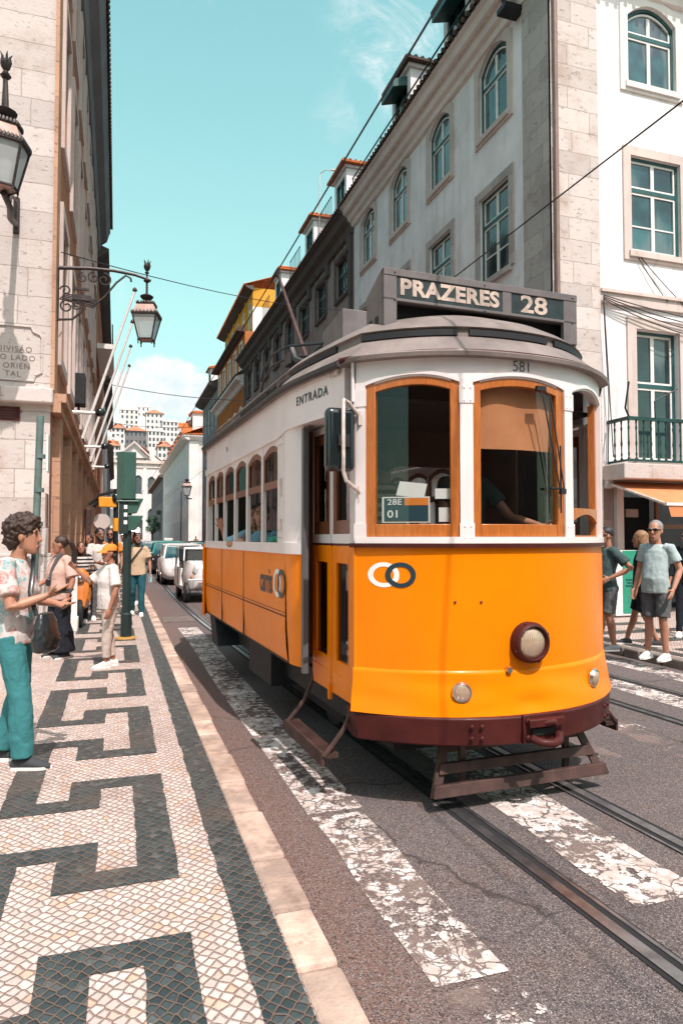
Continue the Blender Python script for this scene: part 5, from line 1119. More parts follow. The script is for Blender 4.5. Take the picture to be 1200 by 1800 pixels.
        if st == 'tail': mbb.tube([hp(.0, -.10, .03), hp(.02, -.15, .0), hp(.05, -.17, -.10), hp(.07, -.165, -.22), hp(.08, -.15, -.34)], [.028 * k, .036 * k, .034 * k, .026 * k, .008 * k], 8)
        if st == 'long': mbb.loft([ell(hp(0, y, z), rx * k, ry * k, 12, HM) for z, y, rx, ry in ((.03, -.03, .083, .085), (-.05, -.04, .09, .08), (-.14, -.06, .10, .065), (-.24, -.07, .10, .05), (-.33, -.075, .07, .03))])
        if st == 'under': mbb.ball(hp(0, -.06, -.045), (.075 * k, .05 * k, .06 * k), 12, HM)
    mbb.v = [tuple(nz(Vector(v), am, 55 if st != 'curly' else 38)) for v in mbb.v]; ho = mbb.build('hair', MATS[hm], body)
    if st in ('curly', 'short'): remesh(ho, .008 if st == 'curly' else .007, 1, .030 if st == 'curly' else .008, .022)
    if cap:
        mbb = MB(); mbb.loft([ell(hp(0, -.012 + y, z), rx * k, ry * k, 18, HM) for z, y, rx, ry in ((.028, 0, .086, .103), (.06, -.003, .084, .098), (.095, -.008, .068, .078), (.115, -.012, .04, .045), (.122, -.012, .006, .006))])
        mbb.loft([[hp(.085 * math.cos(a) * (1 - .12 * q), .06 + q * .105 * math.sin(a) * 1.0, .034 - .02 * q * (1 + .6 * abs(math.cos(a))) + dz) for a in [math.pi * i / 12 for i in range(13)]] for q, dz in ((0, 0), (.5, .004), (1, 0), (1, -.006), (.5, -.004), (0, -.008))])
        mbb.build('cap', MATS[cap], body)
    k = kh
    # shirt
    if shirt:
        mb = MB(); g = .014 * k
        rings = [tors(hem - 1.02, .172, .125, belly * .35), tors(.06, .168, .124, belly * .7), tors(.22, .158, .122, belly), tors(.42, .150, .118, belly * .8 + bust * .2), tors(.62, .160, .122, belly * .3 + bust), tors(.80, .164, .116, bust * .6), tors(.92, .155, .098), tors(1.01, .115, .078), tors(1.08, .070, .064)]
        mb.loft([ell(c + Vector((0, dy_, 0)), rx + g * .4, ry + g * .4 + abs(0)) for (c, rx, ry), dy_ in zip(rings, [0] * 9)])
        for s in 'LR':
            sh, el, wr = j['sh' + s], j['el' + s], j['wr' + s]; e = sh.lerp(el, min(1, sleeve)) if sleeve <= 1 else el.lerp(wr, sleeve - 1)
            pts = [sh.lerp(sho, .35), sh, sh.lerp(el, .35)] + ([e] if sleeve <= 1 else [el, e]); rr = [.062 * b, .060 * b, .064 * b] + ([.072 * b] if sleeve <= 1 else [.055 * b, .048 * b]); mb.tube(pts, rr, 12)
        o = mb.build('shirt', MATS[shirt], root); remesh(o, max(vox, .010), 3, .016, .10)
    if lower:
        mb = MB(); w = .006 * k
        mb.loft([ell(c + Vector((0, -.005, 0)), rx, ry) for c, rx, ry in (tors(-.17, .150, .115), tors(-.06, .162, .124), tors(.06, .158, .120, belly * .4), tors(.14, .148, .112, belly * .5))])
        for s in 'LR':
            hp_, kn, an = j['hip' + s], j['knee' + s], j['ank' + s]
            if pantlen == 'short': e = hp_.lerp(kn, .93); mb.tube([hp_, hp_.lerp(kn, .4), hp_.lerp(kn, .7), e], [.094 * b, .092 * b, .085 * b, .084 * b], 12)
            else:
                e = kn.lerp(an, {'long': 1.0, 'crop': .86}[pantlen]); mb.tube([hp_, hp_.lerp(kn, .5), kn, kn.lerp(an, .35), e], [.094 * b, (.083 + flare * .2) * b, (.063 + flare * .5) * b, (.062 + flare * .8) * b, (.050 + flare) * b], 12)
        o = mb.build('trousers' if pantlen != 'short' else 'shorts', MATS[pants], root); remesh(o, max(vox, .010), 2, .016, .09)
        for s in 'LR':
            an = j['ank' + s]; td = Vector(j['toe' + s]); td = Vector((td.x, td.y, 0)).normalized(); sd_ = Vector((td.y, -td.x, 0)); M = Matrix((sd_, Vector((0, 0, 1)), td)).transposed()
            mb = MB(); z0 = an.z - .085 * k
            def rg(y, w_, h): c = an + td * y * k; return [Vector((c.x, c.y, z0)) + sd_ * (w_ * k * math.cos(a)) + Vector((0, 0, max(0, h * k * (.5 + .5 * math.sin(a)) - .0))) for a in [2 * math.pi * i / 12 for i in range(12)]]
            mb.loft([rg(-.075, .022, .05), rg(-.06, .034, .085), rg(-.02, .040, .105), rg(.03, .042, .10), (rg(.08, .046, .075)), rg(.13, .046, .055), rg(.17, .036, .042), rg(.19, .015, .025)])
            sh_ = mb.build('shoe', MATS[shoes], root, sub=1)
            mb = MB(); 
            mb.loft([[p + Vector((0, 0, dz)) for p in [an + td * y * k + sd_ * x * k - Vector((0, 0, an.z - z0)) for x, y in ((.0, -.08), (.036, -.06), (.042, 0), (.049, .1), (.044, .15), (.0, .195), (-.044, .15), (-.049, .1), (-.042, 0), (-.036, -.06))]] for dz in (0.001, .022 * k)]); mb.build('sole', MATS['print_white'] if shoes != 'shoe_dark' or True else None, sh_)
    root['j'] = 0; del root['j']
    W = basis(root); return root, {a: W @ v for a, v in j.items()}, W
RT = Vector((.95, -.312, 0)); FWD = Vector((.312, .95, 0))
def dirv(r, f): return RT * r + FWD * f          # a direction given as right / away seen from where the photographer stands
# woman in the flowered shirt, close on the left
w1, j1, W1 = person('woman with short curly dark hair in a flowered shirt and turquoise trousers', (-.67, 5.28, .12), dirv(1, .10), 1.735, skin='skin_light', shirt='cloth_floral', pants='cloth_teal', shoes='shoe_dark', hair=('curly', 'hair_brown'), look=.05, bust=.03, belly=.02, sleeve=.72, vox=.006, build=1.0,
    J=dict(elR=(.24, .06, 1.10), wrR=(.16, .25, 1.17), elL=(-.22, .03, 1.12), wrL=(-.08, .25, 1.10), ankR=(.10, .10, .085), kneeR=(.10, .08, .49), ankL=(-.12, -.10, .085), kneeL=(-.10, .0, .49), head=(0, .06, 1.585), neck=(0, .02, 1.45)), palms=dict(R=(-.5, 0, .9), L=(.4, 0, .9)), curl=.35, flare=.022)
w2, j2, W2 = person('woman in a pale pink shirt and wide black trousers with a long ponytail', (-.70, 9.82, .12), dirv(-.62, -.78), 1.60, skin='skin_tan', shirt='cloth_pink', pants='cloth_black', shoes='shoe_dark', hair=('tail', 'hair_brown'), look=-.55, nod=.1, bust=.03, belly=.035, build=1.12, sleeve=.85, vox=.009, flare=.075,
    J=dict(elL=(-.27, -.03, 1.10), wrL=(-.28, .05, .86), elR=(.26, .02, 1.11), wrR=(.20, .22, 1.02), ankL=(-.14, 0, .085), ankR=(.13, .02, .085)), hem=.86)
w3, j3, W3 = person('woman in a white shirt and orange cap holding a phone up, on the patterned pavement', (-.07, 8.9, .12), dirv(-.80, -.50), 1.50, skin='skin_tan', shirt='cloth_white', pants='cloth_cream', shoes='shoe_white', hair=('under', 'hair_black'), cap='cloth_orange', look=.25, bust=.035, belly=.03, build=1.12, sleeve=.85, pantlen='crop', vox=.009, hem=.84,
    J=dict(elR=(.25, .22, 1.17), wrR=(.24, .40, 1.36), elL=(-.27, -.02, 1.10), wrL=(-.27, .06, .84), ankR=(.05, -.07, .085), kneeR=(.08, .0, .49), ankL=(-.07, .06, .085), kneeL=(-.09, .05, .49)), palms=dict(R=(-.6, .6, 0)), curl=.5)
m4, j4, W4 = person('bearded man in a beige shirt and blue jeans walking with a bottle', (.40, 14.5, .12), dirv(.25, -.97), 1.68, skin='skin_brown', shirt='cloth_beige', pants='cloth_denim', shoes='shoe_white', hair=('short', 'hair_black'), beard=True, look=.5, sleeve=.7, vox=.011, build=1.08,
    J=dict(kneeL=(-.10, .10, .50), ankL=(-.10, .12, .085), kneeR=(.09, .04, .49), ankR=(.09, -.14, .10), elL=(-.25, -.03, 1.12), wrL=(-.27, .10, .90)))
m5, j5, W5 = person('bearded man in a white shirt behind the woman with the orange cap', (-.30, 14.0, .12), dirv(.35, -.9), 1.76, skin='skin_brown', shirt='cloth_white', pants='cloth_grey', hair=('short', 'hair_black'), beard=True, look=.4, vox=.012, J=dict(wrR=(.05, .22, 1.08), elR=(.24, .05, 1.12)))
m6, j6, W6 = person('man with sunglasses and an orange shirt at the back of the pavement crowd', (-.12, 16.4, .12), dirv(.1, -1), 1.78, skin='skin_tan', shirt='cloth_orange', pants='cloth_grey', hair=('short', 'hair_black'), glasses=True, beard=True, vox=.013)
m7, j7, W7 = person('girl with dark hair in a black and white striped shirt beside the stone wall', (-.62, 13.6, .12), dirv(.3, -1), 1.50, skin='skin_tan', shirt='cloth_stripe', pants='cloth_black', hair=('long', 'hair_brown'), vox=.012, nod=-.2)
m8, j8, W8 = person('woman in a pink top mostly hidden behind the bearded man in white', (-.62, 17.5, .12), dirv(-.2, -1), 1.66, skin='skin_tan', shirt='cloth_pink', pants='cloth_grey', hair=('long', 'hair_brown'), vox=.014)
m9, j9, W9 = person('dark haired man walking directly behind the man in beige', (.38, 17.0, .12), dirv(0, -1), 1.72, skin='skin_brown', shirt='cloth_slate', pants='cloth_grey', hair=('short', 'hair_black'), vox=.014)
m14, j14, W14 = person('person in a cream top at the far end of the pavement crowd', (-.05, 20.5, .12), dirv(.1, -1), 1.70, skin='skin_light', shirt='cloth_cream', pants='cloth_denim', hair=('long', 'hair_brown'), vox=.015)
# right-hand pavement
m10, j10, W10 = person('man in a dark green polo with a hand on his hip beside the tram front', (6.60, 8.03, .12), dirv(-1, -.05), 1.73, skin='skin_tan', shirt='cloth_slate', pants='cloth_grey', shoes='shoe_grey', hair=('crop', 'hair_black'), glasses=True, pantlen='short', belly=.05, build=1.1, sleeve=.7, vox=.008,
    J=dict(elL=(-.30, -.20, 1.15), wrL=(-.24, .07, 1.02), kneeL=(-.10, .04, .49), ankL=(-.11, -.03, .085), kneeR=(.10, .06, .49), ankR=(.1, .08, .085)), palms=dict(L=(.9, .2, -.3)), hem=.88)
m11, j11, W11 = person('grey haired man with sunglasses in a pale blue shirt and grey shorts', (6.71, 7.22, .12), dirv(-.80, -.60), 1.80, skin='skin_light', shirt='cloth_mint', pants='cloth_grey', shoes='shoe_white', hair=('crop', 'hair_grey'), glasses=True, pantlen='short', belly=.05, build=1.02, sleeve=.66, vox=.008, look=.15,
    J=dict(elL=(-.27, -.05, 1.12), wrL=(-.26, .10, .89), kneeL=(-.10, .06, .50), ankL=(-.11, .02, .085), kneeR=(.10, .02, .49), ankR=(.12, .02, .085)), hem=.86)
m12, j12, W12 = person('blond woman in black shorts and dark shoes behind the grey haired man', (7.30, 8.15, .12), dirv(-.9, .4), 1.68, skin='skin_tan', shirt='cloth_black', pants='cloth_black', shoes='shoe_dark', hair=('long', 'hair_blond'), pantlen='short', vox=.011, J=dict(kneeR=(.1, .1, .5), ankR=(.1, .22, .085), kneeL=(-.1, -.02, .49), ankL=(-.1, -.2, .1)))
m13, j13, W13 = person('person in a black jacket with sunglasses at the right edge of the photo', (8.75, 8.75, .12), dirv(-.6, -.8), 1.72, skin='skin_tan', shirt='cloth_black', pants='cloth_black', shoes='shoe_white', hair=('short', 'hair_black'), glasses=True, sleeve=1.7, vox=.011, J=dict(kneeR=(.1, .12, .5), ankR=(.1, .2, .085)))
# people in the tram
def TL(x, y, z): return TW(2.60, 3.68) + Vector((x * math.cos(TA) - y * math.sin(TA), x * math.sin(TA) + y * math.cos(TA), z))
tA = Vector((-math.sin(TA), math.cos(TA), 0)); tR = Vector((math.cos(TA), math.sin(TA), 0)); gp_ = 'passengers in the tram'
SIT = dict(hipL=(-.09, 0, .90), hipR=(.09, 0, .90), kneeL=(-.1, .42, .88), kneeR=(.1, .42, .88), ankL=(-.1, .44, .5), ankR=(.1, .44, .5))
person('driver of the tram in a dark shirt behind the right windscreen', TL(.12, .92, .735), -tA, 1.72, skin='skin_tan', shirt='cloth_slate', pants='cloth_black', hair=('short', 'hair_black'), vox=.012, sleeve=.6, J=dict(elL=(-.30, .16, 1.12), wrL=(-.42, .38, 1.05), elR=(.24, .08, 1.12), wrR=(.1, .3, 1.0)))
person('passenger in a striped shirt standing behind the left windscreen', TL(-.50, 1.05, .735), tR * .5 + tA, 1.66, skin='skin_tan', shirt='cloth_stripe', pants='cloth_black', hair=('short', 'hair_brown'), vox=.012, look=.3)
sit = dict(vox=.012, J=SIT, lower=False)
person('passenger with long hair and a pale top at the first side window', TL(-.80, 2.02, .30), -tA, 1.66, gp_, skin='skin_light', shirt='cloth_pink', hair=('long', 'hair_blond'), **sit)
person('passenger in a green top at the second side window', TL(-.78, 2.62, .33), -tA - tR * .3, 1.66, gp_, skin='skin_light', shirt='cloth_green', hair=('long', 'hair_brown'), **sit)
person('passenger in a light blue shirt leaning an elbow out of a side window', TL(-.82, 3.62, .33), -tA - tR * .4, 1.74, gp_, skin='skin_light', shirt='cloth_blue', hair=('short', 'hair_brown'), sleeve=.95, vox=.010, lower=False, J={**SIT, 'elR': (.34, .10, 1.28), 'wrR': (.20, .34, 1.30)})
person('passenger gesturing with a raised hand from the rear side windows', TL(-.74, 4.20, .33), -tA - tR * .5, 1.74, gp_, skin='skin_tan', shirt='cloth_slate', hair=('short', 'hair_black'), vox=.010, lower=False, J={**SIT, 'elR': (.30, .10, 1.24), 'wrR': (.33, .26, 1.44)}, palms=dict(R=(0, 0, 1)))
# things carried
def bag(name, label, cat, c, size, M, m, strap):
    r = thing(name, label, cat, c); mb = MB(); w, d, h = size
    mb.loft([[Vector(c) + M @ p for p in ell((0, 0, z), w * a, d * b2, 16)] for z, a, b2 in ((-h, .75, .6), (-h * .9, .95, .95), (-h * .3, 1.0, 1.0), (h * .5, .85, .75), (h, .7, .4))]); o = mb.build('pouch', m, r); remesh(o, .012, 2, .02, .07)
    mb = MB(); mb.tube(strap, [(.016, .004)] * len(strap), 8); mb.build('strap', m, r); return r
P1 = lambda x, y, z: W1 @ (Vector((x, y, z)) * (1.735 / 1.72)); LB = MATS['leather_black']
bag('shoulder_bag', 'black leather shoulder bag hanging beside the woman in the flowered shirt', 'bag', P1(.16, .26, .93), (.17, .08, .13), W1.to_3x3(), LB, [P1(.17, .20, 1.04), P1(.15, .15, 1.2), P1(.06, .135, 1.33), P1(-.06, .10, 1.45), P1(-.14, .02, 1.475), P1(-.15, -.08, 1.42)])
ph = MB(); ph.box((0, 0, 0), (.075, .15, .009)); o = ph.build('phone', MATS['phone_black'], bevel=.006); o.location = j1['wrR'] + W1.to_3x3() @ Vector((-.03, .10, .035)); o.rotation_euler = (0, .3, math.atan2(-RT.x, RT.y)); tag(o, 'dark phone resting in the hand of the woman in the flowered shirt', 'phone')
ph = MB(); ph.box((0, 0, 0), (.076, .010, .155)); o = ph.build('phone', MATS['phone_black'], bevel=.006); o.location = j3['wrR'] + W3.to_3x3() @ Vector((-.02, .035, .15)); o.rotation_euler = (.15, 0, math.atan2(.5, .8)); tag(o, 'black phone held up by the woman in the orange cap', 'phone')
P2 = lambda x, y, z: W2 @ (Vector((x, y, z)) * (1.6 / 1.72))
r = thing('camera_strap', 'grey woven camera strap across the chest of the woman in pink', 'strap', P2(0, .15, 1.1)); mb = MB(); mb.tube([P2(-.09, .03, 1.475), P2(-.085, .105, 1.40), P2(-.07, .165, 1.25), P2(-.04, .185, 1.10)], [(.024, .004)] * 4, 8); mb.build('strap', MATS['cloth_grey'], r); mb = MB(); mb.box(P2(-.03, .2, 1.07), (.06, .05, .09)); mb.build('clasp', LB, r, bevel=.01)
P4 = lambda x, y, z: W4 @ (Vector((x, y, z)) * (1.68 / 1.72))
bag('crossbody_bag', 'black crossbody bag of the walking man in beige', 'bag', P4(.22, -.02, .98), (.09, .05, .1), W4.to_3x3(), LB, [P4(.19, .06, 1.02), P4(.12, .135, 1.12), P4(.0, .150, 1.28), P4(-.10, .10, 1.42), P4(-.13, .0, 1.47)])
mb = MB(); mb.lathe([(.01, -.10), (.032, -.095), (.034, .02), (.03, .05), (.014, .08), (.014, .10)], n=12); o = mb.build('bottle', mat('bottle_clear', (.35, .55, .62), .15, var=.1)); o.location = j4['wrL'] + Vector((.0, -.03, -.10)); tag(o, 'pale blue water bottle in the hand of the man in beige', 'bottle')
# ------------------------------------------------------------------ LANTERNS, WIRES, POLES
mat('lantern_iron', (.035, .026, .024), .5, .4, var=.4, scale=9, grime=.35, gcol=(.13, .07, .05), gscale=7)
mat('copper_roof', (.36, .24, .20), .6, .2, var=.2, scale=6)
def milk():
    m, t = newmat('lantern_glass'); o = t.n('TexCoord').outputs['Object']; n = t.noise(o, 5, 4)
    p = t.n('BsdfPrincipled', None, Base_Color=t.mix(n, (.42, .46, .46), (.62, .63, .62)), Roughness=.25); tr = t.n('BsdfTransparent', None, Color=(.8, .86, .86)); mx = t.n('MixShader'); mx.inputs[0].default_value = .62
    t.t.links.new(tr.outputs[0], mx.inputs[1]); t.t.links.new(p.outputs[0], mx.inputs[2]); t.t.links.new(mx.outputs[0], t.out.inputs[0])
milk()
def lantern(root, c, k, n, ph, w=1.):
    c = Vector(c); I = MATS['lantern_iron']; z = lambda r, zz, i: c + Vector((r * w * k * math.cos(2*math.pi*i/n + ph), r * w * k * math.sin(2*math.pi*i/n + ph), zz * k))
    rb, rt, zt = .20, .36, .52
    mb = MB()
    for i in range(n): mb.tube([z(rb, 0, i), z(rt, zt, i)], .016 * k, 6); mb.tube([z(rb, 0, i), z(rb, 0, i + 1)], .018 * k, 6); mb.tube([z(rt, zt, i), z(rt, zt, i + 1)], .026 * k, 6); mb.lathe([(.002, -.10), (.014, -.085), (.008, -.06), (.018, -.03), (.012, .01)], z(rb, 0, i), n=6)
    fr = mb.build('lantern_frame', I, root)
    mb = MB()
    for i in range(n): mb.add([z(rb * .97, .01, i), z(rb * .97, .01, i + 1), z(rt * .97, zt, i + 1), z(rt * .97, zt, i)], [(0, 1, 2, 3)])
    mb.build('lantern_pane', MATS['lantern_glass'], fr, smooth=False)
    mb = MB(); mb.lathe([(rb * w * k * .95, -.005), (rb * w * k * .95, .01)], c, n=n, ph=ph); mb.build('lantern_base', MATS['copper_roof'], fr, smooth=False)
    mb = MB()
    mb.add([z(rt * .98, zt + .02, i) for i in range(n)] + [z(.235, .76, i) for i in range(n)], [(i, (i+1) % n, n + (i+1) % n, n + i) for i in range(n)] + [tuple(range(n, 2*n))]); mb.build('lantern_roof', MATS['copper_roof'], fr, smooth=False)
    for r_, zz, m_ in ((rt * 1.04, zt + .01, 7), (.25, .76, 5)):
        mb = MB()
        for i in range(n):
            for q in range(m_): p = z(r_, zz, i).lerp(z(r_, zz, i + 1), (q + .5) / m_); mb.lathe([(.024 * k, 0), (.022 * k, .035 * k), (.008 * k, .055 * k), (.002, .06 * k)], p, n=6)
            mb.tube([z(r_, zz, i), z(r_, zz, i + 1)], .018 * k, 6)
        mb.build('lantern_crest', I, fr)
    mb = MB(); mb.lathe([(.20 * k, .76 * k), (.10 * k, .83 * k), (.06 * k, .86 * k), (.13 * k, .92 * k), (.145 * k, .95 * k), (.09 * k, .985 * k), (.035 * k, 1.0 * k), (.03 * k, 1.02 * k)], c, n=12); mb.build('lantern_cap', I, fr)
    return fr
def tulip(mb, c, k):
    c = Vector(c); mb.lathe([(.012*k, 0), (.04*k, .03*k), (.022*k, .06*k), (.05*k, .10*k), (.062*k, .15*k), (.04*k, .19*k), (.03*k, .2*k)], c, n=10)
    for i in range(5): a = i * 2 * math.pi / 5; mb.tube([c + Vector((.05*k*math.cos(a), .05*k*math.sin(a), .15*k)), c + Vector((.04*k*math.cos(a), .04*k*math.sin(a), .22*k)), c + Vector((.07*k*math.cos(a), .07*k*math.sin(a), .26*k))], [.018*k, .014*k, .003*k], 5)
l1 = thing('wall_lantern', 'big black six sided lantern standing on a wall bracket at the top left', 'lantern', (-1.6, 12, 6.9))
lantern(l1, (-1.53, 10.2, 6.50), 1.12, 6, .3, .80)
mb = MB(); mb.tube([(-1.6, 11.95, 6.75), (-1.58, 11.2, 6.52), (-1.5, 10.6, 6.42), (-1.53, 10.2, 6.44)], .045, 8); mb.tube([(-1.6, 11.97, 7.2), (-1.6, 11.97, 6.62)], .05, 8); mb.tube([(-1.6, 11.9, 7.1), (-1.57, 11.2, 6.9), (-1.5, 10.6, 6.5)], .022, 6); mb.build('bracket', MATS['lantern_iron'], l1)
mb = MB(); mb.tube([(-1.53, 10.2, 7.6), (-1.53, 10.2, 7.95), (-1.535, 10.2, 8.05)], [.05, .035, .03], 8); mb.lathe([(.05, 0), (.075, .03), (.04, .06)], (-1.53, 10.2, 8.05), n=10); tulip(mb, (-1.53, 10.2, 8.08), 1.2); mb.build('finial', MATS['lantern_iron'], l1)
l2 = thing('hanging_lantern', 'black lantern hanging from a long scrolled iron bracket over the pavement', 'lantern', (-.92, 12.2, 5.6))
lantern(l2, (.45, 12.2, 5.13), .80, 4, math.pi / 4 - .25)
Lz = 6.19
mb = MB(); mb.tube([(-.99, 12.2, 6.22), (-.5, 12.2, 6.27), (-.1, 12.2, 6.28), (.25, 12.2, 6.25), (.52, 12.2, 6.18)], [(.035, .03), .03, .028, .026, .022], 8)
mb.tube([(-.99, 12.2, 5.34), (-.75, 12.2, 5.37), (-.62, 12.2, 5.5), (-.60, 12.2, 5.6)], .02, 6); mb.tube([(-.45, 12.2, 5.62), (-.25, 12.2, 5.8), (-.05, 12.2, 6.08), (.1, 12.2, 6.22), (.18, 12.2, 6.18), (.19, 12.2, 6.12)], .018, 6)
def scroll(mb, cx, cz, r, a0, turns, w=.014): mb.tube([(cx + r * (1 - .75 * i / 20) * math.cos(a0 + turns * 2 * math.pi * i / 20), 12.2, cz + r * (1 - .75 * i / 20) * math.sin(a0 + turns * 2 * math.pi * i / 20)) for i in range(21)], w, 6)
scroll(mb, -.25, 6.10, .12, 1.6, -1.3); scroll(mb, -.42, 6.12, .10, 1.6, 1.2); scroll(mb, -.84, 5.58, .13, 0, 1.4); scroll(mb, -.86, 5.85, .09, 3, -1.2); scroll(mb, -.6, 6.1, .09, 1.5, 1.3); scroll(mb, -.68, 5.62, .08, 3.3, 1.3)
for k in range(5): mb.tube([(-.96 + .02 * k, 12.2, 5.70 + .025 * k), (-.4 + .02 * k, 12.2, 5.60 + .03 * k)], .012, 5)
mb.box((-.6, 12.2, 5.75), (.3, .06, .09)); mb.box((-.6, 12.2, 5.9), (.22, .05, .04)); mb.tube([(-.99, 12.2, 6.25), (-.99, 12.2, 5.32)], .03, 6); mb.build('bracket', MATS['lantern_iron'], l2)
mb = MB()
for k in range(7): mb.ball((.45, 12.2, 5.93 + .04 * k), (.022, .022, .028), 8)
mb.tube([(.45, 12.2, 5.9), (.45, 12.2, 6.3)], .014, 6); mb.lathe([(.05, 0), (.06, .02), (.03, .05)], (.45, 12.2, 6.15), n=10); tulip(mb, (.45, 12.2, 6.28), .95); mb.build('finial', MATS['lantern_iron'], l2)
# small street lantern far right of the street
l3 = thing('street_lantern', 'small distant lantern on the corner of the far white house', 'lantern', (8.0, 84, .12)); lantern(l3, (8.0, 84, 6.8), 2.0, 4, .6)
mb = MB(); mb.tube([(8.6, 84, 6.4), (8.0, 84, 6.4), (8.0, 84, 6.7)], .08, 6); mb.tube([(7.0, 80, .12), (7.0, 80, 7)], .07, 6); mb.build('bracket', MATS['lantern_iron'], l3)
def wire(name, label, pts, r=.012, group=None):
    mb = MB(); mb.tube(pts, r, 5); o = mb.build(name, MATS['cable']); tag(o, label, 'wire', group); return o
gw = 'overhead tram wires'
wire('contact_wire', 'contact wire running along the street above the trolley pole', [(2.23, -9, 5.67), (2.23, 10, 5.67), (2.23, 40, 5.7), (2.0, 120, 5.75)], .0095, gw)
wire('contact_wire', 'contact wire crossing in front of the white corner house on the right', [(4.84, -9, 5.67), (4.84, 12, 5.67), (4.84, 40, 5.7), (4.6, 120, 5.75)], .0095, gw)
wire('span_wire', 'span wire from the hanging lantern bracket to the dark weathered house', sag((-.95, 12.35, 6.55), (8.6, 23.8, 10.2), .25), .0095, gw)
wire('span_wire', 'span wire crossing the street in front of the cloud', sag((-1.0, 44, 11.2), (8.6, 40.5, 10), .3), .022, gw)
wire('span_wire', 'faint span wire far down the street below the white cloud', sag((-1.0, 70, 13.0), (8.6, 66, 12.5), .4), .026, gw)
for k, (y, w_) in enumerate(((20, 'nearest and tallest looking'), (23, 'second'), (26, 'third'), (29, 'farthest and lowest looking'))):
    r = thing('flagpole', f'{w_} of the four bare white flagpoles slanting from the left wall', 'flagpole', (XL, y, 4.2), 0, 'flagpoles on the left building')
    mb = MB(); mb.tube([(-.98, y, 4.25), (.41, y, 8.7)], [.045, .035], 8); mb.build('pole', MATS['sash_white'], r); mb = MB(); mb.lathe([(.05, 0), (.07, .03), (.05, .09), (.01, .12)], (.41, y, 8.68), n=8); mb.build('pole_cap', MATS['brown_iron'], r)
    mb = MB(); mb.tube([(-1.02, y, 4.1), (-.93, y, 4.42)], .07, 8); mb.build('socket', MATS['iron_black'], r)
for k, y in enumerate((14.2, 19.5, 25.0)):
    r = thing('floodlight', ('nearest', 'middle', 'farthest')[k] + ' white floodlight arm on the ledge of the left building', 'floodlight', (XL, y, 4.15), 0, 'floodlights on the ledge')
    mb = MB(); mb.tube([(-.9, y, 4.15), (-.42, y, 4.15)], .035, 8); mb.build('arm', MATS['sash_white'], r); mb = MB(); mb.ball((-.34, y, 4.17), (.10, .10, .09), 12); mb.build('lamp_head', MATS['black_gloss'], r)
mb = MB(); mb.box((-.88, 17.5, 5.25), (.26, .5, .75)); mb.box((-.9, 17.5, 4.8), (.04, .3, .25)); tag(mb.build('loudspeaker', MATS['under_black'], bevel=.03), 'dark box speaker hung on the left facade above the ledge', 'speaker')
mb = MB(); mb.bx(-.92, -.78, 22.5, 23.3, 1.2, 2.6); tag(mb.build('menu_case', MATS['brown_iron'], bevel=.02), 'brown wall case beside the pilasters on the left facade', 'wall case')
# post with sign plates by the corner
r = thing('sign_post', 'tall thin grey green post standing at the limestone corner', 'post', (-1.13, 10.94, .12)); mb = MB(); mb.tube([(-1.16, 10.94, .12), (-1.09, 10.94, 3.5)], .052, 10)
for z in (2.9, 1.9, 2.4): mb.lathe([(.07, -.03), (.07, .03)], (-1.14 + .02 * z, 10.94, z), n=10)
mb.build('post', mat('post_green', (.11, .17, .155), .5, var=.2, grime=.3), r)
mb = MB(); mb.box((-.98, 10.98, 2.95), (.025, .30, .55)); mb.build('sign_plate', MATS['sash_white'], r); mb = MB(); mb.box((-.99, 11.0, 2.1), (.02, .3, .5)); mb.build('sign_plate', MATS['pipe_brown'], r)
# traffic signal seen from behind
tg, tgd = mat('signal_green', (.028, .085, .065), .45, var=.2, coat=.2), mat('signal_dark', (.010, .026, .024), .5, var=.2)
r = thing('traffic_signal', 'dark green traffic signal seen from behind with two lower hooded lamps', 'traffic light', (.16, 11.3, .12)); X, Y = .16, 11.3
mb = MB(); mb.tube([(X, Y, .12), (X, Y, .5), (X, Y, .52), (X, Y, 2.4)], [.085, .085, .065, .065], 12); mb.build('pole', tgd, r)
mb = MB(); mb.lathe([(.16, 0), (.15, .02), (.09, .03)], (X, Y, .121), n=16); mb.build('base_ring', mat('ring_yellow', (.45, .24, .05), .7), r)
mb = MB(); mb.prism([(X - .17, Y - .02, 2.30), (X - .06, Y - .16, 2.30), (X + .12, Y - .13, 2.30), (X + .12, Y + .1, 2.30), (X - .1, Y + .1, 2.30)], (0, 0, .75)); mb.box((X, Y - .03, 2.27), (.34, .22, .03)); mb.build('signal_head', tg, r, smooth=False, bevel=.012)
for z in (1.80, 2.07):
    mb = MB(); mb.prism([(X + .0, Y - .10, z), (X + .0, Y - .10, z + .25), (X + .24, Y - .10, z + .25), (X + .14, Y - .10, z + .02)], (0, .22, 0)); mb.build('hooded_lamp', tg, r, smooth=False, bevel=.01)
mb = MB(); mb.box((X - .06, Y - .02, 2.03), (.14, .18, .55)); mb.build('rear_box', tgd, r, bevel=.01)
mb = MB()
for z in (2.18, 2.06, 1.94): mb.box((X - .03, Y - .114, z), (.05, .004, .06))
mb.each('sticker', MATS['print_white'], r)
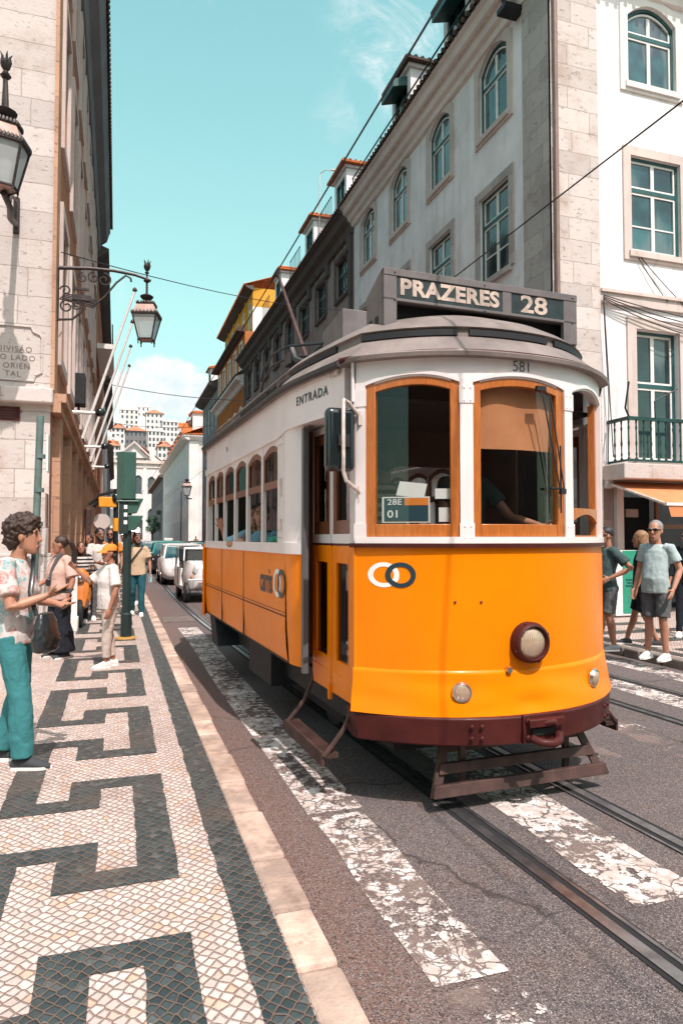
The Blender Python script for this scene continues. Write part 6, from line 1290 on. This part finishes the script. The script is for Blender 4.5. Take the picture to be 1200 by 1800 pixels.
# dark post with an orange box, round disc and yellow band
r = thing('orange_sign_post', 'black post carrying an orange box sign and a yellow band behind the crowd', 'sign', (-.02, 15.5, .12)); X, Y = -.02, 15.5
mb = MB(); mb.tube([(X, Y, .12), (X, Y, 2.75)], .055, 8); mb.tube([(X, Y, 2.5), (X - .35, Y, 2.5), (X - .45, Y, 2.35)], .04, 6); mb.tube([(X, Y, 2.7), (X - .3, Y, 2.62), (X - .55, Y, 2.4)], .03, 6); mb.build('post', MATS['iron_black'], r)
mb = MB(); mb.box((X - .17, Y - .05, 2.46), (.36, .14, .22)); mb.build('orange_box', mat('sign_orange', (.75, .30, .02), .5), r, bevel=.015)
mb = MB(); mb.lathe([(.062, -.14), (.062, .14)], (X, Y, 1.98), n=10); mb.build('yellow_band', MATS['sign_orange'], r)
mb = MB(); mb.lathe([(.17, -.02), (.17, .02)], (X - .28, Y, 2.05), FX, 20); mb.build('disc', MATS['trim_pink'], r); mb = MB(); mb.ball((X + .0, Y - .1, 2.55), (.09, .09, .12), 10); mb.build('lamp', MATS['black_gloss'], r)
# parked scooter and white board by the wall
r = thing('scooter', 'black and orange scooter parked against the left wall', 'scooter', (-.62, 13.3, .12)); X, Y = -.60, 12.95
for yy in (Y, Y + 1.15): mb = MB(); mb.tube([(X, yy + .22 * math.cos(a), .38 + .22 * math.sin(a)) for a in [2*math.pi*i/18 for i in range(18)]], .055, 8, closed=True); w_ = mb.build('wheel', MATS['black_rubber'], r); mb = MB(); mb.lathe([(.17, -.03), (.17, .03)], (X, yy, .38), Matrix.Rotation(R(90), 3, 'Y'), 14); mb.build('rim', MATS['chrome'], w_)
mb = MB(); mb.loft([ell((X, y, z), a, b2, 10, Matrix.Rotation(R(90), 3, 'X')) for y, z, a, b2 in ((Y + .25, .6, .10, .12), (Y + .5, .5, .15, .12), (Y + .8, .66, .17, .2), (Y + 1.35, .75, .12, .14))]); mb.loft([ell((X, y, z), a, b2, 10) for y, z, a, b2 in ((Y - .12, .50, .08, .04), (Y - .02, .75, .15, .06), (Y + .05, 1.05, .14, .07), (Y + .12, 1.15, .06, .05))]); mb.build('fairing', mat('scooter_orange', (.55, .16, .015), .35, coat=.4), r)
mb = MB(); mb.loft([ell((X, y, z), a, b2, 10, Matrix.Rotation(R(90), 3, 'X')) for y, z, a, b2 in ((Y + .55, .82, .12, .05), (Y + .8, .86, .15, .06), (Y + 1.3, .9, .13, .05))]); mb.build('seat', MATS['black_rubber'], r)
mb = MB(); mb.tube([(X - .34, Y + .2, 1.12), (X - .1, Y + .1, 1.10), (X + .1, Y + .1, 1.10), (X + .34, Y + .2, 1.12)], .02, 6); mb.tube([(X, Y + .1, 1.1), (X, Y, .4)], .04, 8); mb.build('handlebar', MATS['iron_black'], r)
mb = MB(); mb.ball((X, Y - .08, .98), (.08, .05, .07), 10); mb.build('headlight', MATS['chrome'], r)
r = thing('display_board', 'white board on a stone block beside the woman in pink', 'board', (-.55, 11.6, .12)); mb = MB(); mb.bx(-.86, -.60, 12.3, 12.6, .12, .36); mb.build('block', MATS['trim_white'], r, bevel=.015); mb = MB(); mb.bx(-.84, -.62, 12.42, 12.46, .36, 1.05); mb.build('board', MATS['sash_white'], r)
# green board on the right pavement
r = thing('green_board', 'green advertising board with a white side standing before the shop', 'board', (9.75, 11.1, .12)); mb = MB(); mb.bx(9.35, 10.05, 11.15, 11.19, .16, 1.45); mb.build('frame', MATS['sash_white'], r); mb = MB(); mb.bx(9.52, 10.04, 11.14, 11.149, .2, 1.44); p_ = mb.build('panel', mat('board_green', (.015, .24, .15), .4, var=.08), r, smooth=False)
mb = MB()
for z, w_ in ((1.12, .3), (1.06, .25), (.86, .42), (.80, .36), (.74, .42)):
    x = 9.80 - w_ / 2
    while x < 9.80 + w_ / 2: l_ = random.uniform(.02, .045); mb.bx(x, x + l_, 11.136, 11.139, z - .02, z + .02); x += l_ + .012
mb.build('print', MATS['ink_dark'], p_, smooth=False)
mb = MB()
for rr in (.16, .09): mb.tube([(9.80 + rr * math.cos(a), 11.137, .50 + rr * math.sin(a)) for a in [2*math.pi*i/28 for i in range(28)]], .004, 4, closed=True)
mb.each('print_ring', MATS['plaster_slate'], p_)
# ------------------------------------------------------------------ VEHICLES
mat('car_white', (.75, .73, .72), .25, var=.03, coat=.6); mat('car_black', (.015, .018, .02), .25, var=.05, coat=.6); mat('car_teal', (.05, .30, .27), .3, coat=.5); mat('car_silver', (.42, .42, .43), .3, .4, coat=.5); pane_mat('car_glass', (.015, .075, .085), .05); mat('car_lamp', (.70, .70, .68), .1, .3, coat=1.); mat('amber', (.65, .25, .06), .3)
def car(name, label, cat, loc, rot, body, top=None, taxi=False, L=4.05, W_=1.76, H=1.45):
    rt = thing(name, label, cat, loc, rot, local=True); hw = W_ / 2
    def ring(y, w, z0, z1): return [Vector((w * s * a, y, z)) for s, a, z in ((1, .80, z0), (1, .98, z0 + .10), (1, 1.0, (z0 + z1) / 2), (1, .97, z1 - .12), (1, .84, z1), (1, .4, z1 + .02), (-1, .4, z1 + .02), (-1, .84, z1), (-1, .97, z1 - .12), (-1, 1.0, (z0 + z1) / 2), (-1, .98, z0 + .10), (-1, .80, z0))]
    mb = MB(); mb.loft([ring(*q) for q in ((0, hw * .70, .33, .66), (.05, hw * .84, .25, .72), (.25, hw * .95, .20, .78), (.6, hw, .19, .86), (1.0, hw, .19, .95), (2.4, hw, .19, .99), (3.5, hw * .98, .2, 1.02), (3.9, hw * .9, .26, 1.0), (L, hw * .78, .36, .9))]); b = mb.build('body', MATS[body], rt, angle=50)
    # greenhouse
    g0, g1, g2, g3 = (.92, .93, hw * .86), (1.72, H - .03, hw * .70), (3.15, H - .04, hw * .68), (3.85, 1.0, hw * .80)
    mb = MB(); P = lambda g, s, dx=0, dz=0: (s * (g[2] + dx), g[0], g[1] + dz)
    mb.add([P(g0, -1), P(g0, 1), P(g1, 1), P(g1, -1), P(g2, -1), P(g2, 1), P(g3, 1), P(g3, -1)], [(0, 1, 2, 3), (4, 5, 6, 7), (1, 6, 5, 2), (0, 3, 4, 7)]); mb.build('windows', MATS['car_glass'], b, smooth=False)
    mb = MB(); mb.loft([[Vector((x, y, z)) for x, y, z in ((-g1[2] - .02, yy, zz), (g1[2] + .02, yy, zz), (g1[2] * .85, yy, zz + .05), (-g1[2] * .85, yy, zz + .05))] for yy, zz in ((1.66, H - .05), (2.2, H - .01), (3.2, H - .04))])
    for s in (-1, 1):
        mb.tube([P(g0, s, .01), P(g1, s, .01)], .035, 6); mb.tube([P(g2, s, .01), P(g3, s, .01)], .05, 6); mb.tube([(s * hw * .78, 2.45, 1.0), (s * g1[2], 2.45, H - .03)], .035, 6)
    mb.build('roof', MATS[top or body], rt)
    mb = MB()
    for s in (-1, 1): mb.loft([[Vector((s * hw * a, y, z)) for a, y, z in ((.58, .02, .60), (.90, .22, .66), (.92, .30, .74), (.60, .06, .70))], [Vector((s * hw * a, y + .06, z)) for a, y, z in ((.58, .02, .60), (.88, .22, .66), (.90, .30, .74), (.60, .06, .70))]])
    mb.each('headlight', MATS['car_lamp'] if body != 'car_black' else MATS['car_lamp'], rt, smooth=False)
    mb = MB(); mb.prism([(-hw * .55, -.012, .55), (hw * .55, -.012, .55), (hw * .50, -.012, .66), (-hw * .50, -.012, .66)], (0, .05, 0)); mb.prism([(-hw * .62, .005, .30), (hw * .62, .005, .30), (hw * .5, .0, .42), (-hw * .5, .0, .42)], (0, .05, 0))
    for s in (-1, 1): mb.prism([(s * hw * .72, .04, .32), (s * hw * .86, .10, .34), (s * hw * .86, .10, .54), (s * hw * .76, .04, .50)], (0, .06, 0))
    mb.build('grille', MATS['under_black'], b, smooth=False)
    mb = MB(); mb.box((0, -.025, .47), (.5, .012, .11)); mb.build('number_plate', MATS['print_white'], b)
    for s in (-1, 1):
        mb = MB(); mb.ball((s * (hw + .07), 1.15, 1.02), (.10, .06, .07), 10); mb.build('mirror', MATS['car_black'] if body != 'car_black' else MATS[body], rt)
        for y in (.78, 3.2): mb = MB(); M = Matrix.Rotation(R(90), 3, 'Y'); mb.lathe([(.2, -.1), (.29, -.1), (.315, -.06), (.315, .06), (.29, .1), (.2, .1)], (s * (hw - .10), y, .315), M, 20); w_ = mb.build('wheel', MATS['black_rubber'], rt); mb = MB(); mb.lathe([(.20, -.108), (.20, .108)], (s * (hw - .10), y, .315), M, 12); mb.build('rim', MATS['chrome'], w_)
    if taxi: mb = MB(); mb.box((0, 2.1, H + .11), (.42, .16, .14)); mb.build('roof_sign', MATS['trim_white'], rt, bevel=.02)
    return rt
car('parked_car', 'white hatchback facing the camera behind the tram', 'car', (2.42, 24.9, 0), 0, 'car_white')
car('taxi_car', 'black taxi with a turquoise roof and roof sign behind the white hatchback', 'taxi', (2.42, 32.5, 0), 0, 'car_black', 'car_teal', True, 4.4, 1.8, 1.5)
car('parked_car', 'silver car behind the taxi far down the street', 'car', (2.3, 44, 0), 0, 'car_silver')
car('parked_car', 'dark car on the opposite lane far down the street', 'car', (5.3, 50, 0), math.pi, 'car_black')
car('parked_car', 'distant pale car near the church end of the street', 'car', (2.1, 66, 0), 0, 'car_white'); car('parked_car', 'small grey car farthest down the street', 'car', (2.2, 84, 0), 0, 'car_silver')
r = thing('delivery_van', 'pale grey van standing by the left kerb far down the street', 'van', (1.2, 70, 0)); mb = MB()
mb.loft([[Vector((x, 70 + y, z)) for x, z in ((.3, .35), (2.3, .35), (2.3, h), (2.1, h + .15), (.5, h + .15), (.3, h))] for y, h in ((0, 1.2), (.5, 1.6), (1.0, 2.6), (5, 2.6))]); mb.build('body', MATS['car_silver'], r, smooth=False, bevel=.05); mb = MB(); mb.add([(.5, 70.47, 1.65), (2.1, 70.47, 1.65), (2.05, 70.95, 2.5), (.55, 70.95, 2.5)], [(0,1,2,3)]); mb.build('windscreen', MATS['car_glass'], r, smooth=False)
for x in (.45, 2.15):
    for y in (71, 74): mb = MB(); mb.lathe([(.35, -.1), (.35, .1)], (x, y, .35), Matrix.Rotation(R(90), 3, 'Y'), 14); mb.build('wheel', MATS['black_rubber'], r)
# white three wheeled tuk-tuk right behind the tram
r = thing('tuk_tuk', 'white open sided tuk tuk with a tubular frame directly behind the tram', 'tuk-tuk', (2.35, 17.9, 0)); X, Y = 2.35, 17.9
mb = MB(); mb.loft([[Vector((X + w * s, Y + y, z)) for s, z in ((.9, z0), (1, (z0+z1)/2), (.85, z1), (-.85, z1), (-1, (z0+z1)/2), (-.9, z0))] for y, w, z0, z1 in ((0, .35, .45, .85), (.15, .55, .35, 1.05), (.5, .68, .3, 1.1), (.9, .70, .3, 1.05))]); mb.loft([[Vector((X + w * s, Y + y, z)) for s, z in ((1, .32), (1, .85), (-1, .85), (-1, .32))] for y, w in ((1.5, .72), (2.9, .72))]); mb.bx(X - .7, X + .7, Y + .9, Y + 1.5, .3, .4); mb.build('body', MATS['car_white'], r, smooth=True, bevel=.03, angle=50)
mb = MB()
for s in (-1, 1): mb.tube([(X + s * .68, Y + .35, .5), (X + s * .68, Y + .30, 1.1), (X + s * .64, Y + .55, 1.42), (X + s * .64, Y + 2.8, 1.42), (X + s * .68, Y + 2.85, .8)], .03, 8); mb.tube([(X + s * .72, Y + .9, .9), (X + s * .72, Y + 1.5, .9), (X + s * .72, Y + 1.5, .4)], .022, 6)
mb.tube([(X - .64, Y + .55, 1.42), (X + .64, Y + .55, 1.42)], .03, 8); mb.tube([(X - .6, Y - .08, .3), (X - .6, Y - .08, .62), (X + .6, Y - .08, .62), (X + .6, Y - .08, .3)], .025, 8); mb.build('tube_frame', MATS['chrome'], r)
mb = MB(); mb.add([(X - .58, Y + .34, 1.12), (X + .58, Y + .34, 1.12), (X + .56, Y + .52, 1.36), (X - .56, Y + .52, 1.36)], [(0,1,2,3)]); mb.build('windscreen', MATS['tram_glass'], r, smooth=False)
mb = MB(); mb.bx(X - .6, X + .6, Y + 1.7, Y + 2.7, .85, 1.0); mb.bx(X - .6, X + .6, Y + 2.6, Y + 2.75, 1.0, 1.45); mb.build('seat', MATS['leather_black'], r, bevel=.03)
for s in (-1, 1): mb = MB(); mb.lathe([(.11, 0), (.12, .03), (.10, .06), (.03, .08)], (X + s * .36, Y + .10, .86), FX, 16); mb.build('headlight', MATS['car_lamp'], r); mb = MB(); mb.box((X + s * .48, Y + .12, .70), (.1, .06, .06)); mb.build('indicator', MATS['amber'], r)
for x, y in ((X - .58, Y + .45), (X + .58, Y + .45), (X - .62, Y + 2.4), (X + .62, Y + 2.4)): mb = MB(); mb.lathe([(.15, -.07), (.25, -.07), (.27, -.04), (.27, .04), (.25, .07), (.15, .07)], (x, y, .27), Matrix.Rotation(R(90), 3, 'Y'), 18); mb.build('wheel', MATS['black_rubber'], r)
# ------------------------------------------------------------------ THE END OF THE STREET: church, hill, houses, tree
mat('hill_green', (.33, .30, .27), .9, var=.3, scale=.05); 
mb = MB(); mb.sheet(lambda u, v: (-160 + 400 * u, 225 + 300 * v, -1 + 72 * min(1, v * 1.25) ** .8 * (.75 + .25 * math.sin(3.2 * u + 1)) + 2 * math.sin(17 * u)), 24, 16); struct(mb.build('hill', MATS['hill_green']))
ch = thing('church', 'pale stone church with a triangular pediment closing the far end of the street', 'church', (6, 200, 0)); PC = Wall((0, 200, 0), (1, 0, 0), (0, -1, 0))
ops = [(8.2, 10.2, 14, 18.2, .8), (1.5, 3.3, 14, 18.2, .8), (4.6, 6.6, 14, 18.5, .8), (8.3, 10.1, 5, 9, .9), (1.5, 3.2, 5, 9, .9), (4.3, 6.9, .2, 6.5, 1.2)]
mb = MB(); wall_open(mb, PC, -1, 12.5, 0, 23, ops, .5); mb.add([PC(12.5, 0), PC(12.5, 23), PC(12.5, 23, -20), PC(12.5, 0, -20)], [(0,1,2,3)]); mb.build('wall', MATS['plaster_far'], ch, smooth=False)
mb = MB(); mb.prism([PC(.3, 24.2, -.2), PC(8.6, 24.2, -.2), PC(4.45, 28, -.2)], (0, 3, 0)); mb.prism([PC(8.6, 23, -.3), PC(12.5, 23, -.3), PC(11.4, 23.6, -.3), PC(10.2, 24.5, -.3), PC(9.5, 26, -.3), PC(8.6, 27, -.3)], (0, 2, 0)); ped = mb.build('pediment', MATS['plaster_far'], ch, smooth=False)
mb = MB(); PC.box(mb, -1.4, 12.9, 22.6, 23.4, 0, .8); PC.box(mb, -1.2, 12.7, 21.4, 21.8, 0, .3); mb.prism([PC(-.2, 24, .2), PC(4.45, 28.3, .2), PC(9.1, 24, .2), PC(9.1, 24.5, .2), PC(4.45, 28.9, .2), PC(-.2, 24.5, .2)], PC.n * .6); mb.build('cornice', MATS['trim_pink'], ch, smooth=False)
for u in (-.6, 3.8, 7.4, 12): mb = MB(); PC.box(mb, u - .4, u + .4, 0, 22.6, 0, .25); mb.build('pilaster', MATS['trim_white'], ch, smooth=False)
for (a, b, c, d, r_) in ops: mb = MB(); mb.add([PC(u, z, -.45) for u, z in [(a, c)] + arc(a, b, d, r_) + [(b, c)]], [tuple(range(13))]); mb.build('window', MATS['far_window'], ch, smooth=False); 
mb = MB(); tile_roof(mb, Wall((12.5, 0, 0), (0, 1, 0), (1, 0, 0)), 203, 222, .5, 23.3, -6, 28, .8, .12); mb.build('roof', MATS['tiles_far'], ch, smooth=False)
def house(label, x, y, z, w, d, h, m, roof, nw, nf, rot=0):
    r = thing('hill_house', label, 'house', (x, y, z), rot, 'houses on the hillside', local=True); Q = Wall((-w/2, -d/2, 0), (1, 0, 0), (0, -1, 0)); ops = [((i + .5) * w / nw - .38, (i + .5) * w / nw + .38, h * (q + .35) / nf, h * (q + .35) / nf + 1.25, 0) for i in range(nw) for q in range(nf)]
    mb = MB(); wall_open(mb, Q, 0, w, -6, h, ops, .25); mb.add([(w/2, -d/2, -6), (w/2, d/2, -6), (w/2, d/2, h), (w/2, -d/2, h), (-w/2, -d/2, -6), (-w/2, d/2, -6), (-w/2, d/2, h), (-w/2, -d/2, h)], [(0,1,2,3), (4,5,6,7), (1,5,6,2), (2,3,7,6)]); mb.build('wall', MATS[m], r, smooth=False)
    for (a, b, c, e, _) in ops: mb = MB(); Q.box(mb, a, b, c, e, -.22, -.16); mb.build('window', MATS['far_window'], r, smooth=False)
    mb = MB(); o = .5
    if roof == 'flat':
        mb.bx(-w/2 - .2, w/2 + .2, -d/2 - .2, d/2 + .2, h, h + .5)
        for i in range(3): mb.bx(-w/3 + i * w/3 - .5, -w/3 + i * w/3 + .5, -1, 0, h + .5, h + 2)
        mb.build('roof', MATS['trim_white'], r, smooth=False)
    else: mb.add([(-w/2 - o, -d/2 - o, h), (w/2 + o, -d/2 - o, h), (w/2 + o, d/2 + o, h), (-w/2 - o, d/2 + o, h), (-w/2 + d/3, 0, h + d/4), (w/2 - d/3, 0, h + d/4)], [(0,1,5,4), (1,2,5), (2,3,4,5), (3,0,4), (3,2,1,0)]); rf = mb.build('roof', MATS['tiles_far'], r, smooth=False); mb = MB(); mb.bx(w/4, w/4 + .8, -.5, .5, h, h + d/4 + 1.4); mb.build('chimney', MATS['trim_white'], rf, smooth=False)
def hpix(px_, py_, Y): q = (px_ - 205) / 1200 * 1.06; return q * Y, 1.7 + (945 - py_) / 1200 * Y * (1.05 - (px_ - 205) * .0003)
for i, (px_, base, wd, ht, Y, m, rf, nw, nf, lb_) in enumerate((
    (222, 775, 14, 34, 300, 'plaster_far', 'flat', 4, 4, 'broad white flat roofed house topmost on the hill left of the church gable'), (260, 772, 13, 30, 310, 'plaster_far', 'tile', 4, 3, 'white tile roofed house on the hill crest right of the flat roofed one'),
    (232, 800, 16, 26, 270, 'plaster_slate', 'tile', 5, 2, 'mauve grey house with light window frames halfway up the hill'), (205, 800, 10, 28, 265, 'plaster_far', 'tile', 3, 3, 'narrow white house beside the traffic signal top'), (262, 802, 12, 30, 260, 'plaster_far', 'flat', 4, 3, 'white flat roofed house just above the church roof'),
    (284, 790, 12, 36, 280, 'plaster_far', 'flat', 4, 4, 'tall pale house on the hill beside the far pale house'), (198, 840, 9, 40, 235, 'plaster_far', 'tile', 3, 4, 'white house with black windows low at the left of the church'), (275, 828, 10, 32, 245, 'plaster_far', 'tile', 3, 3, 'small white house tucked behind the church roof'),
    (300, 800, 16, 40, 320, 'plaster_far', 'tile', 4, 4, 'pale house on the hill partly behind the far pale house'), (243, 752, 10, 18, 340, 'plaster_white', 'flat', 3, 2, 'little white house at the very skyline of the hill'))):
    x, z = hpix(px_, base, Y); k = Y / 1200; house(lb_, x, Y, z, wd * k * 2.1, 10, ht * k, m, rf, nw, nf)
b4 = thing('end_building', 'dark narrow row house between the church and the far pale house', 'building', (XR, 142, 0)); PS2 = Wall((XR + .2, 0, 0), (0, 1, 0), (-1, 0, 0))
ops = [(145 + 4.5 * k - .8, 145 + 4.5 * k + .8, z, z + 2.6, 0) for k in range(10) for z in (4.5, 9)]
mb = MB(); wall_open(mb, PS2, 141, 190, 0, 14, ops, .3); mb.add([PS2(141, 0), PS2(141, 14), PS2(141, 14, -12), PS2(141, 0, -12)], [(0,1,2,3)]); mb.build('wall', MATS['plaster_slate'], b4, smooth=False)
for (a, b, c, d, _) in ops: mb = MB(); PS2.box(mb, a, b, c, d, -.25, -.2); mb.build('window', MATS['far_window'], b4, smooth=False)
mb = MB(); cornice(mb, PS2, 140.5, 190, [(0, 13.6), (.9, 13.9), (.9, 14.2), (0, 14.5)]); mb.build('cornice', MATS['trim_dark'], b4, smooth=False); mb = MB(); tile_roof(mb, PS2, 140.5, 190, .9, 14.2, -5, 17, .6, .1); mb.build('roof', MATS['tiles_far'], b4, smooth=False)
# one small street tree before the church
tr = thing('street_tree', 'small dark green tree in front of the church', 'tree', (7.2, 150, 0)); mb = MB(); mb.tube([(7.2, 150, 0), (7.25, 150, 1.6), (7.15, 150, 3)], [.22, .16, .10], 8)
for a in range(5): mb.tube([(7.2, 150, 2.2), (7.2 + 1.1 * math.cos(a * 1.3), 150 + 1.1 * math.sin(a * 1.3), 4.0)], [.08, .03], 6)
mb.build('trunk', MATS['brown_iron'], tr)
m_, t = newmat('leaves'); o = t.n('TexCoord').outputs['Object']; fin(t, t.mix(t.step(t.noise(o, 1.2, 3), .3, .7), (.012, .045, .022), (.05, .11, .045)), .6)
mb = MB(); rd = random.Random(4); cl = [(7.2 + rd.gauss(0, .9), 150 + rd.gauss(0, .9), 4.4 + rd.gauss(0, .9), rd.uniform(.5, .9)) for _ in range(14)]
for i in range(1500):
    cx_, cy_, cz_, cr = rd.choice(cl); v = Vector((rd.gauss(0, 1), rd.gauss(0, 1), rd.gauss(0, 1))).normalized() * cr * rd.random() ** .4; c = Vector((cx_, cy_, cz_)) + v; a = Vector((rd.gauss(0, 1), rd.gauss(0, 1), rd.gauss(0, 1))).normalized(); b = a.orthogonal().normalized(); s = rd.uniform(.10, .2); mb.add([c - a * s, c + b * s * .6, c + a * s, c - b * s * .6], [(0, 1, 2, 3)])
mb.build('crown', m_, tr, smooth=False)
# a few people far down the pavements
for i, (x, y, c1, c2, lb_) in enumerate(((.25, 30, 'cloth_white', 'cloth_denim', 'distant walker in white on the left pavement'), (7.6, 34, 'cloth_pink', 'cloth_grey', 'distant walker in pink on the right pavement nearest the far house'), (7.9, 46, 'cloth_black', 'cloth_black', 'distant walker in black on the right pavement'), (7.4, 58, 'cloth_white', 'cloth_grey', 'distant walker in white on the right pavement'), (7.8, 72, 'cloth_orange', 'cloth_denim', 'distant walker in orange on the right pavement'), (-.1, 42, 'cloth_slate', 'cloth_black', 'distant walker in dark green on the left pavement'))):
    person(lb_, (x, y, .12), (0, -1), 1.7, skin='skin_tan', shirt=c1, pants=c2, hair=('short', 'hair_black'), vox=.022)
